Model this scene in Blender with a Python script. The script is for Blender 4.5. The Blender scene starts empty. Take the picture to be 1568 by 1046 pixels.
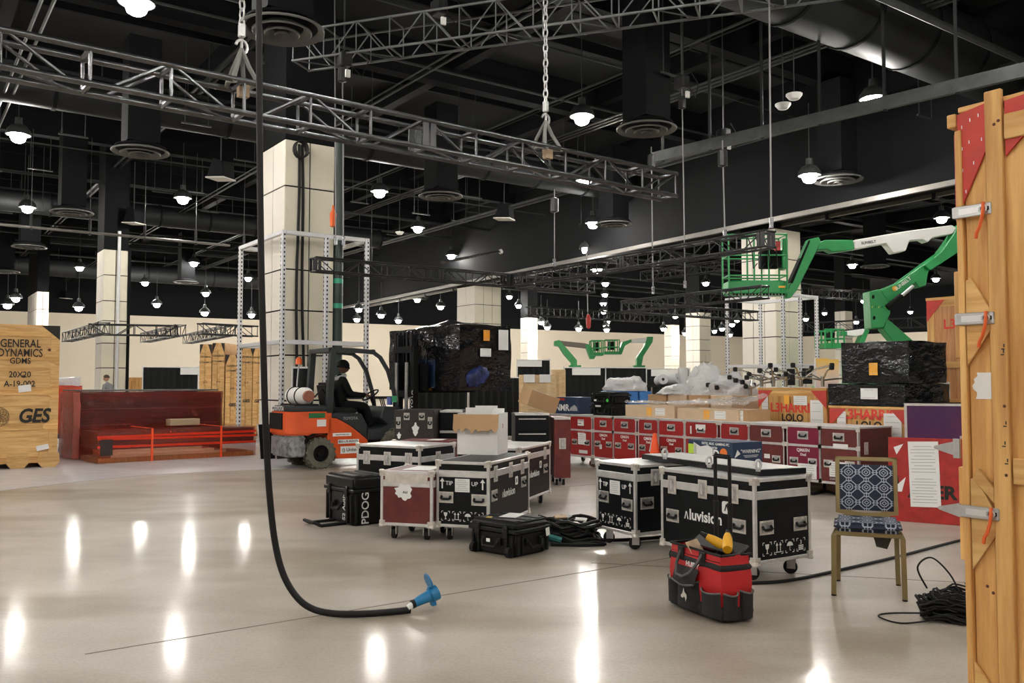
import bpy, bmesh, math, random
from mathutils import Vector, Matrix, noise
R = math.radians
random.seed(11)
SC = bpy.context.scene
COL = SC.collection
# ------------------------------------------------------------------ camera, world, exposure
F, CX, CY, H = 1340.0, 784.0, 523.0, 1.5
TH = math.atan(64 / F)
cam_d = bpy.data.cameras.new('camera'); cam = bpy.data.objects.new('camera', cam_d); COL.objects.link(cam)
cam_d.sensor_width = 36; cam_d.lens = F / 1568 * 36; cam_d.clip_end = 400; cam_d.clip_start = .05
cam.location = (0, 0, H); cam.rotation_euler = (math.pi / 2 + TH, 0, 0)
SC.camera = cam
world = bpy.data.worlds.new('world'); SC.world = world; world.use_nodes = True
world.node_tree.nodes['Background'].inputs[0].default_value = (0, 0, 0, 1)
world.node_tree.nodes['Background'].inputs[1].default_value = 0
SC.view_settings.view_transform = 'Standard'; SC.view_settings.look = 'None'
SC.view_settings.exposure = 0.85; SC.view_settings.gamma = 1; SC.view_settings.use_curve_mapping = False
LAMP_W = 1500.0        # watts of every high-bay lamp
# ------------------------------------------------------------------ pixel helpers (photo frame 1568x1046)
CT, ST = math.cos(TH), math.sin(TH)
def ray(x, y):
    a, b = (x - CX) / F, (CY - y) / F
    return Vector((a, CT - ST * b, ST + CT * b))
def flo(x, y, z=0.0):
    d = ray(x, y); t = (z - H) / d.z
    return Vector((d.x * t, d.y * t, z))
def dep(x, y, Y):
    d = ray(x, y); t = Y / d.y
    return Vector((d.x * t, Y, H + d.z * t))
def along(P, dr, px):
    """distance from P along horizontal direction dr until pixel column px"""
    k = (px - CX) / F
    c = (P.y * CT + (P.z - H) * ST)
    return (k * c - P.x) / (dr[0] - k * dr[1] * CT)
A = R(35.5)
AX = Vector((math.cos(A), math.sin(A), 0)); BX = Vector((-math.sin(A), math.cos(A), 0))
def T(x=0, y=0, z=0): return Matrix.Translation((x, y, z))
def RZ(a): return Matrix.Rotation(a, 4, 'Z')
def RX(a): return Matrix.Rotation(a, 4, 'X')
def RY(a): return Matrix.Rotation(a, 4, 'Y')
# ------------------------------------------------------------------ mesh builder
class MB:
    def __init__(s): s.v = []; s.f = []
    def add(s, vs, fs, M=None):
        o = len(s.v)
        s.v += [tuple(M @ Vector(p)) if M else tuple(p) for p in vs]
        s.f += [tuple(i + o for i in f) for f in fs]
        return s
    def box(s, c, d, M=None):
        x, y, z = d[0] / 2, d[1] / 2, d[2] / 2
        vs = [(c[0] + a * x, c[1] + b * y, c[2] + e * z) for a in (-1, 1) for b in (-1, 1) for e in (-1, 1)]
        return s.add(vs, [(0, 1, 3, 2), (4, 6, 7, 5), (0, 4, 5, 1), (2, 3, 7, 6), (0, 2, 6, 4), (1, 5, 7, 3)], M)
    def bx(s, x0, x1, y0, y1, z0, z1, M=None):
        return s.box(((x0 + x1) / 2, (y0 + y1) / 2, (z0 + z1) / 2), (x1 - x0, y1 - y0, z1 - z0), M)
    def prism(s, poly, n0, n1, M=None):
        k = len(poly)
        vs = [(p[0], p[1], n0) for p in poly] + [(p[0], p[1], n1) for p in poly]
        fs = [tuple(range(k))[::-1], tuple(range(k, 2 * k))] + [(i, (i + 1) % k, k + (i + 1) % k, k + i) for i in range(k)]
        return s.add(vs, fs, M)
    def tube(s, pts, r, n=8, M=None, closed=False, caps=True):
        pts = [Vector(p) for p in pts]; k = len(pts); o = len(s.v)
        rs = r if isinstance(r, (list, tuple)) else [r] * k
        up = Vector((0, 0, 1)); vs = []
        prev = None
        for i, p in enumerate(pts):
            a = pts[i - 1] if (i > 0 or closed) else p
            b = pts[(i + 1) % k] if (i < k - 1 or closed) else p
            t = (b - a); t = t.normalized() if t.length > 1e-9 else Vector((0, 0, 1))
            if prev is None:
                x = t.cross(up)
                if x.length < .05: x = t.cross(Vector((1, 0, 0)))
            else:
                x = prev - t * prev.dot(t)
                if x.length < 1e-6: x = t.cross(Vector((1, .3, 0)))
            x.normalize(); prev = x; y = t.cross(x)
            for j in range(n):
                a_ = 2 * math.pi * j / n + (math.pi / n)
                vs.append(p + (x * math.cos(a_) + y * math.sin(a_)) * rs[i])
        fs = []
        for i in range(k if closed else k - 1):
            i2 = (i + 1) % k
            for j in range(n):
                j2 = (j + 1) % n
                fs.append((i * n + j, i * n + j2, i2 * n + j2, i2 * n + j))
        if caps and not closed: fs += [tuple(range(n))[::-1], tuple(range((k - 1) * n, k * n))]
        return s.add(vs, fs, M)
    def lathe(s, prof, n=16, M=None, caps=True):
        k = len(prof); vs = []; fs = []
        for r, z in prof:
            for j in range(n):
                a = 2 * math.pi * j / n
                vs.append((r * math.cos(a), r * math.sin(a), z))
        for i in range(k - 1):
            for j in range(n):
                j2 = (j + 1) % n
                fs.append((i * n + j, i * n + j2, (i + 1) * n + j2, (i + 1) * n + j))
        if caps and prof[0][0] > 1e-6: fs.append(tuple(range(n))[::-1])
        if caps and prof[-1][0] > 1e-6: fs.append(tuple(range((k - 1) * n, k * n)))
        return s.add(vs, fs, M)
    def grid(s, fn, nu, nv, M=None):
        vs = [fn(i / nu, j / nv) for i in range(nu + 1) for j in range(nv + 1)]
        fs = [(i * (nv + 1) + j, (i + 1) * (nv + 1) + j, (i + 1) * (nv + 1) + j + 1, i * (nv + 1) + j + 1) for i in range(nu) for j in range(nv)]
        return s.add(vs, fs, M)
    def mesh(s, bevel=0, smooth=False, sub=0, merge=False, seg=1):
        me = bpy.data.meshes.new('m'); me.from_pydata(s.v, [], s.f)
        bm = bmesh.new(); bm.from_mesh(me)
        if merge: bmesh.ops.remove_doubles(bm, verts=bm.verts, dist=1e-4)
        if sub: bmesh.ops.subdivide_edges(bm, edges=bm.edges, cuts=sub, use_grid_fill=True)
        if bevel:
            bmesh.ops.bevel(bm, geom=[e for e in bm.edges if len(e.link_faces) == 2 and e.calc_face_angle(0) > .5], offset=bevel, segments=seg, affect='EDGES', clamp_overlap=True)
        bmesh.ops.recalc_face_normals(bm, faces=bm.faces)
        bm.to_mesh(me); bm.free()
        if smooth:
            for p in me.polygons: p.use_smooth = True
            try: me.set_sharp_from_angle(angle=R(40))
            except Exception: pass
        return me
    def build(s, name, mat, parent=None, M=None, **kw):
        me = s.mesh(**kw); me.materials.append(mat)
        return link(name, me, parent, M)
def link(name, me, parent=None, M=None):
    o = bpy.data.objects.new(name, me); COL.objects.link(o); me.name = name
    if parent: o.parent = parent
    if M is not None: o.matrix_basis = M
    return o
MESHES = {}
def shared(key, fn, mat, **kw):
    k = (key, mat.name)
    if k not in MESHES:
        me = fn().mesh(**kw); me.materials.append(mat); MESHES[k] = me
    return MESHES[k]
def inst(name, key, fn, mat, parent, M, **kw):
    me = shared(key, fn, mat, **kw)
    o = bpy.data.objects.new(name, me); COL.objects.link(o); o.parent = parent; o.matrix_basis = M
    return o
def tag(o, label, cat, group=None):
    o['label'] = label; o['category'] = cat
    if group: o['group'] = group
    return o
def thing(name, label, cat, loc=(0, 0, 0), yaw=0.0, group=None):
    o = bpy.data.objects.new(name, None); COL.objects.link(o)
    o.empty_display_size = .1; o.location = loc; o.rotation_euler = (0, 0, yaw)
    return tag(o, label, cat, group)
def struct(o): o['kind'] = 'structure'; return o
def stuff(o): o['kind'] = 'stuff'; return o
# ------------------------------------------------------------------ materials
MATS = {}
def nd(nt, typ, **kw):
    n = nt.nodes.new(typ)
    for k, v in kw.items(): setattr(n, k, v)
    return n
def mat(name, col, rough=.5, metal=0.0, var=0.0, scale=4.0, bump=0.0, bscale=60.0, spec=.5, col2=None, stretch=None, emis=0, alpha=1.0, rvar=0.0, coat=0.0, thr=None, trans=0.0, rnd=0.0):
    if name in MATS: return MATS[name]
    m = bpy.data.materials.new(name); m.use_nodes = True; nt = m.node_tree
    b = nt.nodes['Principled BSDF']; b.inputs['Base Color'].default_value = (*col, 1)
    b.inputs['Roughness'].default_value = rough; b.inputs['Metallic'].default_value = metal
    b.inputs['Specular IOR Level'].default_value = spec
    b.inputs['Alpha'].default_value = alpha
    if coat: b.inputs['Coat Weight'].default_value = coat; b.inputs['Coat Roughness'].default_value = .1
    if trans: b.inputs['Transmission Weight'].default_value = trans
    if emis:
        b.inputs['Emission Color'].default_value = (*col, 1); b.inputs['Emission Strength'].default_value = emis
    tc = nd(nt, 'ShaderNodeTexCoord'); src = tc.outputs['Object']
    if stretch or var or bump or rvar or rnd:
        mp = nd(nt, 'ShaderNodeMapping'); nt.links.new(src, mp.inputs[0]); src = mp.outputs[0]
        mp.inputs['Scale'].default_value = stretch or (1, 1, 1)
        if rnd:
            oi = nd(nt, 'ShaderNodeObjectInfo'); mu = nd(nt, 'ShaderNodeVectorMath', operation='SCALE')
            cb = nd(nt, 'ShaderNodeCombineXYZ')
            for i in range(3): nt.links.new(oi.outputs['Random'], cb.inputs[i])
            nt.links.new(cb.outputs[0], mu.inputs[0]); mu.inputs['Scale'].default_value = 37
            nt.links.new(mu.outputs[0], mp.inputs['Location'])
    if var or rvar:
        nz = nd(nt, 'ShaderNodeTexNoise'); nt.links.new(src, nz.inputs['Vector'])
        nz.inputs['Scale'].default_value = scale; nz.inputs['Detail'].default_value = 6; nz.inputs['Roughness'].default_value = .6
        rp = nd(nt, 'ShaderNodeValToRGB')
        lo, hi = thr or (.3, .7)
        rp.color_ramp.elements[0].position = lo; rp.color_ramp.elements[1].position = hi
        nt.links.new(nz.outputs['Fac'], rp.inputs[0])
        if var:
            mx = nd(nt, 'ShaderNodeMix', data_type='RGBA'); nt.links.new(rp.outputs[0], mx.inputs[0])
            c2 = col2 or tuple(c * (1 - var) for c in col)
            mx.inputs[6].default_value = (*c2, 1); mx.inputs[7].default_value = (*col, 1)
            out = mx.outputs[2]
            if rnd:
                hs = nd(nt, 'ShaderNodeHueSaturation'); mr = nd(nt, 'ShaderNodeMapRange')
                nt.links.new(oi.outputs['Random'], mr.inputs[0]); mr.inputs[3].default_value = 1 - rnd; mr.inputs[4].default_value = 1 + rnd
                nt.links.new(mr.outputs[0], hs.inputs['Value']); nt.links.new(out, hs.inputs['Color']); out = hs.outputs[0]
            nt.links.new(out, b.inputs['Base Color'])
        if rvar:
            mr2 = nd(nt, 'ShaderNodeMapRange'); nt.links.new(nz.outputs['Fac'], mr2.inputs[0])
            mr2.inputs[1].default_value = .3; mr2.inputs[2].default_value = .7
            mr2.inputs[3].default_value = rough - rvar; mr2.inputs[4].default_value = rough + rvar
            nt.links.new(mr2.outputs[0], b.inputs['Roughness'])
    if bump:
        n2 = nd(nt, 'ShaderNodeTexNoise'); nt.links.new(src, n2.inputs['Vector']); n2.inputs['Scale'].default_value = bscale; n2.inputs['Detail'].default_value = 5
        bp = nd(nt, 'ShaderNodeBump'); bp.inputs['Strength'].default_value = bump; bp.inputs['Distance'].default_value = .05
        nt.links.new(n2.outputs['Fac'], bp.inputs['Height']); nt.links.new(bp.outputs[0], b.inputs['Normal'])
    MATS[name] = m
    return m
def wood(name, c1, c2, axis=2, rough=.55):
    st = [9, 9, 9]; st[axis] = .7
    return mat(name, c1, rough, var=1, col2=c2, scale=2.2, stretch=tuple(st), bump=.08, bscale=6, thr=(.32, .66), rnd=.12)
def wave_wood(name, c1, c2, axis=2):
    """plywood with bold cathedral grain"""
    if name in MATS: return MATS[name]
    m = wood(name, c1, c2, axis); nt = m.node_tree
    nz = [n for n in nt.nodes if n.type == 'TEX_NOISE'][0]
    nz.inputs['Distortion'].default_value = 1.6; nz.inputs['Scale'].default_value = 1.3
    return m
alu = mat('aluminium', (.8, .79, .78), .36, .6, var=.22, scale=9, bump=.03)
alu_w = mat('worn_aluminium', (.8, .76, .7), .4, .5, var=.32, scale=14, bump=.05)
steel = mat('zinc_steel', (.6, .6, .6), .36, .8, var=.25, scale=20)
wsteel = mat('pale_frame_aluminium', (.66, .66, .68), .42, .35, var=.08, scale=5)
blk = mat('black_laminate', (.0045, .0055, .0075), .4, var=.35, scale=7, bump=.03, spec=.22)
blkp = mat('black_plastic', (.007, .0075, .008), .42, bump=.06, bscale=120, spec=.3)
rub = mat('black_rubber', (.006, .006, .0065), .6, bump=.05, bscale=80, spec=.3)
rubw = mat('worn_tyre_rubber', (.16, .15, .115), .8, var=.5, scale=15, bump=.2)
dark = mat('dark_recess', (.003, .003, .0034), .7, spec=.2)
white = mat('white_print', (.82, .82, .8), .6, var=.05, scale=12)
paper = mat('white_paper', (.8, .8, .78), .65, var=.06, scale=5, bump=.08, bscale=9)
greyp = mat('grey_print', (.38, .38, .38), .7)
bprint = mat('black_stencil', (.014, .012, .01), .7)
maroon = mat('maroon_laminate', (.16, .024, .022), .42, var=.45, scale=8, bump=.04)
redlam = mat('red_laminate', (.36, .018, .018), .4, var=.25, scale=3, rnd=.14)
purple = mat('purple_laminate', (.13, .02, .06), .35, var=.4, col2=(.055, .02, .09), scale=1.2)
redp = mat('red_paint', (.5, .025, .02), .45, var=.45, scale=9, bump=.04)
gusset_red = mat('red_gusset_paint', (.6, .05, .035), .55, var=.25, scale=7)
pine = wood('pine_board', (.74, .44, .15), (.46, .2, .05), 2)
pine_h = wood('pine_board_crosswise', (.74, .46, .17), (.5, .24, .06), 0)
pine_d = wood('dark_grain_pine', (.55, .3, .09), (.38, .17, .04), 2)
ply = wave_wood('pale_plywood', (.76, .49, .2), (.52, .27, .08), 0)
ply2 = wave_wood('red_plywood', (.62, .33, .14), (.42, .17, .06), 2)
card = mat('brown_cardboard', (.47, .29, .15), .8, var=.12, scale=4)
cardl = mat('pale_cardboard', (.62, .46, .31), .8, var=.15, scale=4)
wcard = mat('white_cardboard', (.78, .76, .74), .7, var=.06, scale=5)
beige = mat('beige_wall_paint', (.74, .66, .53), .8, var=.04, scale=.3)
colw = mat('white_column_panel', (.74, .7, .62), .6, var=.06, scale=1.5)
coly = mat('cream_column_panel', (.7, .66, .53), .6, var=.08, scale=1.5)
cblack = mat('black_ceiling_paint', (.0022, .0029, .0042), .8, spec=.2, var=.4, scale=1.0)
cgrey = mat('charcoal_ceiling_deck', (.0075, .0095, .0115), .85, var=.55, scale=.35)
cduct = mat('dark_duct_paint', (.009, .0105, .011), .6, spec=.3, var=.35, scale=1.5, bump=.05, bscale=25)
cpipe = mat('dull_ceiling_pipe', (.05, .055, .055), .45, .3, var=.5, scale=3)
ctrack = mat('pale_track_metal', (.16, .15, .135), .4, .4, var=.15)
diffm = mat('grey_diffuser_metal', (.13, .13, .125), .5, var=.25, scale=3)
green = mat('green_lift_paint', (.012, .3, .075), .38, var=.2, scale=2)
liftw = mat('white_lift_paint', (.78, .78, .76), .4, var=.06, scale=2)
orange = mat('orange_truck_paint', (.75, .1, .018), .38, var=.12, scale=5, coat=.3)
fgrey = mat('charcoal_truck_paint', (.02, .026, .03), .45, var=.25, scale=5)
scuff = mat('scuffed_iron', (.35, .35, .36), .5, .4, var=.8, scale=9, bump=.1, bscale=20)
trussm = mat('black_truss_metal', (.17, .172, .18), .24, .9, var=.4, scale=10, bump=.03)
trussd = mat('dark_truss_metal', (.05, .051, .054), .35, .7, var=.3, scale=10)
drape = mat('black_drape_cloth', (.005, .0065, .008), .9, var=.3, scale=3)
gold = mat('dull_gold_frame', (.33, .26, .13), .38, .7, var=.15, scale=9)
bluep = mat('blue_connector_plastic', (.01, .19, .42), .4, var=.1)
skin = mat('skin', (.42, .22, .14), .55)
hoodie = mat('black_hoodie_cloth', (.006, .0065, .007), .9, bump=.1, bscale=40, spec=.2)
orangew = mat('orange_cord', (.75, .12, .02), .6)
navy = mat('navy_printed_carton', (.014, .035, .085), .5, var=.15, scale=3)
cablem = mat('black_cable_jacket', (.006, .006, .0065), .5, spec=.3, bump=.04, bscale=90)
amber = mat('yellow_tool_plastic', (.75, .38, .01), .42)
neon = mat('neon_orange_strap', (.95, .1, .02), .45)
gplast = mat('grey_film', (.68, .68, .68), .25, var=.2, scale=3, bump=.5, bscale=12, alpha=.9)
def wrapmat(name, c1, c2, rough=.12, bump=.7, sx=(1.2, 1.2, 6), alpha=1.0, bscale=4):
    m = mat(name, c1, rough, var=1, col2=c2, scale=2.5, bump=bump, bscale=bscale, stretch=sx, alpha=alpha, spec=.7)
    return m
bwrap = wrapmat('black_shrink_wrap', (.003, .0035, .0045), (.008, .009, .011), .09, 1.0, (1, 1, 1.7), bscale=2.6)
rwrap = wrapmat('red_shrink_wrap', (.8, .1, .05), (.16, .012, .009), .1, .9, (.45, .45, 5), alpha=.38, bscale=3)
cwrap = wrapmat('clear_shrink_wrap', (.82, .82, .82), (.65, .65, .65), .12, .9, (2, 2, 3), alpha=.32, bscale=5)
dbrown = mat('dark_brown_boards', (.03, .016, .012), .5, var=.4, scale=4)
# ------------------------------------------------------------------ lettering
TXT = {}
def text_mesh(s, size, m, bold=.0, space=1.0, shear=0.0, align='CENTER'):
    k = (s, size, m.name, bold, space, shear, align)
    if k in TXT: return TXT[k]
    c = bpy.data.curves.new('txt', 'FONT'); c.body = s; c.size = size; c.offset = bold * size; c.extrude = .0006
    c.align_x = align; c.align_y = 'CENTER'; c.space_character = space; c.shear = shear; c.resolution_u = 3; c.space_line = .8
    o = bpy.data.objects.new('txt', c); COL.objects.link(o)
    bpy.context.view_layer.update()
    me = bpy.data.meshes.new_from_object(o.evaluated_get(bpy.context.evaluated_depsgraph_get()))
    bpy.data.objects.remove(o); bpy.data.curves.remove(c)
    me.materials.clear(); me.materials.append(m); TXT[k] = me
    return me
def text(parent, s, size, M, m=None, bold=.0, space=1.0, shear=0.0, sx=1.0, align='CENTER', name='lettering'):
    me = text_mesh(s, size, m or white, bold, space, shear, align)
    o = bpy.data.objects.new(name, me); COL.objects.link(o); o.parent = parent
    o.matrix_basis = M @ Matrix.Diagonal((sx, 1, 1, 1))
    return o
def FM(face, w, d, z=0.0):
    """face frame: x = left to right as seen from outside, y = up, z = outward; origin at the face's bottom centre"""
    u, n, o = {'S': ((1, 0, 0), (0, -1, 0), (0, -d / 2, z)), 'W': ((0, -1, 0), (-1, 0, 0), (-w / 2, 0, z)),
               'E': ((0, 1, 0), (1, 0, 0), (w / 2, 0, z)), 'N': ((-1, 0, 0), (0, 1, 0), (0, d / 2, z))}[face]
    return Matrix(((u[0], 0, n[0], o[0]), (u[1], 0, n[1], o[1]), (0, 1, 0, o[2]), (0, 0, 0, 1)))
def TOP(z): return T(0, 0, z)
def note(parent, M, w, h, m=None, lines=0, name='paper_label'):
    o = MB().box((0, 0, .001), (w, h, .002)).build(name, m or paper, parent, M)
    if lines:
        g = MB()
        for i in range(lines): g.box((-.02 * w, h * (.36 - .72 * i / max(1, lines - 1)), .0026), (w * (.8 if i % 3 else .6), min(h * .035, .006), .0012))
        g.build('print', greyp, o)
    return o
def corner(near, lx, rx, yaw, z):
    P = flo(near[0], near[1], z); ya = R(yaw)
    ex = (math.cos(ya), math.sin(ya)); ey = (-math.sin(ya), math.cos(ya))
    w = along(P, ex, rx) if rx is not None else None
    d = along(P, ey, lx) if lx is not None else None
    return P, ex, ey, w, d
def place(near, lx, rx, yaw, z, w=None, d=None):
    P, ex, ey, w_, d_ = corner(near, lx, rx, yaw, z)
    w = w or w_; d = d or d_
    return Vector((P.x + ex[0] * w / 2 + ey[0] * d / 2, P.y + ex[1] * w / 2 + ey[1] * d / 2, 0)), w, d
# ------------------------------------------------------------------ room shell
ZW, ZC, ZH = 7.2, 12.2, 11.0
def concrete():
    m = bpy.data.materials.new('polished_concrete'); m.use_nodes = True; nt = m.node_tree; b = nt.nodes['Principled BSDF']
    tc = nd(nt, 'ShaderNodeTexCoord'); L = nt.links.new
    def nz(scale, detail=6, stretch=(1, 1, 1), dist=0):
        mp = nd(nt, 'ShaderNodeMapping'); mp.inputs['Scale'].default_value = stretch; L(tc.outputs['Object'], mp.inputs[0])
        n = nd(nt, 'ShaderNodeTexNoise'); n.inputs['Scale'].default_value = scale; n.inputs['Detail'].default_value = detail; n.inputs['Distortion'].default_value = dist
        L(mp.outputs[0], n.inputs['Vector']); return n
    def ramp(src, a, b_, ca, cb):
        r = nd(nt, 'ShaderNodeValToRGB'); e = r.color_ramp.elements
        e[0].position = a; e[1].position = b_; e[0].color = (*ca, 1); e[1].color = (*cb, 1); L(src, r.inputs[0]); return r.outputs[0]
    big = nz(.35, 4); mid = nz(1.3, 4); fine = nz(45, 2); st = nz(.5, 5, (.45, 1.5, 1))
    c = ramp(big.outputs['Fac'], .3, .7, (.43, .385, .335), (.53, .485, .425))
    def mul(c1, c2, f=1.0):
        x = nd(nt, 'ShaderNodeMix', data_type='RGBA', blend_type='MULTIPLY'); x.inputs[0].default_value = f; L(c1, x.inputs[6]); L(c2, x.inputs[7]); return x.outputs[2]
    c = mul(c, ramp(mid.outputs['Fac'], .35, .65, (.84, .82, .79), (1, 1, 1)))
    c = mul(c, ramp(st.outputs['Fac'], .36, .52, (.6, .55, .46), (1, 1, 1)), .8)
    c = mul(c, ramp(fine.outputs['Fac'], .35, .6, (.9, .9, .89), (1, 1, 1)))
    L(c, b.inputs['Base Color'])
    mr = nd(nt, 'ShaderNodeMapRange'); L(mid.outputs['Fac'], mr.inputs[0]); mr.inputs[1].default_value = .3; mr.inputs[2].default_value = .7
    mr.inputs[3].default_value = .08; mr.inputs[4].default_value = .14; L(mr.outputs[0], b.inputs['Coat Roughness']); b.inputs['Roughness'].default_value = .42; b.inputs['Coat Weight'].default_value = .24
    b.inputs['Specular IOR Level'].default_value = .25
    bp = nd(nt, 'ShaderNodeBump'); bp.inputs['Strength'].default_value = .04; bp.inputs['Distance'].default_value = .02; L(nz(7, 3).outputs['Fac'], bp.inputs['Height']); L(bp.outputs[0], b.inputs['Normal'])
    return m
W0 = flo(0, 476, ZW); W1 = flo(1175, 517.5, ZW); W2 = flo(1420, 508, ZW)
da = (W1 - W0).normalized(); db = (W2 - W1).normalized()
L0 = W1 - da * 150; R0 = W1 + db * 150; Q0 = L0 + db * 150
corners = [W1, L0, Q0, R0]
floor_o = MB().prism([(p.x, p.y) for p in corners], -.3, 0).build('floor', concrete()); struct(floor_o)
ceil_o = MB().prism([(p.x, p.y) for p in corners], ZC, ZC + .3).build('ceiling', cgrey); struct(ceil_o)
def wall(name, p, q, n_out):
    p = Vector((p.x, p.y, 0)); q = Vector((q.x, q.y, 0)); d = (q - p); ln = d.length; yaw = math.atan2(d.y, d.x)
    M = T(*p) @ RZ(yaw)
    o = MB().bx(0, ln, 0, .3 * n_out, 0, ZW).build(name, beige, None, M); struct(o)
    MB().bx(0, ln, 0, .3 * n_out, ZW, ZC).build('upper_wall', cblack, o)
    MB().bx(0, ln, -.02 * n_out, 0, 0, .25).build('base_strip', drape, o)
    return o
wall('wall_back', L0, W1, 1); wall('wall_right', W1, R0, 1); wall('wall_left', L0, Q0, -1); wall('wall_front', Q0, R0, -1)
# saw-cut floor joints, a few as real grooves filled dark
jm = mat('joint_filler', (.13, .11, .09), .7)
def joint(p, q, w=.012):
    p = Vector((p.x, p.y, 0)); q = Vector((q.x, q.y, 0)); d = q - p
    MB().bx(0, d.length, -w / 2, w / 2, .0, .0012).build('joint', jm, floor_o, T(*p) @ RZ(math.atan2(d.y, d.x)))
for (x, y, dr, ln) in ((130, 1002, (1, .72), 6), (905, 862, (.95, -.25), 4.5), (560, 925, (1, -.05), 0), (690, 760, (.9, .6), 5)):
    if ln:
        p = flo(x, y); joint(p, p + Vector((dr[0], dr[1], 0)).normalized() * ln)
# ------------------------------------------------------------------ ceiling structure
def rail(parent, name, p, q, w, h, m):
    d = Vector(q) - Vector(p)
    return MB().bx(0, d.length, -w / 2, w / 2, -h / 2, h / 2).build(name, m, parent, T(*p) @ RZ(math.atan2(d.y, d.x)))
O0 = Vector((0, 12, 0))
for k in range(-6, 13):
    c = O0 + BX * (k * 7.0) ; rail(ceil_o, 'beam', (*(c - AX * 70).xy, 11.6), (*(c + AX * 75).xy, 11.6), .45, 1.1, cblack)
for k in range(-9, 9):
    c = O0 + AX * (k * 6.1 + 1.5); rail(ceil_o, 'beam', (*(c - BX * 40).xy, 11.85), (*(c + BX * 90).xy, 11.85), .35, .7, cblack)
for k in range(-20, 44):
    if k % 3 == 0: continue
    c = O0 + BX * (k * 2.0 + .7); rail(ceil_o, 'joist', (*(c - AX * 60).xy, 11.98), (*(c + AX * 70).xy, 11.98), .1, .35, cblack)
rr = random.Random(5)
def pipe(p, q, r, m, n=6, name='conduit'):
    return MB().tube([p, q], r, n).build(name, m, ceil_o, smooth=True)
for k in range(-5, 15):
    c = O0 + BX * (k * 4.3 + rr.uniform(-1, 1)); z = rr.uniform(9.6, 10.9)
    pipe((*(c - AX * 60).xy, z), (*(c + AX * 60).xy, z), rr.choice((.03, .04, .06, .09)), rr.choice((cpipe, cduct, cpipe)))
for k in range(-9, 9):
    c = O0 + AX * (k * 4.4 + rr.uniform(-1, 1)); z = rr.uniform(9.4, 10.8)
    for j in range(rr.choice((1, 2, 3))):
        c2 = c + AX * (j * .22)
        pipe((*(c2 - BX * 30).xy, z), (*(c2 + BX * 75).xy, z), rr.choice((.025, .04, .05)), rr.choice((cpipe, cduct, cpipe)))
for k in range(90):      # hanger rods and strut trapezes
    c = O0 + AX * rr.uniform(-28, 26) + BX * rr.uniform(-6, 45); z = rr.uniform(9.0, 10.4)
    g = MB()
    for s in (-.35, .35): g.tube([(c.x + AX.x * s, c.y + AX.y * s, z), (c.x + AX.x * s, c.y + AX.y * s, ZC)], .015, 4)
    g.build('hanger_rod', cpipe, ceil_o)
    rail(ceil_o, 'strut_bar', (*(c - AX * .45).xy, z), (*(c + AX * .45).xy, z), .05, .05, cpipe)
# dark bulkhead that runs from column to column above the hall, with its pale track
c8p = flo(1186, 348, ZW); c4p = flo(729, 437, ZW)
dh = (c4p - c8p).normalized(); far = dh * along(c4p, dh, 534)
h0 = c8p - dh * 60 + Vector((0, 0, 0)); h1 = c4p + far
hb = struct(rail(None, 'trim_1', (*h0.xy, (ZW + ZC) / 2 + .1), (*h1.xy, (ZW + ZC) / 2 + .1), .9, ZC - ZW - .2, cblack))
hl = (h1 - h0).length
MB().bx(0, hl, -.62, -.47, -2.52, -2.36).build('pale_track', ctrack, hb)
MB().bx(0, hl, .47, .62, -2.52, -2.36).build('pale_track', ctrack, hb)
for i in range(24):
    MB().bx(i * 4 + 2, i * 4 + 2.12, -.66, -.44, -2.6, -2.2).build('track_clamp', cduct, hb)
# long pale rail crossing the upper left of the hall
p, q = flo(0, 343.5, 7.3), flo(352, 376, 7.3); d = (q - p).normalized()
o = tag(MB().tube([p - d * 12, q], .055, 8).build('lighting_rail', ctrack, smooth=True), 'long pale metal rail hung level in front of the second left column', 'rail')
for i in range(9):
    c = p + d * (i * 2.0 - 1); MB().bx(-.04, .04, -.04, .04, -.1, .5).build('rail_clamp', cduct, o, T(*c))
    MB().tube([(c.x, c.y, 7.3), (c.x, c.y, ZH)], .012, 4).build('hanger_rod', cpipe, o)
p, q = flo(1000, 242, 7.6), flo(1190, 197, 7.6)
d = (q - p).normalized()
o = tag(MB().bx(0, (q - p).length + 9, -.06, .06, -.14, .14).build('cable_tray', cpipe, None, T(*(p)) @ RZ(math.atan2(d.y, d.x))), 'dull metal cable tray behind the round vent right of centre', 'cable tray')
for i in range(10): MB().bx(i * 1.5 + .3, i * 1.5 + .36, -.025, .025, -.16, 3.3).build('hanger', cduct, o)
# ------------------------------------------------------------------ ducts
def duct(label, px, z, r, l0, l1, band=2.4, name='air_duct', dr=None):
    dr = dr or AX; P = flo(px[0], px[1], z)
    o = thing(name, label, 'duct', P, math.atan2(dr.y, dr.x), 'round black air ducts under the ceiling')
    n = max(1, round((l1 - l0) / band)); st = (l1 - l0) / n
    for i in range(n):
        a = l0 + i * st
        MB().tube([(a, 0, 0), (a + st * .985, 0, 0)], r, 24).build('duct_section', cduct, o, smooth=True)
        MB().tube([(a + st * .97, 0, 0), (a + st * 1.01, 0, 0)], r + .035, 24).build('seam_ring', cblack, o, smooth=True)
        MB().tube([(a + st * .5, 0, 0), (a + st * .5, 0, ZH - z)], .02, 4).build('hanger_rod', cpipe, o)
duct('fat round air duct crossing the top right corner', (1385, 48), 10.3, .92, -7, 26)
duct('round air duct passing behind the top of the second left column', (270, 334), 9.6, .5, -22, 11)
duct('round air duct above the far left lamps, lowest in view on the left', (200, 418), 9.6, .62, -25, 25)
duct('round air duct crossing behind the lamps left of centre', (620, 232), 10.0, .55, -14, 16)
duct('short round air duct to the right of the brightest right lamp', (1385, 222), 10.2, .6, -3, 12)
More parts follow.
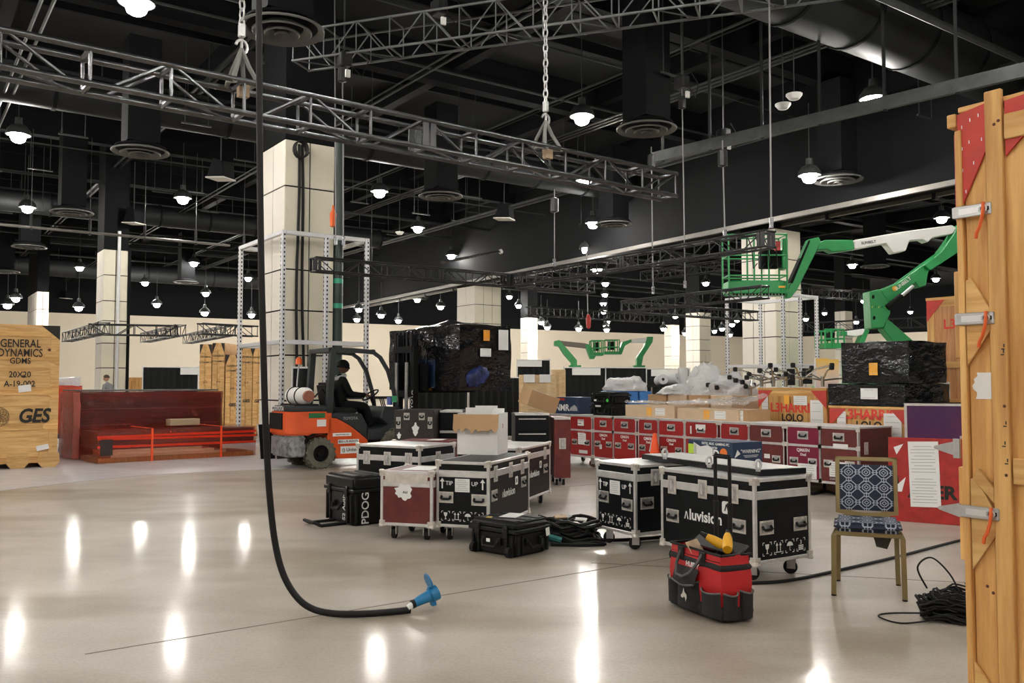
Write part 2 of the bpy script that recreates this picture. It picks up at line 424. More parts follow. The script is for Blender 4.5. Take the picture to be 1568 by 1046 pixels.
# ------------------------------------------------------------------ round ceiling diffusers
def diffuser(px, label, zz=7.9, r=.76):
    P = flo(px[0], px[1], zz)
    o = thing('ceiling_diffuser', label, 'ceiling vent', P, A, 'round concentric ceiling vents')
    for i, (ra, rb, za, zb) in enumerate(((1, .84, -.02, .03), (.70, .5, -.06, .03), (.42, .26, -.09, .02), (.18, .06, -.1, .0))):
        inst('vent_ring', 'dring%d' % i, lambda: MB().lathe([(ra * r, za), (ra * r - .02, za - .02), (rb * r, zb - .01), (rb * r, zb + .02), (ra * r, za + .02), (ra * r, za)], 28, caps=False), diffm, o, T(), smooth=True)
    inst('vent_throat', 'dthroat', lambda: MB().lathe([(r * .9, .07), (r * .86, .13), (r * .5, .22)], 24), cblack, o, T(), smooth=True)
    MB().bx(-.42, .42, -.42, .42, .2, ZH - zz).build('drop_shaft', cblack, o)
for px, lb in (((432, 45), 'largest round ceiling vent, at the top left beside the hanging cable'), ((215, 232), 'round ceiling vent under the near truss on the left'),
               ((990, 197), 'round ceiling vent right of the centre lamp, above the cable tray'), ((1283, 275), 'round ceiling vent just right of the lamp over the boom lift'),
               ((675, 300), 'round ceiling vent right of the lamp beside the tall column'), ((110, 325), 'round ceiling vent just left of the second left column'),
               ((45, 378), 'round ceiling vent over the far left column'), ((940, 343), 'small round ceiling vent right of the centre row of lamps'),
               ((1340, 408), 'small round ceiling vent between the arms of the boom lift'), ((285, 432), 'small round ceiling vent beneath the lowest left duct'),
               ((8, 416), 'round ceiling vent cut by the left edge')):
    diffuser(px, lb)
# ------------------------------------------------------------------ high-bay lamps
lens_m = mat('lit_lamp_lens', (1.0, .97, .9), .4, emis=26)
lens_m.cycles.emission_sampling = 'NONE'
def lamp(P, label, show=True, k=1.0, group='high bay lamps'):
    o = thing('high_bay_lamp', label, 'lamp', P, 0, group)
    inst('lamp_housing', 'lhouse', lambda: MB().lathe([(.02, .62), (.1, .6), (.11, .4), (.22, .34), (.33, .2), (.36, .06), (.345, .06), (.315, .19), (.2, .32), (.0, .33)], 18), cpipe, o, T(), smooth=True)
    inst('lamp_lens', 'llens', lambda: MB().lathe([(0, -.19), (.1, -.17), (.18, -.12), (.225, .0), (.2, .12), (0, .17)], 16), lens_m, o, T(), smooth=True)
    inst('lamp_cord', 'lcord', lambda: MB().tube([(0, 0, .6), (0, 0, 2.35)], .015, 5), cpipe, o, T())
    ld = bpy.data.lights.get('lamp_light')
    if not ld:
        ld = bpy.data.lights.new('lamp_light', 'POINT'); ld.shadow_soft_size = .24; ld.energy = LAMP_W; ld.color = (1.0, .955, .88)
    lo = bpy.data.objects.new('lamp_glow', ld); COL.objects.link(lo); lo.parent = o; lo.location = (0, 0, .0)
    return o
LAMPS = [(209, 10, None, 'big bright lamp cut by the top edge on the left'), (28, 210, None, 'bright lamp at the left edge under the near truss'), (42, 320, None, 'lamp on the left edge level with the first duct'),
 (280, 306, None, 'lamp between the second left column and the tall near column'), (122, 411, None, 'lamp just left of the second left column'), (297, 404, None, 'lamp right of the second left column, beside the pale frame'),
 (581, 296, None, 'bright lamp just right of the tall near column'), (640, 351, None, 'lamp above the middle truss, second of the receding row left of centre'), (691, 393, None, 'lamp right above the joint of the middle truss'),
 (891, 182, None, 'bright lamp between the hoist chain and the round vent'), (896, 279, None, 'lamp seen through the lower chord of the near truss'), (908, 344, 38, 'lamp right beside the small round vent in the centre'),
 (898, 383, 41, 'lamp close under the centre vent lamp, just above the long truss'), (914.5, 415, 42.5, 'lamp shining through the long middle truss'), (1337, 155, None, 'brightest lamp on the right, below the fat duct'),
 (1239.5, 272, 27, 'lamp over the boom lift basket on the right'), (1442, 336, None, 'lamp just over the white boom arm at the right crate'), (1305, 407, None, 'lamp between the white boom arm and the green boom'),
 (1433, 428, None, 'lamp under the green boom beside the tall red crate')]
FARL = [(222, 434), (240, 467), (315, 450), (313.5, 480), (120.5, 472), (24, 458), (11.5, 468), (380, 427), (385, 483), (590, 441), (639, 459.6), (674.6, 470.6), (549.5, 474.4), (583.5, 483.4), (546.5, 490), (610, 492), (780, 455),
 (927, 435), (926, 452), (924, 465.5), (924, 477.5), (930, 493.6), (928, 500), (929, 505.6), (1080.7, 434.4), (1034, 484.7), (1128.5, 490.5), (1121, 497.4), (1094, 507.6), (794, 469), (828.5, 494), (838, 502), (886, 504), (1016, 504), (1105.5, 504), (1118, 513), (1049, 511),
 (1322, 461), (1262.5, 480), (1394, 478), (1234, 489), (1311, 493.6), (1376, 500.7), (1406.7, 502.5)]
FARN = {0: 'between the second left column and the pale frame, upper of two', 1: 'below that pair, right of the second left column', 2: 'beside the left post of the pale frame, higher one', 3: 'beside the left post of the pale frame, low over the beige wall',
 4: 'low over the beige wall, left of the second left column', 5: 'above the plywood crate at the left edge, right one', 6: 'above the plywood crate at the left edge, left one', 7: 'behind the left post of the pale frame', 8: 'low inside the pale frame',
 9: 'under the middle truss, right of the pale frame', 10: 'second under the middle truss from the pale frame', 11: 'under the middle truss, just left of the double column', 12: 'inside the right post of the pale frame, upper', 14: 'inside the right post of the pale frame, lower',
 13: 'left above the black wrapped load', 15: 'at the top left of the black wrapped load', 16: 'just right of the double column', 17: 'in the centre file under the long truss, highest', 18: 'in the centre file, second under the long truss', 19: 'in the centre file, third under the long truss',
 20: 'in the centre file, fourth under the long truss', 24: 'between the two right trusses', 25: 'over the round far column right of centre', 37: 'beside the green turret of the boom lift', 39: 'left of the tall red crate over the beige wall'}
def back_limit(x, y, lim=13):
    lo, hi = 20.0, 160.0
    for _ in range(30):
        md = (lo + hi) / 2; P = dep(x, y, md)
        if (P - W1).cross(da).z > lim: lo = md
        else: hi = md
    return dep(x, y, lo)
for x, y, Y, lb in LAMPS:
    lamp(dep(x, y, Y) if Y else flo(x, y, 9.0), lb)
ORD = 'first second third fourth fifth sixth seventh eighth ninth tenth eleventh twelfth thirteenth fourteenth fifteenth sixteenth'.split()
mids = sorted([i for i in range(len(FARL)) if i not in FARN and i <= 37], key=lambda i: (FARL[i][0], FARL[i][1])); rts = sorted([i for i in range(len(FARL)) if i not in FARN and i > 37], key=lambda i: FARL[i][0])
for i, (x, y) in enumerate(FARL):
    lb = 'distant lamp ' + FARN[i] if i in FARN else ('tiny far lamp low over the wall, %s from left beside the boom lift' % ORD[rts.index(i)] if i > 37 else 'tiny far lamp low over the back wall, %s from left in the middle cluster' % ORD[mids.index(i)])
    P = flo(x, y, 9.0)
    if (P - W1).cross(da).z < 13: P = back_limit(x, y, 13 + 1.5 * (i % 7))
    lamp(P, lb, group='high bay lamps' if i in FARN else 'tiny far lamps low over the back wall')
J0 = flo(890, 182, 9.0); U0 = Vector((8.0, -1.18, 0)); V0 = Vector((.79, 8.13, 0))
for i in range(-5, 6):
    for j in range(-5, 3):
        P = J0 + U0 * i + V0 * j
        c = P.y * CT + 7.5 * ST
        if c > .5:
            px = CX + F * P.x / c; py = CY - F * (7.5 * CT - P.y * ST) / c
            if -60 < px < 1628 and -25 < py: continue
        if P.y < -24 or abs(P.x) > 34: continue
        if (P - c8p).cross(dh).z < 0 and P.y > 0 and P.x > 12: continue
        lamp(P, 'lamp of the hall beyond the edges of the view', group='lamps of the hall outside the view')
# ------------------------------------------------------------------ columns
def column(near, lx, rx, label, split=(2, 2), extra=None):
    c, w, d = place(near, lx, rx, 35.5, ZW)
    o = thing('column', label, 'column', c, A, 'panelled hall columns')
    MB().bx(-w / 2 + .03, w / 2 - .03, -d / 2 + .03, d / 2 - .03, 0, ZW).build('core', dark, o)
    MB().bx(-w / 2, w / 2, -d / 2, d / 2, ZW + .01, ZC - .01).build('black_upper_section', cblack, o)
    lv = [0, 1.1, 2.15, 3.2, 4.15, 5.0, 6.1, ZW]
    for f, ln, n, m in (('S', w, split[0], coly), ('W', d, split[1], colw), ('E', d, 1, coly), ('N', w, 1, colw)):
        fm = FM(f, w, d); pw = ln / n
        for k in range(n):
            for z0, z1 in zip(lv, lv[1:]):
                gw = .03 if n > 1 else .005
                key = (round(pw - gw, 4), round(z1 - z0 - .035, 4))
                inst('panel', key, lambda: MB().box((0, 0, -.015), (key[0], key[1], .03)), m, o, fm @ T(-ln / 2 + pw * (k + .5), (z0 + z1) / 2, 0))
    return o, w, d
c1, c1w, c1d = column((437, 212), 402, 512, 'tall near column wrapped by the pale aluminium frame', (2, 2))
c2, w_, d_ = column((159, 381), 149, 197, 'pale column behind the red wrapped bundles on the left')
MB().tube([(.1, -d_ / 2 - .06, 1), (.1, -d_ / 2 - .06, 8)], .07, 8).build('conduit', wsteel, c2, smooth=True)
MB().bx(w_ / 2 - .02, w_ / 2 + .1, -d_ / 2 - .05, -d_ / 2 + .2, 0, 7.3).build('black_edge_channel', cblack, c2)
column((57, 446), 43, 75, 'pale column above the plywood crate at the far left')
column((727, 437), 700, 767, 'wide far column above the black wrapped load', (3, 2))
column((808, 486), 797, 823, 'slim far column right of the black wrapped load', (2, 1))
column((1028, 497), 1017, 1040, 'slimmest far column, right of the twin distant lifts', (2, 1))
column((1071, 478), 1050, 1088, 'far column just left of the right pale frame', (2, 2))
column((1186, 349), 1135, 1225, 'wide column inside the right pale frame behind the lift basket', (2, 3))
column((1294, 476), 1278, 1305, 'far column behind the green turret of the boom lift', (1, 2))
# cables down the near column
for dx, zt in ((-.30, 7.1), (-.22, 7.1)):
    pts = [(dx + .02 * math.sin(z * 1.3) + (.12 if dx > -.25 else 0) * (1 - z / 7), -c1d / 2 - .05, z) for z in [7.1 - .4 * i for i in range(15)]]
    MB().tube(pts, .035, 6).build('hanging_cable', cablem, c1, smooth=True)
pts = [(-.3 + .16 * math.cos(t * .42), -c1d / 2 - .06 - .004 * t, 6.95 + .2 * math.sin(t * .42)) for t in range(60)]
MB().tube(pts, .018, 5).build('cable_coil', cablem, c1, smooth=True)
MB().tube([(c1w / 2 + .16, -c1d / 2 + .1, 0), (c1w / 2 + .16, -c1d / 2 + .1, 7.6)], .13, 10).build('dark_drain_pipe', mat('dark_green_pipe', (.02, .035, .03), .4), c1, smooth=True)
for z in (3.3, 3.9): MB().tube([(c1w / 2 + .16, -c1d / 2 + .1, z), (c1w / 2 + .16, -c1d / 2 + .1, z + .12)], .133, 10).build('pipe_band', mat('green_band', (.03, .35, .2), .4), c1, smooth=True)
# ------------------------------------------------------------------ pale aluminium frame towers
def tower(P, yaw, w, d, zs, label, wn=2, group='pale aluminium frame towers'):
    o = thing('aluminium_frame_tower', label, 'frame', P, yaw, group)
    t = .1
    posts = [(0, 0), (w, 0), (0, d), (w, d)] + [(w * k / wn, 0) for k in range(1, wn)]
    top = zs[-1]
    for x, y in posts:
        MB().bx(x - t / 2, x + t / 2, y - t / 2, y + t / 2, 0, top).build('post', wsteel, o, bevel=.012)
        g = MB()
        for k in range(int(top / .1)):
            g.box((x + .01, y - t / 2 - .001, .05 + k * .1), (.03, .004, .045)); g.box((x + t / 2 + .001, y + .01, .05 + k * .1), (.004, .03, .045))
            g.box((x - t / 2 - .001, y + .01, .05 + k * .1), (.004, .03, .045))
        stuff(g.build('slot_holes', dark, o))
    for z in zs:
        for a, b in (((0, 0), (w, 0)), ((0, d), (w, d)), ((0, 0), (0, d)), ((w, 0), (w, d))):
            hx, hy = abs(b[0] - a[0]), abs(b[1] - a[1])
            MB().box(((a[0] + b[0]) / 2, (a[1] + b[1]) / 2, z - t / 2 + (.02 if z == 0 else 0) + (t / 2 if z == 0 else 0)), (max(hx - t, t * .9), max(hy - t, t * .9), t)).build('rail', wsteel, o, bevel=.012)
    return o
TP = flo(432, 690); TP = flo(432, 520, 2.48); TP.z = 0
tw = along(Vector((TP.x, TP.y, 4.96)), AX, 562); td = along(Vector((TP.x, TP.y, 4.96)), BX, 369)
tower(TP, A, tw, td, (0, 2.48, 4.96), 'pale aluminium frame tower around the tall near column behind the forklift')
P2 = flo(1190, 540, 2.48)
P2 = dep(1200, 540, 27); P2.z = 0
w2 = along(Vector((P2.x, P2.y, 4.2)), AX, 1250); d2 = along(Vector((P2.x, P2.y, 4.2)), BX, 1113)
tower(P2, A, w2, d2, (0, 2.1, 4.3), 'pale aluminium frame tower around the wide right column', 2)
# ------------------------------------------------------------------ trusses
def bar(parent, name, p, q, r, m, n=6, key=None):
    p, q = Vector(p), Vector(q); d = q - p; L = d.length
    rot = Vector((1, 0, 0)).rotation_difference(d).to_matrix().to_4x4()
    k = ('bar', round(L, 3), r, n)
    return inst(name, k, lambda: MB().tube([(0, 0, 0), (round(L, 3), 0, 0)], r, n), m, parent, T(*p) @ rot, smooth=True)
def truss(label, p, q, s, bay, r, m, group, parts=True, name='lighting_truss', plates=()):
    """box truss; p, q = lower near chord ends; cross axis to the left of travel"""
    p, q = Vector(p), Vector(q); d = q - p; L = d.length; yaw = math.atan2(d.y, d.x); pit = -math.atan2(d.z, math.hypot(d.x, d.y))
    o = thing(name, label, 'truss', p, yaw, group); o.rotation_euler = (0, pit, yaw)
    n = max(2, round(L / bay)); st = L / n
    ch = [(0, 0), (s, 0), (0, s), (s, s)]
    for y, z in ch: MB().tube([(0, y, z), (L, y, z)], r, 10).build('chord', m, o, smooth=True)
    g = None if parts else MB()
    def br(nm, a, b, rr):
        if parts: bar(o, nm, a, b, rr, m)
        else: g.tube([a, b], rr, 5)
    r2 = r * .55
    for i in range(n + 1):
        x = min(max(i * st, r), L - r)
        for y in (0, s): br('upright', (x, y, 0), (x, y, s), r2)
        for z in (0, s): br('cross_bar', (x, 0, z), (x, s, z), r2 * (1.5 if parts else 1))
        if i < n:
            a, b = x + .03, (i + 1) * st - .03
            if i % 2: a, b = b, a
            for y in (0, s): br('diagonal', (a, y, s), (a + (b - a) * .78, y, 0), r2)
            if i % 2 == 0: br('diagonal', (a, 0, 0), (b, s, 0), r2)
    if g: stuff(g.build('lacing', m, o, smooth=True))
    for x in plates:
        for dx in (-.04, .04):
            MB().bx(x + dx - .025, x + dx + .025, -r, s + r, -r, s + r).build('end_plate', m, o) if False else None
            for y in (0, s): MB().bx(x + dx - .03, x + dx + .03, y - .012, y + .012, 0, s).build('end_plate', m, o)
    return o
GT = 'black box trusses hung over the floor'
s3 = .27; ZT = 3.78
pa, pb = flo(0, 101, ZT), flo(1037, 300, ZT); d = (pb - pa).normalized()
big = truss('long near black truss slanting across the top left', pa - d * 1.2, pb, s3, .62, .027, trussm, GT, plates=((flo(650, 230, ZT) - pa).length + 1.2, ))
# middle truss, three arms from one joint
m0 = flo(483, 414, ZT); jn = m0 + AX * 4.85
truss('black truss arm reaching from the pale frame to the middle joint', m0, jn, s3, .55, .022, trussd, GT, plates=(.05, 2.95, 4.8))
truss('long black truss arm rising from the middle joint towards the lift basket', jn + BX * .0, jn - BX * 7.3, s3, .6, .022, trussd, GT, plates=(.05, 3.8, 7.2))
truss('short black truss stub continuing right past the middle joint', jn + AX * .32, jn + AX * 2.6, s3, .57, .022, trussd, GT)
k0 = flo(950, 477, 3.4)
truss('black truss arm left of the lift basket, below the long arm', k0, k0 - BX * 4.6, s3, .57, .022, trussd, GT)
truss('black truss arm running right under the lift basket', k0 + AX * .3, k0 + AX * 5.6, s3, .57, .022, trussd, GT)
GF = 'small far trusses'
def ftruss(a, b, z, label, s=.4, bay=.9, r=.03):
    truss(label, flo(a[0], a[1], z), flo(b[0], b[1], z), s, bay, r, trussd, GF, parts=False)
ftruss((95, 523), (150, 510), 3.4, 'small far truss right of the plywood crate, left arm'); ftruss((135, 512), (272, 514), 3.4, 'small far truss crossing behind the second left column')
ftruss((215, 524), (268, 513), 3.4, 'small far truss right of the second left column, right arm'); ftruss((280, 526), (345, 513), 3.4, 'small far truss above the stacked crates, left arm')
ftruss((310, 511), (395, 515), 3.4, 'small far truss above the stacked crates, upper arm'); ftruss((812, 482), (1010, 494), 5.5, 'long far truss over the twin distant lifts', .5)
ftruss((1230, 508), (1420, 500), 4.4, 'far truss behind the turret of the boom lift', .5)
ftruss((980, 430), (1115, 412), 7.0, 'dim far truss hung between the right trusses', .5)
ftruss((1222, 452), (1330, 460), 6.6, 'dim far truss behind the lowered boom arm', .5)
# upper ladder-like truss
pu, qu = flo(447, 93, 8.2), flo(1110, 0, 8.2)
up = truss('high ladder truss rising to the right across the top', pu, qu + (qu - pu).normalized() * 2.5, .62, .75, .026, mat('grey_ladder_metal', (.2, .21, .215), .4, .6, var=.3), GT)
# white lighting boom end
a_, b_ = dep(676, 402, 20.6), dep(765, 385, 21.5)
o = tag(MB().tube([a_, b_], .035, 8).build('support_pipe', trussm, smooth=True), 'thin dark pipe sticking up to the right from the middle truss', 'pipe')
MB().tube([b_ + Vector((0, 0, -.02)), b_ + (b_ - a_).normalized() * .06], .06, 8).build('end_cap', alu, o)
# hoist chains, slings and wire ropes
def chain(px, zt, label, Y=None):
    P = dep(px[0], px[1], Y)
    o = thing('hoist_chain', label, 'chain', P, A, 'hoist chains and wire ropes'); g = MB()
    n = int((ZH - P.z - .6) / .085)
    for i in range(n):
        rot = RZ(math.pi / 2 * (i % 2) + .4)
        pts = [(.026 * math.cos(t), 0, .055 * math.sin(t)) for t in [k * math.pi / 4 for k in range(8)]]
        g.tube(pts, .0085, 4, T(0, 0, .5 + i * .085) @ rot, closed=True)
    stuff(g.build('chain_links', steel, o, smooth=True))
    MB().bx(-.028, .028, -.028, .028, .38, .5).build('hook_block', steel, o, bevel=.01)
    pts = [(0, 0, .36)] + [(.05 * math.sin(t), 0, .27 - .06 * math.cos(t) + .03) for t in [k * .5 for k in range(0, 10)]]
    MB().tube(pts, .013, 6).build('hook', steel, o, smooth=True)
    for sx in (-1, 1):
        pts = [(0, 0, .28), (.05 * sx, -.05, .12), (.1 * sx, -.12, -.02), (.1 * sx, -.16, -.06), (.11 * sx, .0, -.02), (.08 * sx, .15, -.04), (.05 * sx, .1, .1), (0, 0, .28)]
        MB().tube(pts, .02, 6).build('sling', mat('grey_sling_web', (.2, .2, .19), .9, bump=.2, bscale=60), o, smooth=True)
    MB().bx(-.03, .06, -.05, .02, -.14, -.04).build('tan_tag', cardl, o)
    return o
def zt_at(px):
    k = along(pa, d0, px); return pa + d0 * k
d0 = (pb - pa).normalized()
for px, lb in ((376, 'steel hoist chain with sling on the near truss, left of the hanging cable'), (847, 'steel hoist chain with sling on the near truss, right of centre')):
    q = zt_at(px) + BX * .13
    P = Vector((q.x, q.y, ZT + s3 + .04))
    c = P.y * CT + (P.z - H) * ST
    chain((CX + F * P.x / c, CY - F * ((P.z - H) * CT - P.y * ST) / c), 0, lb, P.y)
ropem = mat('dull_wire_rope', (.22, .22, .22), .45, .6)
def rope(x0, y0, x1, y1, Y, label, r=.014, hook=True, m=None):
    a, b = dep(x1, y1, Y), dep(x0, y0, Y); b.x = a.x + (b.x - a.x) * .9
    if y0 <= 4: b = a + (b - a) * ((ZH - a.z) / (b.z - a.z))
    o = tag(MB().tube([a, b], r, 6).build('wire_rope', m or ropem, smooth=True), label, 'wire rope', 'hoist chains and wire ropes')
    if hook:
        MB().bx(-.03, .03, -.03, .03, -.05, .12).build('shackle', trussm, o, T(*a))
        MB().lathe([(.0, 0), (.09, .03), (.09, .3), (0, .34)], 8).build('rope_motor', trussd, o, T(b.x, b.y, min(b.z, ZH) - .5)) if y0 > 4 else None
    return o
rope(849, 290, 849, 405, 18.2, 'thin wire rope right of centre, from the near truss down to the long arm', .012)
rope(997, 225, 1000, 447, 20.5, 'thin wire rope hanging to the truss arm left of the lift basket', .015)
rope(1044, 135, 1049, 438, 20, 'bright wire rope under a dangling hoist, right of the near truss end', .014)
rope(1106, 215, 1110, 362, 15.8, 'thin wire rope onto the long truss arm beside the lift basket', .013)
rope(1178, 0, 1181, 345, 14.4, 'bright wire rope to the right end of the long truss arm', .015)
rope(512, 0, 514, 372, 17.6, 'thin wire rope right of the tall near column', .012)
rope(524, 90, 526, 372, 17.6, 'second wire rope right of the tall near column, with hoist above', .014)
rope(898, 385, 900, 478, 30, 'thin pale rope ending in a red pull handle, in the centre file of lamps', .02, False)
tag(MB().lathe([(0, -.25), (.07, -.2), (.09, .1), (.05, .25), (0, .27)], 8).build('red_pull_handle', redp, None, T(*dep(901, 493, 30)), smooth=True), 'small red pull handle hanging from the centre rope', 'handle')
tag(MB().lathe([(0, -.17), (.06, -.15), (.075, .12), (.03, .2), (.02, .3), (0, .31)], 8).build('orange_hoist_control', orangew, None, T(*dep(510, 336, 18.4)), smooth=True), 'orange hoist control box hanging beside the tall near column', 'hoist control')
# small dangling hoists in the dark ceiling
def hoist(px, Y, label):
    P = dep(px[0], px[1], Y); o = thing('chain_hoist', label, 'hoist', P, A, 'small chain hoists under the ceiling')
    MB().bx(-.12, .12, -.16, .16, -.1, .2).build('motor_body', trussd, o, bevel=.03)
    MB().tube([(0, 0, .2), (0, 0, ZH - P.z)], .02, 5).build('suspension', cpipe, o)
    MB().bx(-.05, .05, -.2, -.15, -.35, -.2).build('white_plug', white, o)
    MB().tube([(0.05, -.1, 0), (.35, -.1, -.25), (.55, 0, .15), (.5, .2, .5)], .012, 5).build('loose_cable', cablem, o, smooth=True)
hoist((1044, 130), 20, 'small chain hoist at the head of the bright rope in the middle right'); hoist((672, 16), 17, 'small chain hoist above the high ladder truss'); hoist((527, 96), 17.6, 'small chain hoist left of centre, above the near truss')
hoist((1108, 210), 22, 'small chain hoist with curled cable above the lift basket')
def speaker(px, z, label):
    P = flo(px[0], px[1], z); o = thing('ceiling_speaker', label, 'speaker', P, R(-20), 'hanging wedge speakers')
    MB().prism([(-.35, -.25), (.35, -.3), (.3, .25), (-.1, .4)], -.3, .3, RX(math.pi / 2)).build('cabinet', cblack, o, bevel=.02)
    MB().add([(-.37, -.32, -.26), (.37, -.32, -.31), (.37, .32, -.31), (-.37, .32, -.26), (-.37, -.32, -.22), (.37, -.32, -.27), (.37, .32, -.27), (-.37, .32, -.22)], [(0, 1, 2, 3), (7, 6, 5, 4), (0, 4, 5, 1), (1, 5, 6, 2), (2, 6, 7, 3), (3, 7, 4, 0)]).build('pale_grille', mat('pale_speaker_grille', (.6, .58, .53), .6), o)
    MB().tube([(0, 0, .3), (0, 0, ZH - z)], .02, 4).build('hanger_rod', cpipe, o)
for px, lb in (((338, 262), 'wedge speaker with pale grille left of the tall near column'), ((205, 333), 'wedge speaker with pale grille at the second left column'), ((101, 452), 'wedge speaker with pale grille low on the far left'), ((772, 326), 'wedge speaker with pale grille above the middle truss joint')):
    speaker(px, 8.6, lb)
def detector(px, z, label):
    P = flo(px[0], px[1], z); o = thing('ceiling_sensor', label, 'sensor', P, 0, 'small white ceiling sensors')
    MB().lathe([(0, -.12), (.12, -.1), (.2, 0), (.2, .03), (0, .05)], 12).build('sensor_dome', white, o, smooth=True); MB().tube([(0, 0, .04), (0, 0, 2.5)], .015, 5).build('stem', cpipe, o)
detector((1216, 146), 8.5, 'upper of two small white sensors left of the brightest right lamp'); detector((1199, 161), 8.5, 'lower of two small white sensors left of the brightest right lamp'); detector((612, 356), 8.5, 'small white sensor beside the second lamp left of centre')
# ------------------------------------------------------------------ flight-case hardware
def caster(parent, x, y, zb, yaw=0.0, wm=None, r=None):
    r = r or (zb - .03) / 2
    o = inst('caster', ('cfork', round(zb, 3)), lambda: MB().bx(-.045, .045, -.04, .04, zb - .012, zb).bx(-.03, -.022, -.02, .045, r * .8, zb).bx(.022, .03, -.02, .045, r * .8, zb), steel, parent, T(x, y, 0) @ RZ(yaw))
    inst('wheel', ('cwheel', round(r, 3)), lambda: MB().lathe([(0, -.018), (r * .5, -.02), (r * .95, -.018), (r, -.008), (r, .008), (r * .95, .018), (r * .5, .02), (0, .018)], 16), wm or rub, o, T(0, .02, r) @ RY(math.pi / 2), smooth=True)
    return o
def m_handle(w=.15, h=.105):
    g = MB()
    for a in (-1, 1): g.bx(a * w / 2 - (.014 if a > 0 else 0), a * w / 2 + (.014 if a < 0 else 0), -h / 2, h / 2, 0, .006)
    for a in (-1, 1): g.bx(-w / 2 + .014, w / 2 - .014, a * h / 2 - (.014 if a > 0 else 0), a * h / 2 + (.014 if a < 0 else 0), 0, .006)
    for a in (-.3, 0, .3): g.lathe([(.006, .006), (.004, .01), (0, .011)], 6, T(a * w, h / 2 - .007)); g.lathe([(.006, .006), (.004, .01), (0, .011)], 6, T(a * w, -h / 2 + .007))
    return g
def handle(parent, M, w=.15, h=.105, plain=False):
    o = inst('handle', ('hnd', w, h), lambda: m_handle(w, h), alu_w, parent, M)
    inst('recess', ('hrec', w, h), lambda: MB().bx(-w / 2 + .013, w / 2 - .013, -h / 2 + .013, h / 2 - .013, -.004, .002), steel if not plain else dark, o, T())
    inst('grip', ('hgrip', w, h), lambda: MB().tube([(-w * .3, h * .12, .004), (-w * .3, -h * .08, .02), (-w * .22, -h * .14, .022), (w * .22, -h * .14, .022), (w * .3, -h * .08, .02), (w * .3, h * .12, .004)], .011, 6), rub, o, T(), smooth=True)
    return o
def latch(parent, M, w=.1, h=.15):
    o = inst('latch', ('lat', w, h), lambda: MB().bx(-w / 2, w / 2, -h / 2, h / 2, 0, .006), alu_w, parent, M, bevel=.004)
    inst('latch_dish', ('latd', w, h), lambda: MB().bx(-w * .3, w * .3, -h * .38, h * .38, .005, .009), steel, o, T())
    inst('butterfly', ('latb', w, h), lambda: MB().bx(-w * .17, w * .17, -h * .1, h * .1, .009, .014).tube([(0, -h * .25, .014), (0, h * .25, .014)], .008, 6), alu, o, T())
    return o
def m_corner(s):
    g = MB().bx(-s, .006, -s, .006, -.006, s).lathe([(0, -.012), (.02, -.01), (.026, 0), (.02, .022), (0, .026)], 8, T(-.008, -.008, -.004))
    for a, b, c in ((-s * .45, .006, s * .5), (-s * .8, .006, s * .3)):
        g.box((a, .008, c), (.012, .006, .012)); g.box((.008, a, c), (.006, .012, .012))
    return g
def flight_case(name, label, c, yaw, w, d, h, zb, panel, lid=.12, latches=(), handles=(), group=None, wheels=True, trim=.028, cw=None, lidp=None, top=None, cc=.05, cat='flight case', casters=None, capm=None, seam=.05):
    o = thing(name, label, cat, c, R(yaw), group)
    z1 = zb + h; zs = z1 - lid; t = trim; e = .006
    MB().bx(-w / 2 + e, w / 2 - e, -d / 2 + e, d / 2 - e, zb, zs - .001).build('body', panel, o)
    MB().bx(-w / 2 + e, w / 2 - e, -d / 2 + e, d / 2 - e, zs + .001, z1 - .004).build('lid', lidp or panel, o)
    if top: MB().bx(-w / 2 + t, w / 2 - t, -d / 2 + t, d / 2 - t, z1 - .005, z1).build('lid_top', top, o)
    def tr(nm, a): return MB().bx(*a).build(nm, alu, o, bevel=.004)
    for sx in (-1, 1):
        for sy in (-1, 1):
            x0, y0 = sx * w / 2, sy * d / 2
            tr('edge_trim', (min(x0, x0 - sx * t), max(x0, x0 - sx * t), min(y0, y0 - sy * t), max(y0, y0 - sy * t), zb + cc * .6, z1 - cc * .6))
    for z0, zz, nm in ((zb, zb + t, 'edge_trim'), (z1 - t, z1, 'edge_trim')) + (((zs - seam, zs + seam * .3, 'seam_trim'),) if seam else ()):
        for sy in (-1, 1): tr(nm, (-w / 2 + t, w / 2 - t, min(sy * d / 2, sy * (d / 2 - t)), max(sy * d / 2, sy * (d / 2 - t)), z0, zz))
        for sx in (-1, 1): tr(nm, (min(sx * w / 2, sx * (w / 2 - t)), max(sx * w / 2, sx * (w / 2 - t)), -d / 2 + t, d / 2 - t, z0, zz))
    for sx in (-1, 1):
        for sy in (-1, 1):
            for bot in (1, 0):
                M = T(sx * w / 2, sy * d / 2, zb if bot else z1) @ Matrix.Diagonal((sx, sy, 1 if bot else -1, 1))
                inst('corner_cap', ('cap', cc), lambda: m_corner(cc), capm or alu_w, o, M)
            if wheels:
                i = .1
                caster(o, sx * (w / 2 - i), sy * (d / 2 - i), zb, (hash((round(w, 2), sx, sy)) % 7) * .5 if not casters else casters, cw)
    for f, u in latches: latch(o, FM(f, w, d, zs - seam * .4) @ T(u, 0, 0))
    for f, u, v in handles: handle(o, FM(f, w, d, zb) @ T(u, v, -.004))
    o['_d'] = 0; del o['_d']
    return o
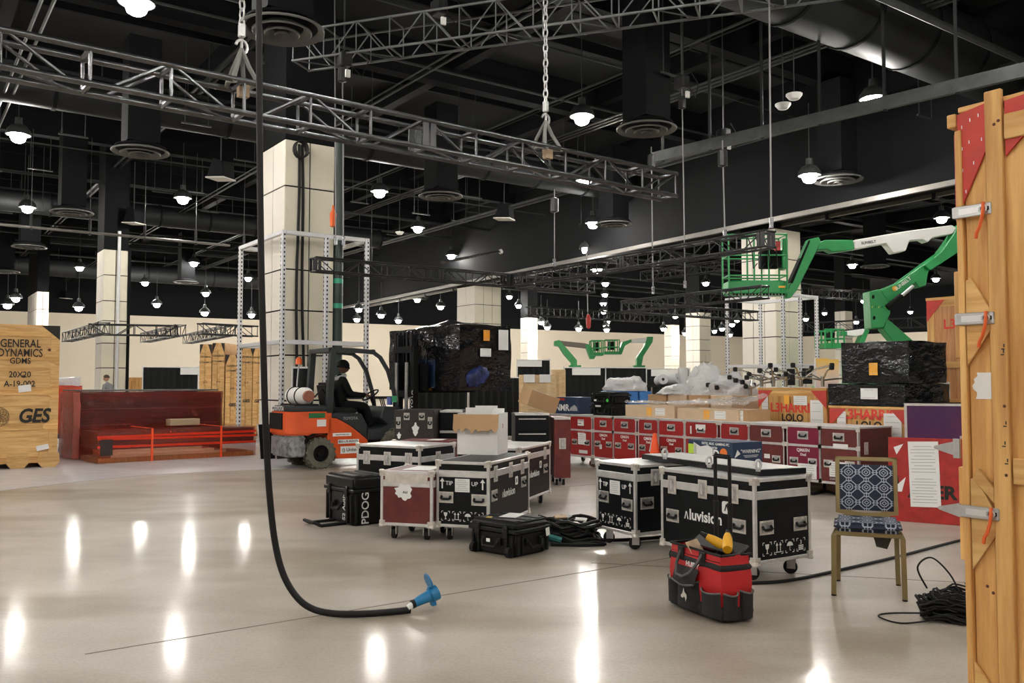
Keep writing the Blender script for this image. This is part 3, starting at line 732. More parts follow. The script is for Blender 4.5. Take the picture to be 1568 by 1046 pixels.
# printed marks
def mark_icons(parent, M, s=.07, gap=.105):
    """glass, two arrows, umbrella and a three-layer stack in corner brackets"""
    def br():
        g = MB()
        for a in (-1, 1):
            for b in (-1, 1):
                g.box((a * s * .6, b * s * .62 - b * s * .12, 0), (s * .07, s * .24, .001)); g.box((a * s * .6 - a * s * .12, b * s * .62, 0), (s * .24, s * .07, .001))
        return g
    def glass(): return br().prism([(-s * .28, s * .45), (s * .28, s * .45), (s * .2, s * .05), (s * .05, -s * .08), (s * .05, -s * .36), (s * .2, -s * .46), (-s * .2, -s * .46), (-s * .05, -s * .36), (-s * .05, -s * .08), (-s * .2, s * .05)], 0, .001)
    def arrows():
        g = br().box((0, -s * .44, 0), (s * .9, s * .08, .001))
        for a in (-1, 1): g.prism([(a * s * .24 - s * .05, -s * .36), (a * s * .24 + s * .05, -s * .36), (a * s * .24 + s * .05, s * .2), (a * s * .24 + s * .18, s * .2), (a * s * .24, s * .5), (a * s * .24 - s * .18, s * .2), (a * s * .24 - s * .05, s * .2)], 0, .001)
        return g
    def umb():
        pts = [(s * .45 * math.cos(t), s * .02 + s * .42 * math.sin(t)) for t in [k * math.pi / 8 for k in range(9)]]
        return br().prism(pts, 0, .001).box((0, -s * .2, 0), (s * .06, s * .45, .001)).box((s * .07, -s * .42, 0), (s * .16, s * .06, .001))
    def stk(): return br().box((0, -s * .1, 0), (s * .7, s * .13, .001)).box((0, -s * .28, 0), (s * .7, s * .13, .001)).box((0, -s * .46, 0), (s * .7, s * .13, .001))
    for i, (nm, fn) in enumerate((('fragile_mark', glass), ('this_way_up_mark', arrows), ('keep_dry_mark', umb), ('stack_mark', stk))):
        q = M @ T((i - 1.5) * gap, 0, .0015)
        o = inst(nm, (nm, s), fn, white, parent, q)
        if i == 3: text(parent, '3', s * .55, q @ T(0, s * .22, 0), white, .02)
def up_arrow(parent, M, s=.1):
    inst('up_arrow', ('upa', s), lambda: MB().prism([(-s * .07, -s * .5), (s * .07, -s * .5), (s * .07, s * .15), (s * .25, s * .15), (0, s * .5), (-s * .25, s * .15), (-s * .07, s * .15)], 0, .001), white, parent, M @ T(0, 0, .0015))
def aluv(parent, M, s, sx=1.0):
    """brand word with open letter a, and the rounded square mark"""
    t = s * .13
    MB().prism([(-s * .3, -s * .32), (-s * .3 + t * 1.15, -s * .32), (-s * .02, s * .12), (s * .02 + t * .0, s * .12), (s * .3 - t * 1.15, -s * .32), (s * .3, -s * .32), (s * .07, s * .22), (-s * .07, s * .22)], 0, .001).build('lettering', white, parent, M @ T(-s * 2.0, 0, .0015) @ Matrix.Diagonal((sx * .72, 1, 1, 1)))
    text(parent, 'luvision', s * 1.05, M @ T(-s * 1.72, 0, .001), white, .025, 1.0, 0, sx, 'LEFT')
    q = s * .42; pts = []
    for cx_, cy_, a0 in ((1, 1, 0), (-1, 1, 90), (-1, -1, 180), (1, -1, 270)):
        for k in range(5): t_ = R(a0 + k * 22.5); pts.append((cx_ * q * .62 + q * .38 * math.cos(t_), cy_ * q * .62 + q * .38 * math.sin(t_)))
    M2 = M @ T(s * 1.9, s * .92, .0015)
    o = MB().prism(pts, 0, .001).build('brand_mark', white, parent, M2)
    MB().prism([(-q * .5, -q * .55), (-q * .26, -q * .55), (0, q * .22), (q * .26, -q * .55), (q * .5, -q * .55), (q * .13, q * .55), (-q * .13, q * .55)], .001, .002).build('brand_letter', blk, o)
def tip_face(o, M, w, h):
    text(o, 'TIP', .055, M @ T(-w * .25, h * .665, .001), white, .01); text(o, 'UP', .055, M @ T(w * .23, h * .665, .001), white, .01)
    up_arrow(o, M @ T(-w * .38, h * .665), .1); up_arrow(o, M @ T(w * .38, h * .665), .1)
    note(o, M @ T(w * .0, h * .64, .001), .15, .125, paper, 6)
    mark_icons(o, M @ T(0, h * .17), .07, w * .21)
GA = 'black aluvision-lettered flight cases'; GA = 'black lettered flight cases on castors'
ZB = .14
# --- A: big case on the right
c, w, d = place((1157, 866), 1012, 1243, 32, ZB); h = .64
caseA = flight_case('flight_case', 'large black flight case with white lettering and marked end, right of the red tool bag', c, 32, w, d, h, ZB, blk, .11, [('W', -d * .36), ('W', -d * .02), ('W', d * .3)], [('W', -d * .36, h * .4), ('W', d * .34, h * .42), ('S', -w * .3, h * .42), ('S', w * .3, h * .42)], GA, top=alu, casters=.6)
aluv(caseA, FM('W', w, d, ZB) @ T(.02, h * .45), .115)
mark_icons(caseA, FM('S', w, d, ZB) @ T(0, h * .17), .078, w * .2)
dA, wA, cA = d, w, c
# --- B: case behind it on the left
c, w, d = place((973, 821.5), 913, None, 31, ZB, w=1.15); h = .63
caseB = flight_case('flight_case', 'black flight case reading TIP UP, next to the loose cable heap', c, 31, w, d, h, ZB, blk, .1, [('S', -w * .3)], [('W', -d * .3, h * .48), ('W', d * .3, h * .42), ('S', -w * .38, h * .45)], GA, top=alu, casters=.9)
tip_face(caseB, FM('W', w, d, ZB), d, h)
# board lying over both cases
zt = ZB + .645
p0, p1, p2 = flo(983, 703, zt), flo(1164, 729, zt), flo(1085, 690, zt)
ya = math.atan2((p1 - p0).y, (p1 - p0).x); ln = (p1 - p0).length
o = thing('display_panel', 'flat silver panel with thick black edge lying across two black flight cases', 'panel', (p0.x, p0.y, zt), ya)
MB().bx(0, ln, 0, .46, .0, .045).build('black_edge', blk, o); MB().bx(.02, ln - .02, .02, .44, .0452, .05).build('panel_face', alu, o)
def ring_bolt(px, py, lb, z):
    P = flo(px, py, z); o = thing('ring_bolt', lb, 'ring bolt', (P.x, P.y, z), .6, 'pale ring bolts on the silver panel')
    MB().tube([(.03 * math.cos(t), 0, .05 + .035 * math.sin(t)) for t in [k * math.pi / 5 for k in range(10)]], .011, 6, closed=True).build('ring', wsteel, o, smooth=True); MB().lathe([(.018, 0), (.018, .018), (0, .02)], 8).build('bolt', steel, o)
ring_bolt(1086, 716, 'pale ring bolt on the silver panel behind the bag handle', zt + .05); ring_bolt(1161, 722, 'pale ring bolt at the right end of the silver panel', zt + .05); ring_bolt(1018, 703, 'small pale ring bolt at the left end of the silver panel', zt + .05)
# --- C: case left of centre with TIP UP
c, w, d = place((749, 811), 811, 667.5, -20, ZB, w=.55, d=1.2)
P = flo(749, 811, ZB); ya = R(-20); ex = Vector((math.cos(ya), math.sin(ya), 0)); ey = Vector((-ex.y, ex.x, 0))
wC = -along(P, -ex, 667.5) if False else along(P, -ex, 667.5); dC = along(P, ey, 811)
cC = P - ex * wC / 2 + ey * dC / 2; cC.z = 0; h = .62
caseC = flight_case('flight_case', 'black flight case reading TIP UP, under the white carton', cC, -20, wC, dC, h, ZB, blk, .1, [('E', -dC * .36), ('E', 0), ('E', dC * .3)], [('S', -wC * .31, h * .45), ('S', wC * .31, h * .43), ('E', -dC * .38, h * .48), ('E', dC * .34, h * .55)], GA, top=blk, casters=.2)
tip_face(caseC, FM('S', wC, dC, ZB), wC, h)
aluv(caseC, FM('E', wC, dC, ZB) @ T(-.02, h * .46), .1)
# --- D: small maroon case
P = flo(662, 808, ZB); ya = R(-17); ex = Vector((math.cos(ya), math.sin(ya), 0)); ey = Vector((-ex.y, ex.x, 0))
wD = along(P, -ex, 582); dD = .62; cD = P - ex * wD / 2 + ey * dD / 2; cD.z = 0
caseD = flight_case('flight_case', 'small maroon flight case with torn white sticker on castors', cD, -17, wD, dD, .52, ZB, maroon, .1, (), (), 'maroon flight cases', top=maroon, casters=.1, capm=alu_w)
MB().bx(-wD / 2 + .05, wD / 2 - .05, -.004, 0, -.035, .06).build('worn_lid_front', alu_w, caseD, FM('S', wD, dD, .58) @ RX(0) @ T(0, 0, .004) @ Matrix(((1, 0, 0, 0), (0, 0, 1, 0), (0, 1, 0, 0), (0, 0, 0, 1))))
pts = []
rs = random.Random(3)
for k in range(22):
    t = k / 22 * 2 * math.pi; r_ = .075 * (1 + rs.uniform(-.25, .3)); pts.append((r_ * 1.1 * math.cos(t), r_ * math.sin(t)))
MB().prism(pts, 0, .001).build('torn_sticker', white, caseD, FM('S', wD, dD, ZB) @ T(-.02, .33, .002)); text(caseD, 'Aid', .035, FM('S', wD, dD, ZB) @ T(-.01, .32, .0035), bprint, .02)
note(caseD, T(.05, .0, .662), .28, .4, paper)
# --- E: black case with three latches behind
P = flo(643, 684, .8); ya = R(-30); ex = Vector((math.cos(ya), math.sin(ya), 0)); ey = Vector((-ex.y, ex.x, 0))
wE = along(P, -ex, 546); dE = along(P, ey, 697); cE = P - ex * wE / 2 + ey * dE / 2; cE.z = 0
caseE = flight_case('flight_case', 'black flight case with three front latches in front of the forklift', cE, -30, wE, dE, .66, ZB, blk, .13, [('S', -wE * .33), ('S', 0), ('S', wE * .33), ('E', 0)], [('S', -wE * .34, h * .4)], GA, top=alu)
# --- F: case behind C on the right
P = flo(843, 753, ZB); ya = R(-20); ex = Vector((math.cos(ya), math.sin(ya), 0)); ey = Vector((-ex.y, ex.x, 0))
wF, dF = .56, 1.15; P = P - ey * dF; cF = P - ex * wF / 2 + ey * dF / 2; cF.z = 0
caseF = flight_case('flight_case', 'black flight case showing only its lettered end, right behind the white carton', cF, -20, wF, dF, .62, ZB, blk, .1, [('E', dF * .3), ('E', -dF * .3)], [('E', dF * .33, h * .5)], GA, top=alu, casters=.5)
aluv(caseF, FM('E', wF, dF, ZB) @ T(-.02, h * .46), .1)
# ------------------------------------------------------------------ white carton on case C
zc = ZB + .62
P = flo(762, 697, zc); ya = R(-14); ex = Vector((math.cos(ya), math.sin(ya), 0)); ey = Vector((-ex.y, ex.x, 0))
wB = along(P, -ex, 700); dB = along(P, ey, 787); dB = max(.2, min(dB, .42)); cB = P - ex * wB / 2 + ey * dB / 2
hB = (697 - 634) / F * P.y
o = thing('open_carton', 'open white carton with torn brown flap on the TIP UP flight case', 'box', (cB.x, cB.y, zc), ya)
t = .008
MB().bx(-wB / 2, wB / 2, -dB / 2, -dB / 2 + t, 0, hB * .9).build('front_wall', wcard, o); MB().bx(-wB / 2, wB / 2, dB / 2 - t, dB / 2, 0, hB).build('back_wall', wcard, o)
MB().bx(-wB / 2, -wB / 2 + t, -dB / 2 + t, dB / 2 - t, 0, hB).build('side_wall', wcard, o); MB().bx(wB / 2 - t, wB / 2, -dB / 2 + t, dB / 2 - t, 0, hB).build('side_wall', wcard, o)
MB().bx(-wB / 2 + t, wB / 2 - t, -dB / 2 + t, dB / 2 - t, 0, t).build('bottom', wcard, o)
rs = random.Random(8); top_ = [(-wB / 2 - .03 + k / 14 * (wB + .05), 0) for k in range(15)]
low = [(x, -.17 - rs.uniform(-.03, .035)) for x, _ in top_]
MB().prism(top_ + low[::-1], 0, .006).build('torn_flap', card, o, FM('S', wB, dB, hB * .98) @ T(0, 0, .03) @ RX(R(-9)))
note(o, FM('S', wB, dB, hB * .6) @ T(.0, -.03, .002), wB * .6, .03, mat('grey_tape', (.6, .58, .55), .2))
MB().box((0, 0, .001), (.02, .045, .002)).build('red_mark', redp, o, FM('E', wB, dB, hB * .68) @ T(0, 0, 0))
for i, (x, a, hh) in enumerate(((-.06, 6, .06), (.1, -5, .05), (.02, 2, .075))):
    MB().bx(-.12, .12, -.002, .002, 0, hB + hh - .01).build('paper_sheet', paper, o, T(x, -.02 + .05 * i, .01) @ RZ(R(a * 3)) @ RX(R(a)))
# ------------------------------------------------------------------ rugged black plastic cases
def rugged(name, label, c, yaw, w, d, h, z0=0.0, lidf=.28, ribs=5, group='rugged black plastic cases', handles=('S',), nl=2, m=None):
    o = thing(name, label, 'hard case', (c[0], c[1], z0), R(yaw), group); m = m or blkp
    zl = h * (1 - lidf)
    MB().add([(-w / 2 + .02, -d / 2 + .02, 0), (w / 2 - .02, -d / 2 + .02, 0), (w / 2 - .02, d / 2 - .02, 0), (-w / 2 + .02, d / 2 - .02, 0), (-w / 2, -d / 2, zl), (w / 2, -d / 2, zl), (w / 2, d / 2, zl), (-w / 2, d / 2, zl)],
             [(3, 2, 1, 0), (4, 5, 6, 7), (0, 1, 5, 4), (1, 2, 6, 5), (2, 3, 7, 6), (3, 0, 4, 7)]).build('base_shell', m, o, bevel=.025, seg=3, smooth=True)
    MB().bx(-w / 2, w / 2, -d / 2, d / 2, zl + .004, h).build('lid_shell', m, o, bevel=.028, seg=3, smooth=True)
    MB().bx(-w / 2 - .01, w / 2 + .01, -d / 2 - .01, d / 2 + .01, zl - .014, zl + .022).build('rim', m, o, bevel=.006)
    for k in range(ribs):
        x = -w / 2 + w * (k + .5) / ribs
        MB().bx(x - w / ribs * .28, x + w / ribs * .28, -d / 2 + .05, d / 2 - .05, h, h + .008).build('lid_rib', m, o, bevel=.004)
    for f, ln in (('S', w), ('W', d), ('E', d)):
        for sx in (-1, 1):
            for u in (.3, .42): MB().bx(-.012, .012, .02, zl - .03, -.02, .012).build('shell_rib', m, o, FM(f, w, d) @ T(sx * ln * u, 0, -.004), bevel=.004)
    def lt(f, u):
        q = inst('latch', 'rlat', lambda: MB().bx(-.028, .028, -.055, .035, .0, .024).bx(-.022, .022, .03, .05, -.005, .02), m, o, FM(f, w, d, zl) @ T(u, .0, .004), bevel=.005)
    for f in handles[:1]:
        for s in ((-1, 1) if nl == 2 else (-1, 0, 1)): lt(f, s * (w if f in 'SN' else d) * .3)
    for f in handles:
        hw = .09
        g = MB().tube([(-hw, .0, .0), (-hw, -.015, .03), (-hw * .8, -.06, .045), (hw * .8, -.06, .045), (hw, -.015, .03), (hw, 0, 0)], .014, 8)
        g.build('handle', rub, o, FM(f, w, d, zl * .55) @ T(0, .02, .0), smooth=True)
        for s in (-1, 1): MB().bx(-.02, .02, -.03, .03, -.005, .02).build('handle_lug', m, o, FM(f, w, d, zl * .58) @ T(s * hw, 0, 0), bevel=.004)
    for sx in (-1, 1):
        for sy in (-1, 1): MB().bx(sx * w * .36 - .03, sx * w * .36 + .03, sy * d * .36 - .03, sy * d * .36 + .03, 0, .012).build('foot', rub, o)
    return o
P = flo(790, 856); c, w, d = place((790, 856), 719, 842, 48, 0.0)
hp = (856 - 803) / F * P.y
rug = rugged('rugged_case', 'low black rugged case with a white lid label, before the cable heap', c, 48, w, d, hp, handles=('W', 'S'), ribs=3)
note(rug, T(.06, .02, hp + .009) @ RZ(R(20)), .26, .16, paper); note(rug, T(-.16, .1, hp + .009) @ RZ(.5), .07, .05, mat('yellow_tag', (.7, .5, .1), .6))
note(rug, FM('W', w, d, hp * .45) @ T(0, 0, .052), .045, .03, paper); note(rug, FM('S', w, d, hp * .62) @ T(w * .38, 0, .02) @ RZ(.15), .05, .07, paper)
for s in (-1, 1): MB().lathe([(0, -.02), (.045, -.02), (.045, .02), (0, .02)], 12, RX(math.pi / 2)).build('wheel', rub, rug, T(-w / 2 - .01, s * d * .38, .046))
# upright rugged case with stencilled letters at the far left of the group
P = flo(541, 806); ya = 0
P0 = flo(538, 806); ex = Vector((math.cos(R(-6)), math.sin(R(-6)), 0)); ey = Vector((-ex.y, ex.x, 0))
wP = along(P0, ex, 586); dP = along(P0, Vector((-math.cos(R(50)), math.sin(R(50)), 0)), 497)
cc_, wP, dP = place((541, 807), 497, 588, 38, 0.0, w=.45)
hP = (807 - 733) / F * P.y
rug2 = rugged('rugged_case', 'tall black rugged case stencilled with white letters beside the maroon case', (cc_.x, cc_.y), 38, wP, dP, hP, lidf=.3, ribs=3, handles=('W',))
text(rug2, 'PDOG', .12, FM('S', wP, dP, hP * .36) @ T(-wP * .2, 0, .014) @ RZ(math.pi / 2), white, .012); text(rug2, 'S2 Auth', .085, FM('W', wP, dP, hP * .36) @ T(dP * .22, 0, .014) @ RZ(math.pi / 2), white, .012)
for k in (-1, 1): MB().bx(-.3, 0, k * .14 - .022, k * .14 + .022, .0, .03).build('skid_bar', rub, rug2, T(-wP / 2 + .02, 0, 0), bevel=.006)
MB().tube([(-.3, -.14, .02), (-.36, -.12, .05), (-.36, .12, .05), (-.3, .14, .02)], .018, 6).build('pull_handle', rub, rug2, T(-wP / 2 + .02, 0, 0), smooth=True)
# ------------------------------------------------------------------ cable heap, coils and floor cables
def smooth_path(P, n=6):
    P = [Vector(p) for p in P]; pts = []
    for i in range(len(P) - 1):
        p0 = P[max(i - 1, 0)]; p1 = P[i]; p2 = P[i + 1]; p3 = P[min(i + 2, len(P) - 1)]
        for k in range(n):
            t = k / n; pts.append(.5 * ((2 * p1) + (p2 - p0) * t + (2 * p0 - 5 * p1 + 4 * p2 - p3) * t * t + (3 * p1 - p0 - 3 * p2 + p3) * t ** 3))
    return pts + [P[-1]]
def coil(label, P, r, n, r_c, spread, hgt, seed, name='cable_heap', cat='cable', squash=(1, .8), m=None, loops=()):
    rs = random.Random(seed); o = thing(name, label, cat, P, 0)
    for k in range(n):
        ax, ay = r * rs.uniform(.55, 1.0) * squash[0], r * rs.uniform(.5, 1.0) * squash[1]
        ox, oy = rs.uniform(-spread, spread), rs.uniform(-spread, spread) * squash[1]; z0 = r_c + hgt * k / n * rs.uniform(.5, 1); ph = rs.uniform(0, 6.28); tl = rs.uniform(-.12, .12); w1 = rs.uniform(0, .18)
        pts = [(ox + ax * math.cos(t) * (1 + w1 * math.sin(3 * t + ph)), oy + ay * math.sin(t) * (1 + w1 * math.sin(2 * t + ph)), max(r_c, z0 + tl * math.cos(t + ph) * r + .015 * math.sin(5 * t))) for t in [i * math.pi / 12 for i in range(24)]]
        MB().tube(pts, r_c, 6, closed=True).build('cable_loop', m or cablem, o, smooth=True)
    for pts in loops:
        pts = smooth_path(pts); MB().tube(pts, r_c, 6).build('cable_end', m or cablem, o, smooth=True)
    return o
Pc = flo(873, 827)
heap = coil('heap of thick black cable with pale tags between the black cases', Pc, .27, 20, .017, .12, .2, 4, loops=([(.2, -.1, .02), (.45, -.12, .02), (.7, -.05, .02), (.95, .05, .02), (1.25, .02, .02)], [(.15, -.2, .02), (.3, -.32, .02), (.1, -.36, .02), (-.2, -.33, .02)]))
for i, (x, y, z, a) in enumerate(((-.1, -.15, .24, .3), (.1, -.05, .2, -.5), (-.02, .0, .22, 1.2), (.2, -.12, .16, .9))): MB().bx(-.06, .06, -.02, .02, 0, .012).build('pale_tag', (cardl, wcard, gplast, alu)[i], heap, T(x, y, z) @ RZ(a) @ RX(.5))
MB().tube([(-.3, -.2, .06), (-.22, -.28, .08), (-.1, -.3, .05)], .03, 8).build('teal_plug', mat('teal_plastic', (.03, .2, .2), .4), heap, smooth=True)
Pk = flo(1468, 948)
kn = coil('wound coil of thin black cable on the floor beside the wooden crate', Pk, .24, 46, .006, .05, .2, 9, name='cable_coil', squash=(1, .75), loops=(
    [(-.15, .1, .17), (-.2, .12, .3), (-.1, .14, .36), (.0, .1, .26), (.05, .05, .12)], [(-.2, -.05, .05), (-.4, .1, .01), (-.5, .02, .01), (-.42, -.12, .006), (-.2, -.1, .02)], [(.1, .1, .2), (.2, .15, .24), (.3, .12, .2)]))
def floor_cable(label, px, r=.012, name='floor_cable'):
    P = [flo(x, y, r) for x, y in px]
    # smooth
    pts = []
    for i in range(len(P) - 1):
        p0 = P[max(i - 1, 0)]; p1 = P[i]; p2 = P[i + 1]; p3 = P[min(i + 2, len(P) - 1)]
        for k in range(6):
            t = k / 6; pts.append(.5 * ((2 * p1) + (p2 - p0) * t + (2 * p0 - 5 * p1 + 4 * p2 - p3) * t * t + (3 * p1 - p0 - 3 * p2 + p3) * t ** 3))
    pts.append(P[-1])
    return tag(MB().tube(pts, r, 6).build(name, cablem, smooth=True), label, 'cable')
floor_cable('black cable snaking across the floor behind the banquet chair', [(1150, 893), (1190, 891), (1225, 886), (1290, 872), (1380, 851), (1460, 830), (1540, 812)], .013)
floor_cable('thin dark cable lying on the floor beside the red case wheels', [(1225, 750), (1243, 756), (1262, 752), (1285, 758)], .02)
# heavy hanging power cable with blue connector
Yc = 5.75
px = [(396, -20), (397, 100), (398, 250), (400, 400), (403, 520), (405, 600), (408, 680), (413, 760), (421, 830), (434, 880), (455, 915), (480, 933), (515, 940), (560, 940), (600, 937), (628, 934)]
P = []
for i, (x, y) in enumerate(px):
    if y < 930: q = dep(x, y, Yc)
    else: q = flo(x, y, .024)
    P.append(q)
for i in range(9, 12): P[i] = P[i].lerp(dep(px[i][0], px[i][1], P[12].y + (Yc - P[12].y) * (12 - i) / 4), .9)
P[0] = P[1] + (P[0] - P[1]) * ((ZH - P[1].z) / (P[0].z - P[1].z))
pts = []
for i in range(len(P) - 1):
    p0 = P[max(i - 1, 0)]; p1 = P[i]; p2 = P[i + 1]; p3 = P[min(i + 2, len(P) - 1)]
    if i == 0: pts.append(p1); continue
    if i == 1: p0 = p1 + (p1 - p2)
    for k in range(6):
        t = k / 6; pts.append(.5 * ((2 * p1) + (p2 - p0) * t + (2 * p0 - 5 * p1 + 4 * p2 - p3) * t * t + (3 * p1 - p0 - 3 * p2 + p3) * t ** 3))
pts.append(P[-1])
for q in pts: q.z = max(q.z, .023)
cab = thing('power_cable', 'thick black power cable hanging from the ceiling with a blue plug on its end', 'cable', (0, 0, 0))
MB().tube(pts, .022, 10).build('cable', cablem, cab, smooth=True)
e = P[-1]; dr = (P[-1] - P[-2]).normalized(); dr = Vector((dr.x, dr.y + .12, 0)).normalized(); Mq = T(e.x, e.y, .055) @ RZ(math.atan2(dr.y, dr.x)) @ RY(R(-12)) @ Matrix.Scale(.72, 4)
MB().tube([(-.03, 0, -.02), (.02, 0, -.005)], .03, 10).build('white_collar', white, cab, Mq, smooth=True)
MB().tube([(.015, 0, 0), (.03, 0, 0), (.045, 0, 0)], .04, 12).build('black_gland', blkp, cab, Mq, smooth=True)
plug = MB().tube([(.04, 0, 0), (.1, 0, .01), (.2, 0, .02), (.205, 0, .02), (.28, 0, .03)], [.036, .045, .055, .07, .07], 14).build('blue_plug', bluep, cab, Mq, smooth=True)
MB().lathe([(.0, 0), (.075, 0), (.078, .012), (.03, .02), (0, .02)], 14).build('plug_cap', bluep, plug, T(.21, 0, .15) @ RY(R(82)), smooth=True)
MB().bx(.2, .23, -.02, .02, .07, .1).build('cap_hinge', bluep, plug); MB().bx(.2, .24, -.03, .03, -.075, -.03).build('latch_tab', bluep, plug)
# ------------------------------------------------------------------ red and black tool bag
c, w, d = place((1106, 957), 1027, 1152, 24, 0.0)
P = flo(1106, 957); hb = .42
bag = thing('tool_bag', 'red and black wheeled tool bag with telescopic handle standing on the floor', 'tool bag', c, R(24))
redf = mat('red_nylon', (.55, .012, .016), .5, bump=.2, bscale=150, var=.15, scale=6); blkf = mat('black_nylon', (.01, .01, .011), .75, bump=.25, bscale=170)
greyf = mat('grey_webbing', (.12, .12, .12), .8, bump=.2, bscale=120)
def lump(w, d, z0, z1, seed, nx=14, nz=8, amp=.012):
    """soft-sided open box"""
    g = MB(); rs = random.Random(seed); off = rs.uniform(0, 50); n = nx * 4; rows = nz + 1; vs = []
    for j in range(rows):
        z = z0 + (z1 - z0) * j / nz; bul = .012 * math.sin(math.pi * j / nz)
        for i in range(n):
            t = 2 * math.pi * i / n; ct, st = math.cos(t), math.sin(t); k = 1 / max(abs(ct), abs(st)) ** .82
            x = ct * k * (w / 2 + bul) ; y = st * k * (d / 2 + bul); q = noise.noise(Vector((x * 9 + off, y * 9, z * 9)))
            vs.append((x * (1 + amp * q * 2), y * (1 + amp * q * 2), z + (.006 * q if 0 < j else 0)))
    fs = [(j * n + i, j * n + (i + 1) % n, (j + 1) * n + (i + 1) % n, (j + 1) * n + i) for j in range(nz) for i in range(n)] + [tuple(range(n))[::-1]]
    return g.add(vs, fs)
lump(w, d, .06, hb, 2).build('bag_body', redf, bag, smooth=True)
lump(w + .012, d + .012, .012, .1, 3).build('base_tub', blkf, bag, smooth=True)
lump(w + .006, d + .006, hb - .105, hb - .055, 2).build('black_band', blkf, bag, smooth=True)
lump(w * .97, d * .95, hb - .05, hb - .04, 5).build('inner_tray', dark, bag, smooth=True)
def pocket(f, u, v0, v1, pw, dep_, m=blkf, nm='pocket'):
    g = MB(); n = 10; nz = 5; vs = []
    for j in range(nz + 1):
        for i in range(n + 1):
            s = i / n; b = math.sin(math.pi * s) ** .5 * dep_ * (.75 + .25 * j / nz)
            vs.append((-pw / 2 + pw * s, v0 + (v1 - v0) * j / nz - .012 * math.sin(math.pi * s) * (j == nz), b))
    fs = [(j * (n + 1) + i, j * (n + 1) + i + 1, (j + 1) * (n + 1) + i + 1, (j + 1) * (n + 1) + i) for j in range(nz) for i in range(n)]
    base = [(p[0], p[1], -.01) for p in vs]
    g.add(vs, fs); g.add([vs[i] for i in range(n + 1)] + [(-pw / 2 + pw * i / n, v0, -.01) for i in range(n + 1)], [(i, i + 1, n + 2 + i, n + 1 + i) for i in range(n)])
    o = g.build(nm, m, bag, FM(f, w, d) @ T(u, 0, .006), smooth=True)
    MB().tube([(p[0], p[1], p[2] + .002) for p in vs[-(n + 1):]], .006, 5).build('pocket_piping', greyf, o, smooth=True)
    return o
pocket('W', -d * .1, .03, .22, d * .42, .05); pocket('W', d * .32, .03, .19, d * .34, .04); pocket('W', -d * .42, .03, .2, d * .18, .03)
pocket('S', -w * .25, .03, .19, w * .46, .04); pocket('S', w * .27, .03, .2, w * .42, .045)
fl = MB().grid(lambda s, t: (-d * .22 + d * .44 * s, .295 - .09 * t - .02 * math.sin(math.pi * s) * t, .012 + .055 * math.sin(math.pi * t * .55) * (.6 + .4 * math.sin(math.pi * s))), 8, 5)
fl.build('pocket_flap', blkf, bag, FM('W', w, d) @ T(-d * .1, 0, .004), smooth=True)
MB().tube([(-d * .22 + d * .44 * s / 8, .205 - .02 * math.sin(math.pi * s / 8), .066) for s in range(9)], .007, 5).build('flap_piping', greyf, bag, FM('W', w, d) @ T(-d * .1, 0, .0), smooth=True)
# dog-head emblem and lettering
s = .06
MB().prism([(-.5 * s, -.1 * s), (-.2 * s, .15 * s), (.0, .75 * s), (.18 * s, .3 * s), (.55 * s, .15 * s), (.6 * s, -.2 * s), (.35 * s, -.65 * s), (.3 * s, -.3 * s), (.05 * s, -.15 * s), (-.15 * s, -.35 * s), (-.45 * s, -.3 * s)], 0, .0015).build('dog_head_emblem', mat('silver_print', (.6, .58, .52), .4), bag, FM('W', w, d) @ T(-d * .08, .12, .0585))
text(bag, 'HUSKY', .045, FM('W', w, d) @ T(-d * .02, .315, .0145), white, .03, 1, .15)
for f, u, ln in (('W', -d * .04, d * .26),):
    pts = [(u - ln * .8, hb - .03, .01), (u - ln * .78, hb - .11, .05), (u - ln * .5, hb - .17, .08), (u + .0, hb - .175, .085), (u + ln * .5, hb - .14, .08), (u + ln * .75, hb - .08, .05), (u + ln * .8, hb - .02, .01)]
    MB().tube(pts, .011, 8).build('carry_handle', mat('charcoal_grip', (.06, .06, .065), .6), bag, FM(f, w, d), smooth=True)
    for q in (-.8, .8): MB().bx(u + ln * q - .03, u + ln * q + .03, hb - .09, hb - .005, .004, .018).build('handle_patch', blkf, bag, FM(f, w, d), bevel=.004)
# open steel mouth frame
g = MB()
for sy in (-1, 1): g.tube([(-w / 2, sy * d * .49, hb), (w / 2, sy * d * .49, hb)], .009, 6)
for sx in (-1, 1): g.tube([(sx * w / 2, -d * .49, hb), (sx * w / 2, d * .49, hb)], .009, 6)
g.build('mouth_frame', blkp, bag, smooth=True)
MB().bx(-.006, .006, -d * .48, d * .42, 0, .1).build('raised_flap', mat('dark_grey_flap', (.05, .055, .055), .6), bag, T(w * .1, 0, hb - .01) @ RY(R(55)))
MB().bx(-.1, .08, -.002, .002, 0, .1).build('paper_sheet', cardl, bag, T(-w * .12, d * .12, hb - .05) @ RZ(R(30)) @ RX(R(-35)))
hx = w * .5 - .02
hz = 1.03
for sy in (-1, 1):
    y = -.02 + sy * .075
    MB().tube([(hx, y, .1), (hx, y, .70)], .016, 8).build('handle_tube', blkp, bag, smooth=True); MB().tube([(hx, y, .70), (hx, y, hz - .02)], .0125, 8).build('handle_tube', blkp, bag, smooth=True)
    MB().tube([(hx, y, .685), (hx, y, .715)], .02, 8).build('tube_collar', blkp, bag, smooth=True)
MB().bx(hx - .016, hx + .016, -.02 - .095, -.02 + .095, hz - .03, hz).build('handle_grip', rub, bag, bevel=.012, seg=2)
for sy in (-1, 1): MB().lathe([(0, -.02), (.05, -.02), (.05, .02), (0, .02)], 12, RX(math.pi / 2)).build('wheel', rub, bag, T(w / 2 + .0, sy * d * .38, .05))
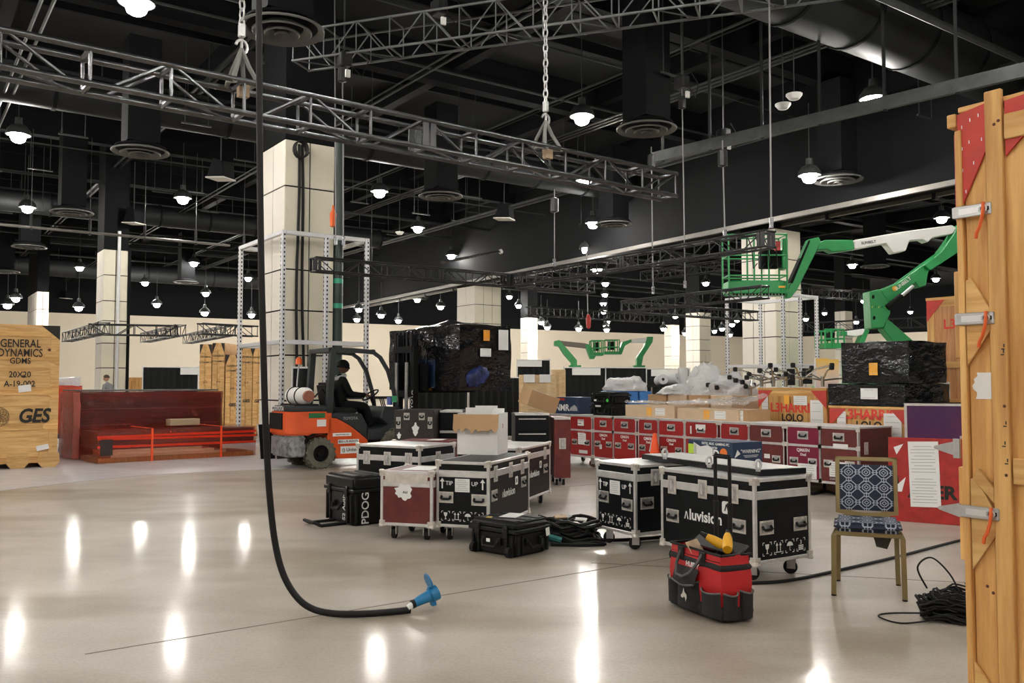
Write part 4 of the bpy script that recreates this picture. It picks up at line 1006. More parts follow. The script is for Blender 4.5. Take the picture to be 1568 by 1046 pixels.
# drill lying in the bag, yellow tools
def drill(x, y, z, rz, label):
    o = thing('cordless_drill', label, 'power tool', bag.matrix_basis @ Vector((x, y, z)) if False else (RZ(R(24)) @ Vector((x, y, z)) + Vector(c)), R(24) + rz)
    o.rotation_euler = (R(-20), R(-25), R(24) + rz)
    MB().tube([(-.07, 0, 0), (-.02, 0, 0), (.05, 0, 0), (.09, 0, 0)], [.03, .034, .03, .022], 12).build('motor_housing', amber, o, smooth=True); MB().tube([(.09, 0, 0), (.14, 0, 0)], [.02, .012], 10).build('chuck', blkp, o, smooth=True)
    MB().bx(-.05, -.005, -.018, .018, -.12, -.02).build('grip', blkp, o, bevel=.008); MB().bx(-.08, .03, -.035, .035, -.165, -.115).build('battery', blkp, o, bevel=.01); MB().bx(-.075, .025, -.036, .036, -.13, -.122).build('yellow_band', amber, o)
drill(-w * .02, -d * .35, hb + .06, .9, 'yellow and black cordless drill sticking out of the tool bag, front one')
drill(w * .2, -d * .08, hb + .03, 2.2, 'yellow power tool half hidden behind the drill in the tool bag')
# ------------------------------------------------------------------ banquet chair
fl_, fr_ = flo(1277, 912), flo(1386, 921); ux = (fr_ - fl_); cw_ = ux.length; ya = math.atan2(ux.y, ux.x)
ch = thing('banquet_chair', 'gold framed banquet chair with blue patterned seat and back', 'chair', fl_ + ux / 2, ya)
def fabric():
    m = bpy.data.materials.new('blue_lattice_fabric'); m.use_nodes = True; nt = m.node_tree; b = nt.nodes['Principled BSDF']; L = nt.links.new
    tc = nd(nt, 'ShaderNodeTexCoord'); mp = nd(nt, 'ShaderNodeMapping'); L(tc.outputs['Generated'], mp.inputs[0]); mp.inputs['Scale'].default_value = (3, 3, 3)
    sp = nd(nt, 'ShaderNodeSeparateXYZ'); L(mp.outputs[0], sp.inputs[0])
    def mth(op, a, b_=None):
        n = nd(nt, 'ShaderNodeMath', operation=op)
        for i, v in enumerate((a, b_)):
            if v is None: continue
            if isinstance(v, (int, float)): n.inputs[i].default_value = v
            else: L(v, n.inputs[i])
        return n.outputs[0]
    u = mth('ABSOLUTE', mth('SUBTRACT', mth('FRACT', sp.outputs[0]), .5)); yz = nd(nt, 'ShaderNodeValue'); yz.outputs[0].default_value = 0
    vsrc = sp.outputs[2]; m['_v'] = 0
    v = mth('ABSOLUTE', mth('SUBTRACT', mth('FRACT', vsrc), .5))
    mxm = mth('MAXIMUM', u, v); sm = mth('ADD', u, v); oct_ = mth('MAXIMUM', mxm, mth('MULTIPLY', sm, .72))
    def band(x, a, w): return mth('LESS_THAN', mth('ABSOLUTE', mth('SUBTRACT', x, a)), w)
    mn = mth('MINIMUM', u, v)
    f = mth('MAXIMUM', band(oct_, .40, .03), band(oct_, .22, .028)); f = mth('MAXIMUM', f, band(sm, .12, .03)); f = mth('MAXIMUM', f, mth('MULTIPLY', band(mn, .13, .02), mth('GREATER_THAN', mxm, .4)))
    f = mth('MAXIMUM', f, mth('MULTIPLY', band(mn, .0, .025), mth('GREATER_THAN', mxm, .3)))
    nz = nd(nt, 'ShaderNodeTexNoise'); nz.inputs['Scale'].default_value = 160; L(tc.outputs['Object'], nz.inputs['Vector'])
    mx = nd(nt, 'ShaderNodeMix', data_type='RGBA'); L(f, mx.inputs[0]); mx.inputs[6].default_value = (.012, .018, .042, 1); mx.inputs[7].default_value = (.36, .4, .48, 1); L(mx.outputs[2], b.inputs['Base Color'])
    b.inputs['Roughness'].default_value = .8
    bp = nd(nt, 'ShaderNodeBump'); bp.inputs['Strength'].default_value = .3; bp.inputs['Distance'].default_value = .005; L(nz.outputs['Fac'], bp.inputs['Height']); L(bp.outputs[0], b.inputs['Normal'])
    return m, nt, sp, mp
fab, _, _, _ = fabric(); fab2, nt2, sp2, mp2 = fabric(); fab2.name = 'blue_lattice_seat_fabric'
for l in list(nt2.links):
    if l.from_node == sp2 and l.from_socket.name == 'Z': ts = l.to_socket; nt2.links.remove(l); nt2.links.new(sp2.outputs[1], ts)
mp2.inputs['Scale'].default_value = (3, 2.4, 3)
sh = .45; dd = .44; hw = cw_ / 2
for sx in (-1, 1):
    MB().tube([(sx * hw, 0, .012), (sx * (hw - .005), .015, .42), (sx * (hw - .02), .06, .445)], .024, 4).build('front_leg', gold, ch, smooth=False)
    MB().tube([(sx * (hw - .02), dd + .06, .012), (sx * (hw - .03), dd - .02, .42), (sx * (hw - .03), dd - .03, .45)], .023, 4).build('rear_leg', gold, ch)
    MB().lathe([(.018, 0), (.018, .014), (.0, .015)], 8).build('foot_glide', blkp, ch, T(sx * hw, 0, 0)); MB().lathe([(.018, 0), (.018, .014), (.0, .015)], 8).build('foot_glide', blkp, ch, T(sx * (hw - .02), dd + .06, 0))
    MB().bx(sx * (hw - .02) - .012, sx * (hw - .02) + .012, .03, dd - .02, .425, .45).build('side_rail', gold, ch)
MB().bx(-hw + .01, hw - .01, .02, .045, .42, .45).build('front_rail', gold, ch, bevel=.004); MB().bx(-hw + .02, hw - .02, dd - .05, dd - .025, .42, .45).build('rear_rail', gold, ch)
MB().bx(-hw + .005, hw - .005, .0, dd - .01, .45, .515).build('seat_cushion', fab2, ch, bevel=.028, seg=3, smooth=True)
MB().bx(-hw + .03, hw - .03, .05, dd - .06, .43, .45).build('seat_board', dark, ch)
MB().add([(-.07, .2, .42), (.07, .2, .42), (.07, .38, .42), (-.07, .38, .42), (-.04, .22, .33), (.03, .22, .31), (.03, .36, .33), (-.04, .36, .3)], [(0, 1, 2, 3), (7, 6, 5, 4), (0, 4, 5, 1), (1, 5, 6, 2), (2, 6, 7, 3), (3, 7, 4, 0)]).build('torn_lining', mat('dark_lining', (.06, .055, .045), .9), ch, T(.1, 0, 0))
Mb = T(0, dd - .03, .53) @ RX(R(-9)); bh, bw = .42, hw + .0
for sx in (-1, 1):
    MB().bx(sx * (bw - .03) - .016, sx * (bw - .03) + .016, -.014, .014, .0, bh).build('back_stile', gold, ch, Mb, bevel=.004); MB().bx(sx * .13 - .03, sx * .13 + .03, -.006, .006, -.07, .03).build('back_bracket', gold, ch, Mb)
MB().bx(-bw + .014, bw - .014, -.014, .014, bh - .03, bh).build('back_top_rail', gold, ch, Mb, bevel=.004)
n = 10; MB().prism([(-bw + .014 + 2 * (bw - .014) * k / n, .0 - .022 * math.sin(math.pi * k / n)) for k in range(n + 1)] + [(-bw + .014 + 2 * (bw - .014) * k / n, .03 - .022 * math.sin(math.pi * k / n)) for k in range(n, -1, -1)], -.014, .014, RX(math.pi / 2)).build('back_bottom_rail', gold, ch, Mb)
def padfn(s, t):
    return (-bw + .048 + 2 * (bw - .048) * s, -.018 - .016 * math.sin(math.pi * s) ** .4 * math.sin(math.pi * t) ** .4, .025 + (bh - .085) * t)
g = MB().grid(padfn, 10, 10); g.grid(lambda s, t: (-bw + .048 + 2 * (bw - .048) * s, .012, .025 + (bh - .085) * t), 1, 1); g.build('back_pad', fab, ch, Mb, smooth=True)
MB().bx(-bw + .046, bw - .046, -.018, .012, .024, bh - .059).build('pad_side', fab, ch, Mb)
# ------------------------------------------------------------------ forklift (x forward, y left, z up; right side faces the camera)
P = flo(490, 718)
fk_o = P - (-BX) * 0 + BX * .48; fk_o.z = 0
fk = thing('forklift', 'orange and charcoal forklift carrying a high black wrapped load', 'forklift', fk_o, A)
FK = T(*fk_o) @ RZ(A); FKI = FK.inverted()
def side(px, py, y=-.52):
    """photo pixel -> (x, z) on the truck's own plane at lateral offset y"""
    o = FKI @ Vector((0, 0, H)); d = (FKI.to_3x3() @ ray(px, py)); t = (y - o.y) / d.y
    q = o + d * t; return (q.x, q.z)
def C4(x, y): return (400 + x / 4.546, 500 + y / 4.546)      # close-up pixel -> photo pixel
def prof(pts, y0, y1, name, m, parent=None, bevel=.015, y=-.52, **kw):
    poly = [side(*C4(*p), y) for p in pts]
    return MB().prism(poly, -y1, -y0, RX(math.pi / 2)).build(name, m, parent or fk, bevel=bevel, **kw)
W2 = .52
# rear counterweight: orange upper, scuffed lower, dark cap
def cw(zs, xr, m, name, rnd=.16, xf=None):
    xf = .18 if xf is None else xf
    pl = [(xf, -W2), (xr + rnd, -W2), (xr + rnd * .35, -W2 + rnd * .3), (xr, -W2 + rnd), (xr, W2 - rnd), (xr + rnd * .35, W2 - rnd * .3), (xr + rnd, W2), (xf, W2)]
    return MB().prism(pl, zs[0], zs[1]).build(name, m, fk, bevel=.03, seg=2, smooth=True)
z_ot, z_ob = side(*C4(300, 595))[1], side(*C4(300, 760))[1]
cwo = cw((z_ob, z_ot), -.62, orange, 'counterweight', .2, .22)
cw((z_ot + .004, z_ot + .1), -.58, fgrey, 'counterweight_cap', .2, .22)
cwl = cw((.22, z_ob - .004), -.6, scuff, 'counterweight_base', .22, -.28)
MB().bx(-.02, .02, -.3, .3, -.16, .12).build('rear_grille', dark, fk, T(-.62, 0, (z_ot + z_ob) / 2 + .06))
MB().tube([(-.66, .36, z_ot - .02), (-.7, .4, z_ot - .25), (-.66, .38, z_ob)], .02, 6).build('rear_hose', rub, fk, smooth=True)
text(fk, 'TOYOTA', .12, Matrix(((0, 0, -1, -.585), (-1, 0, 0, 0), (0, 1, 0, z_ot + .05), (0, 0, 0, 1))), white, .01)
# side body: sloping orange panel and charcoal hood
prof([(462, 640), (530, 640), (620, 690), (745, 790), (745, 915), (525, 920), (500, 840), (462, 790)], -W2, W2, 'side_panel', orange)
prof([(455, 640), (515, 600), (700, 605), (745, 690), (745, 788), (620, 688), (530, 638)], -W2 + .02, W2 - .02, 'engine_hood', fgrey)
prof([(745, 715), (840, 705), (935, 660), (935, 735), (850, 790), (745, 792)], -W2, W2, 'front_fender', fgrey)
prof([(860, 555), (975, 560), (980, 700), (900, 690), (840, 640)], -W2 + .04, W2 - .04, 'dash_cowl', fgrey)
MB().bx(.2, 1.55, -W2 + .06, W2 - .06, .16, .45).build('chassis', dark, fk)
MB().bx(.95, 1.5, -W2 + .05, W2 - .05, .44, .5).build('floor_plate', dark, fk)
def dec(px, py, w, h, m, nm, txt=None, sz=.05, tm=None):
    x, z = side(px, py, -W2 - .004); M = Matrix(((1, 0, 0, x), (0, 0, -1, -W2 - .004), (0, 1, 0, z), (0, 0, 0, 1)))
    if w: MB().box((0, 0, .001), (w, h, .002)).build(nm, m, fk, M)
    if txt: text(fk, txt, sz, M @ T(0, 0, .0025), tm or bprint, .015)
dec(*C4(388, 620), .3, .085, mat('green_sticker', (.02, .16, .05), .5), 'green_sticker'); dec(*C4(420, 672), .17, .12, paper, 'white_sticker')
dec(*C4(563, 752), .36, .06, white, 'sticker', 'unitedrentals.com', .036); dec(*C4(607, 800), .4, .075, white, 'sticker', '800-UR-RENTS', .058); dec(*C4(620, 858), .38, .13, white, 'sticker', '() United', .085)
x, z = side(*C4(622, 640), -W2 + .01); text(fk, 'TOYOTA', .07, Matrix(((1, 0, 0, x), (0, 0, -1, -W2 + .014), (0, 1, 0, z), (0, 0, 0, 1))), greyp, .01)
# wheels
def tyre(x, y, r, w):
    o = MB().lathe([(r * .55, -w / 2), (r * .93, -w / 2), (r, -w * .38), (r, w * .38), (r * .93, w / 2), (r * .55, w / 2), (r * .55, -w / 2)], 28, RX(math.pi / 2), caps=False).build('tyre', rubw, fk, T(x, y, r), smooth=True)
    g = MB()
    for k in range(18):
        t = k * 2 * math.pi / 18
        for s in (-1, 1): g.box((0, s * w * .27, r), (r * .16, w * .44, .03), RY(t + s * .08))
    stuff(g.build('tread_blocks', rubw, o))
    MB().lathe([(0, -w * .3), (r * .2, -w * .35), (r * .25, -w * .2), (r * .5, -w * .2), (r * .58, -w * .42), (r * .58, w * .42), (0, w * .42)], 20, RX(-math.pi / 2)).build('wheel_rim', dark, o, smooth=True)
for s in (-1, 1): tyre(0, s * .43, .27, .2); tyre(1.5, s * .45, .34, .25)
# wheel arch: dark plate behind the rear wheel, bent mudguard edge
for s in (-1, 1):
    pts = [(.36 * math.cos(t), s * (W2 - .03), .27 + .36 * math.sin(t)) for t in [R(a) for a in range(0, 181, 15)]]
    MB().tube(pts, .025, 6).build('wheel_arch', dark, fk, smooth=True)
# overhead guard
zr = side(*C4(600, 160))[1]
def strip(pts, y, name='guard_pillar', w=.07, m=fgrey):
    q = [side(*C4(*p)) for p in pts]
    return MB().tube([(a, y, b) for a, b in q], w * .62, 4).build(name, m, fk)
for s in (-1, 1):
    y = s * (W2 - .07)
    strip([(480, 610), (492, 400), (508, 165)], y, w=.12); strip([(955, 590), (935, 450), (895, 310), (840, 215), (790, 178)], y); strip([(495, 160), (650, 165), (800, 180)], y, 'roof_side_rail', .09)
x0, x1 = side(*C4(500, 160))[0], side(*C4(795, 178))[0]
for k in range(6):
    xx = x0 + (x1 - x0) * k / 5; MB().bx(xx - .03, xx + .03, -W2 + .07, W2 - .07, zr - .03, zr + .015).build('roof_bar', fgrey, fk, bevel=.008)
MB().bx(x0 - .05, x0 + .02, -W2 + .07, W2 - .07, zr - .06, zr + .03).build('roof_rear_bar', fgrey, fk, bevel=.01)
# beacon and stalk
MB().tube([(x0 - .35, .33, z_ot + .1), (x0 - .28, .36, zr - .25)], .015, 6).build('beacon_stalk', steel, fk, smooth=True)
MB().lathe([(.0, -.06), (.06, -.06), (.06, .03), (.03, .07), (0, .075)], 12).build('orange_beacon', mat('orange_beacon_lens', (.8, .13, .02), .3), fk, T(x0 - .28, .36, zr - .2), smooth=True)
# gas bottle
tk = MB().tube([(0, -.4, 0), (0, -.37, 0), (0, -.3, 0), (0, .3, 0), (0, .37, 0), (0, .4, 0)], [.06, .12, .155, .155, .12, .06], 20).build('gas_bottle', wcard, fk, T(-.2, .0, z_ot + .1 + .17), smooth=True)
MB().tube([(0, -.45, 0), (0, -.36, 0)], .1, 14).build('bottle_collar', mat('rusty_collar', (.3, .1, .06), .6), tk, smooth=True)
for y in (-.15, .2): MB().tube([(.16 * math.cos(t), y, .16 * math.sin(t)) for t in [k * math.pi / 8 for k in range(16)]], .014, 5, closed=True).build('bottle_strap', rub, tk, smooth=True)
MB().bx(-.42, .02, -.35, .35, z_ot + .1, z_ot + .13).build('bottle_cradle', rub, fk)
MB().tube([(-.1, -.44, z_ot + .25), (.05, -.4, z_ot + .4), (.18, -.3, z_ot + .3), (.2, -.3, z_ot + .1)], .016, 6).build('gas_hose', rub, fk, smooth=True)
# seat, steering wheel, levers
sx0 = side(*C4(560, 560), 0)[0]
MB().bx(sx0 - .28, sx0 + .22, -.23, .23, .92, 1.06).build('seat_cushion', rub, fk, bevel=.04, seg=2); MB().bx(-.07, .07, -.23, .23, 0, .5).build('seat_backrest', rub, fk, T(sx0 - .27, 0, 1.02) @ RY(R(-10)), bevel=.04, seg=2)
stx = sx0 + .62
MB().tube([(.17 * math.cos(t), .17 * math.sin(t), 0) for t in [k * math.pi / 8 for k in range(16)]], .016, 6, closed=True).build('steering_wheel', rub, fk, T(stx, .08, 1.28) @ RY(R(-35)), smooth=True)
MB().tube([(stx + .15, .08, .9), (stx, .08, 1.28)], .03, 8).build('steering_column', rub, fk, smooth=True)
for k in range(3): MB().tube([(stx + .12, -.2 - k * .07, 1.0), (stx + .05, -.2 - k * .07, 1.25)], .012, 6).build('control_lever', rub, fk, smooth=True)
MB().lathe([(.0, 0), (.05, 0), (.055, .14), (0, .14)], 12).build('blue_cup', mat('blue_cup_plastic', (.12, .16, .5), .5), fk, T(*(lambda q: (q[0], -.38, q[1]))(side(*C4(895, 545), -.38))), smooth=True)
dx, dz = side(*C4(925, 505), -W2 + .02); MB().bx(dx - .05, dx + .05, -W2 + .01, -W2 + .02, dz - .06, dz + .06).build('green_white_tag', mat('green_tag', (.05, .35, .15), .5), fk, None)
# mast
mx = 1.95
mast = []
for s in (-1, 1):
    MB().bx(mx - .06, mx + .06, s * .36 - .05, s * .36 + .05, .1, 2.2).build('mast_rail', dark, fk, bevel=.01); MB().bx(mx - .04, mx + .08, s * .27 - .035, s * .27 + .035, .3, 2.45).build('inner_mast_rail', blk, fk, bevel=.01)
    MB().tube([(mx - .09, s * .2, .2), (mx - .09, s * .2, 1.9)], .035, 8).build('lift_cylinder', steel, fk, smooth=True)
for z in (.3, 1.3, 2.15): MB().bx(mx - .07, mx + .05, -.36, .36, z - .06, z + .06).build('mast_crossbar', dark, fk)
text(fk, 'TOYOTA', .13, Matrix(((0, 0, -1, mx - .062), (0, -1, 0, -.36), (-1, 0, 0, 1.1), (0, 0, 0, 1))) @ RZ(math.pi), white, .01)
ZF = 1.36
MB().bx(mx + .1, mx + .18, -.55, .55, ZF, ZF + .5).build('fork_carriage', dark, fk)
for s in (-1, 1):
    MB().bx(mx + .18, mx + .23, s * .3 - .06, s * .3 + .06, ZF - .02, ZF + .55).build('fork', dark, fk); MB().bx(mx + .2, mx + 1.35, s * .3 - .06, s * .3 + .06, ZF - .04, ZF - .002).build('fork', dark, fk)
MB().bx(1.35, mx, -W2 + .1, W2 - .1, .3, .62).build('drive_axle_cover', dark, fk)
# ------------------------------------------------------------------ black wrapped load on the forks
def wrapped(w, d, h, seed, amp=.02, n=10, f=2.2, top=0.0):
    g = MB(); off = seed * 13.7
    def disp(p):
        q = Vector(p); k = noise.noise_vector(Vector((q.x * f + off, q.y * f, q.z * f * 1.4))); k2 = noise.noise_vector(Vector((q.x * f * 3 + off, q.y * f * 3, q.z * f * 4)))
        return q + k * amp + k2 * amp * .4
    nx, ny, nz = max(3, int(w * n)), max(3, int(d * n)), max(3, int(h * n))
    X = lambda i: -w / 2 + w * i; Y = lambda j: -d / 2 + d * j
    hz = lambda x, y: h + top * (1 - abs(x) / (w / 2)) * (1 - abs(y) / (d / 2))
    for y in (0, 1): g.grid(lambda s, t: disp((X(s), Y(y), hz(X(s), Y(y)) * t)), nx, nz)
    for x in (0, 1): g.grid(lambda s, t: disp((X(x), Y(s), hz(X(x), Y(s)) * t)), ny, nz)
    g.grid(lambda s, t: disp((X(s), Y(t), hz(X(s), Y(t)))), nx, ny); g.grid(lambda s, t: disp((X(s), Y(t), 0)), nx, ny)
    return g
LC = FK @ Vector((mx + .30, 0, ZF))
Pn = dep(720, 597, 16.2)
lw, ld_, lh = 1.15, 2.75, 1.22
ctr = FK @ Vector((mx + .30 + lw / 2, -.12, ZF + .002))
load = thing('wrapped_load', 'huge bundle in glossy black shrink wrap lifted high by the forklift', 'wrapped pallet', ctr, A, 'bundles in black shrink wrap')
wrapped(lw, ld_, lh, 1, .028, 9, 1.6, .18).build('shrink_wrap', bwrap, load, merge=True, smooth=True)
g = MB().bx(-lw / 2 + .06, lw / 2 - .06, -ld_ / 2 + .06, ld_ / 2 - .06, .05, lh - .05); g.build('packed_core', dark, load)
for k in range(6): MB().bx(-lw / 2 - .035, -lw / 2 + .02, ld_ / 2 - .35 - k * .16, ld_ / 2 - .27 - k * .16, .5, lh - .06).build('panel_edge', blk, load, bevel=.01)
for k in range(3): MB().bx(-lw / 2 - .03, -lw / 2 + .02, .1 - k * .3, .32 - k * .3, .05, .6).build('navy_panel', mat('navy_gloss_panel', (.01, .02, .05), .12), load, bevel=.01)
pm = FM('S', lw, ld_)
note(load, pm @ T(-.02, lh * .84, .045), .14, .2, mat('orange_sheet', (.9, .35, .02), .6), 2); note(load, pm @ T(.36, lh * .78, .045), .22, .38, paper); note(load, pm @ T(-.04, lh * .58, .045), .24, .15, paper, 2)
g = MB(); g.grid(lambda s, t: (.26 * math.cos(6.28 * s) * math.sin(1.57 * t) * (1 + .3 * noise.noise(Vector((3 * math.cos(6.28 * s), 3 * math.sin(6.28 * s), t * 2)))), .17 * math.sin(6.28 * s) * math.sin(1.57 * t) * (1 + .3 * noise.noise(Vector((2 * math.cos(6.28 * s), 2 * math.sin(6.28 * s), t * 3 + 5)))), .075 * math.cos(1.57 * t) + .02 * noise.noise(Vector((s * 9, t * 6, 1)))), 24, 10)
g.build('blue_bundle', mat('blue_film', (.03, .05, .2), .2, bump=1, bscale=6, var=.9, scale=5, col2=(.004, .005, .01)), load, pm @ T(-.2, .26, .0) @ RZ(.5), smooth=True)
for y in (-.9, -.3, .3, .9): MB().bx(-lw / 2, lw / 2, y - .05, y + .05, 0, .1).build('pallet_runner', pine_d, load)
# ------------------------------------------------------------------ people
def skinned(name, verts, edges, radii, m, parent, sub=2, root=0):
    me = bpy.data.meshes.new(name); me.from_pydata(verts, edges, []); me.materials.append(m); o = link(name, me, parent)
    sk = o.modifiers.new('skin', 'SKIN'); sk.use_smooth_shade = True
    for i, r in enumerate(radii):
        v = me.skin_vertices[0].data[i]; v.radius = r if isinstance(r, tuple) else (r, r); v.use_root = (i == root)
    sb = o.modifiers.new('sub', 'SUBSURF'); sb.levels = sub; sb.render_levels = sub
    return o
def head(parent, M, hairm, skinm=None, beanie=False):
    skinm = skinm or skin
    g = MB(); n, k = 16, 12; vs = []
    for j in range(k + 1):
        ph = math.pi * j / k
        for i in range(n):
            t = 2 * math.pi * i / n; x, y, z = math.sin(ph) * math.cos(t), math.sin(ph) * math.sin(t), math.cos(ph)
            rx = .095 * (1 + (.08 if x > 0 else .05)); ry = .074 * (1 - .18 * max(0, -z)); rz = .118
            px_ = rx * x + (.012 * max(0, x) * (1 if -.6 < z < -.1 else 0)); vs.append((px_, ry * y, rz * z))
    fs = [(j * n + i, j * n + (i + 1) % n, (j + 1) * n + (i + 1) % n, (j + 1) * n + i) for j in range(k) for i in range(n)]
    h = g.add(vs, fs).build('head', skinm, parent, M, smooth=True, merge=True)
    MB().add([(.098, 0, .02), (.125, 0, -.025), (.1, .018, -.03), (.1, -.018, -.03)], [(0, 1, 2), (0, 3, 1), (1, 3, 2)]).build('nose', skinm, h)
    for s in (-1, 1):
        MB().lathe([(0, -.006), (.012, 0), (0, .006)], 8).build('eye', white, h, T(.088, s * .03, .012) @ RY(1.57)); MB().lathe([(0, -.004), (.006, 0), (0, .004)], 6).build('pupil', dark, h, T(.093, s * .03, .012) @ RY(1.57))
        MB().lathe([(0, -.012), (.028, 0), (0, .012)], 8).build('ear', skinm, h, T(0, s * .076, -.005) @ RX(1.57))
    MB().box((.094, 0, -.058), (.008, .04, .008)).build('mouth', mat('lip', (.3, .1, .08), .5), h)
    g = MB(); vs = []
    lim = 1.75 if beanie else 1.5
    for j in range(8):
        ph = lim * j / 7
        for i in range(n):
            t = 2 * math.pi * i / n; kx = 1.1 if not (math.cos(t) > .3 and ph > 1.25 and not beanie) else .9
            vs.append((.107 * kx * math.sin(ph) * math.cos(t) - .006, .086 * kx * math.sin(ph) * math.sin(t), .128 * math.cos(ph) + (.012 if beanie else 0)))
    fs = [(j * n + i, j * n + (i + 1) % n, (j + 1) * n + (i + 1) % n, (j + 1) * n + i) for j in range(7) for i in range(n)]
    g.add(vs, fs).build('beanie' if beanie else 'hair', hairm, h, smooth=True, merge=True)
    if beanie:
        MB().tube([(.117 * math.cos(t) - .006, .094 * math.sin(t), -.005) for t in [k * math.pi / 10 for k in range(20)]], .014, 6, closed=True).build('beanie_cuff', hairm, h, smooth=True)
    return h
def hand(parent, M, skinm, side=1, curl=1.0, nm='hand'):
    """palm in the local xy plane, fingers along +x, thumb on +y*side"""
    g = MB().bx(0, .085, -.038, .038, -.013, .013)
    pal = g.build(nm, skinm, parent, M, bevel=.01, seg=2, smooth=True)
    for k, ln in enumerate((.07, .08, .076, .058)):
        y = (.029 - k * .0195) * side; a1, a2, a3 = .35 * curl, .9 * curl, 1.4 * curl; p = Vector((.08, y, 0)); pts = [p.copy()]
        for f, a in ((.42, a1), (.32, a2), (.26, a3)): p = p + Vector((math.cos(a), 0, -math.sin(a))) * ln * f; pts.append(p.copy())
        MB().tube(pts, [.0095, .009, .0085, .006], 7).build('finger', skinm, pal, smooth=True)
    MB().tube([(.015, .03 * side, 0), (.04, .055 * side, -.008), (.065, .062 * side, -.022), (.085, .056 * side, -.034)], [.013, .011, .0095, .006], 7).build('thumb', skinm, pal, smooth=True)
    return pal
# the driver, seated, hands on the wheel
dr_o = FK @ Vector((sx0, 0, 0)); drv = thing('person', 'driver in black hoodie and beanie seated on the orange forklift', 'person', dr_o, A)
sz = 1.08
V = [(-.06, 0, sz + .06), (-.08, 0, sz + .25), (-.07, 0, sz + .43), (-.05, 0, sz + .53), (-.02, 0, sz + .6),
     (-.06, -.19, sz + .47), (.06, -.25, sz + .22), (.33, -.15, sz + .2), (.44, -.08, sz + .21),
     (-.06, .19, sz + .47), (.06, .25, sz + .22), (.34, .17, sz + .19), (.47, .13, sz + .2),
     (-.02, -.1, sz + .02), (.42, -.15, sz + .0), (.52, -.15, sz - .40), (-.02, .1, sz + .02), (.42, .13, sz + .0), (.56, .13, sz - .40)]
E = [(0, 1), (1, 2), (2, 3), (3, 4), (2, 5), (5, 6), (6, 7), (7, 8), (2, 9), (9, 10), (10, 11), (11, 12), (0, 13), (13, 14), (14, 15), (0, 16), (16, 17), (17, 18)]
rad = [(.16, .14), (.16, .13), (.18, .13), .07, .055, .085, .065, .052, .04, .085, .065, .052, .04, .1, .085, .06, .1, .085, .06]
skinned('body', V, E, rad, hoodie, drv)
head(drv, T(.03, 0, sz + .72) @ RZ(R(-6)) @ RY(R(8)), hoodie, mat('brown_skin', (.12, .055, .03), .5), True)
MB().tube([(.09 * math.cos(t) - .05, .11 * math.sin(t), sz + .53 + .035 * math.cos(t)) for t in [k * math.pi / 8 for k in range(16)]], .045, 7, closed=True).build('grey_hood', mat('grey_fleece', (.3, .3, .29), .9, bump=.3, bscale=60), drv, smooth=True)
for s, yy, xx in ((-1, -.06, .46), (1, .12, .49)): hand(drv, T(xx, yy, sz + .215) @ RZ(R(20 * -s)) @ RY(R(15)), mat('brown_skin', (.12, .055, .03), .5) if s > 0 else skin, -s, 1.1)
for s, xx in ((-1, .52), (1, .56)):
    sh_ = MB().add([(-.1, -.045, 0), (.2, -.04, 0), (.2, .04, 0), (-.1, .045, 0), (-.09, -.04, .1), (.03, -.04, .1), (.03, .04, .1), (-.09, .04, .1), (.19, -.035, .045), (.19, .035, .045)], [(3, 2, 1, 0), (4, 5, 6, 7), (0, 1, 8, 5, 4), (3, 7, 6, 9, 2), (5, 8, 9, 6), (1, 2, 9, 8), (0, 4, 7, 3)]).build('shoe', blkp, drv, T(xx + .02, s * .14, sz - .55), bevel=.015, seg=2, smooth=True)
    MB().bx(-.11, .21, -.048, .048, -.012, .012).build('white_sole', white, sh_); MB().bx(-.02, .12, -.047, -.042, .02, .05).build('white_stripe', white, sh_, RY(R(18)))
# a man walking far behind
wp = dep(165, 590, 31); wp.z = 0
man = thing('person', 'man in a grey shirt walking behind the red wrapped bundles', 'person', wp, math.pi * .98)
grey = mat('grey_shirt', (.22, .22, .23), .85)
V = [(0, 0, .95), (0, 0, 1.15), (.01, 0, 1.4), (.02, 0, 1.5), (.03, 0, 1.56), (0, -.2, 1.42), (-.06, -.23, 1.12), (.04, -.2, .88), (0, .2, 1.42), (.06, .23, 1.14), (.18, .2, .92), (0, -.1, .9), (.14, -.1, .5), (.1, -.1, .08), (0, .1, .9), (-.1, .1, .5), (-.28, .1, .1)]
E = [(0, 1), (1, 2), (2, 3), (3, 4), (2, 5), (5, 6), (6, 7), (2, 8), (8, 9), (9, 10), (0, 11), (11, 12), (12, 13), (0, 14), (14, 15), (15, 16)]
skinned('body', V, E, [(.14, .12), (.15, .12), (.17, .12), .065, .05, .08, .055, .04, .08, .055, .04, .1, .075, .05, .1, .075, .05], grey, man)
head(man, T(.06, 0, 1.68), mat('brown_hair', (.06, .04, .025), .8))
for xx, yy, zz in ((.05, -.2, .87), (.2, .2, .9)): hand(man, T(xx, yy, zz) @ RY(R(75)), skin, 1, .5)
for xx, yy, zz in ((.1, -.1, 0), (-.28, .1, .02)): MB().bx(-.09, .18, -.045, .045, 0, .09).build('shoe', blkp, man, T(xx, yy, zz), bevel=.02, seg=2)
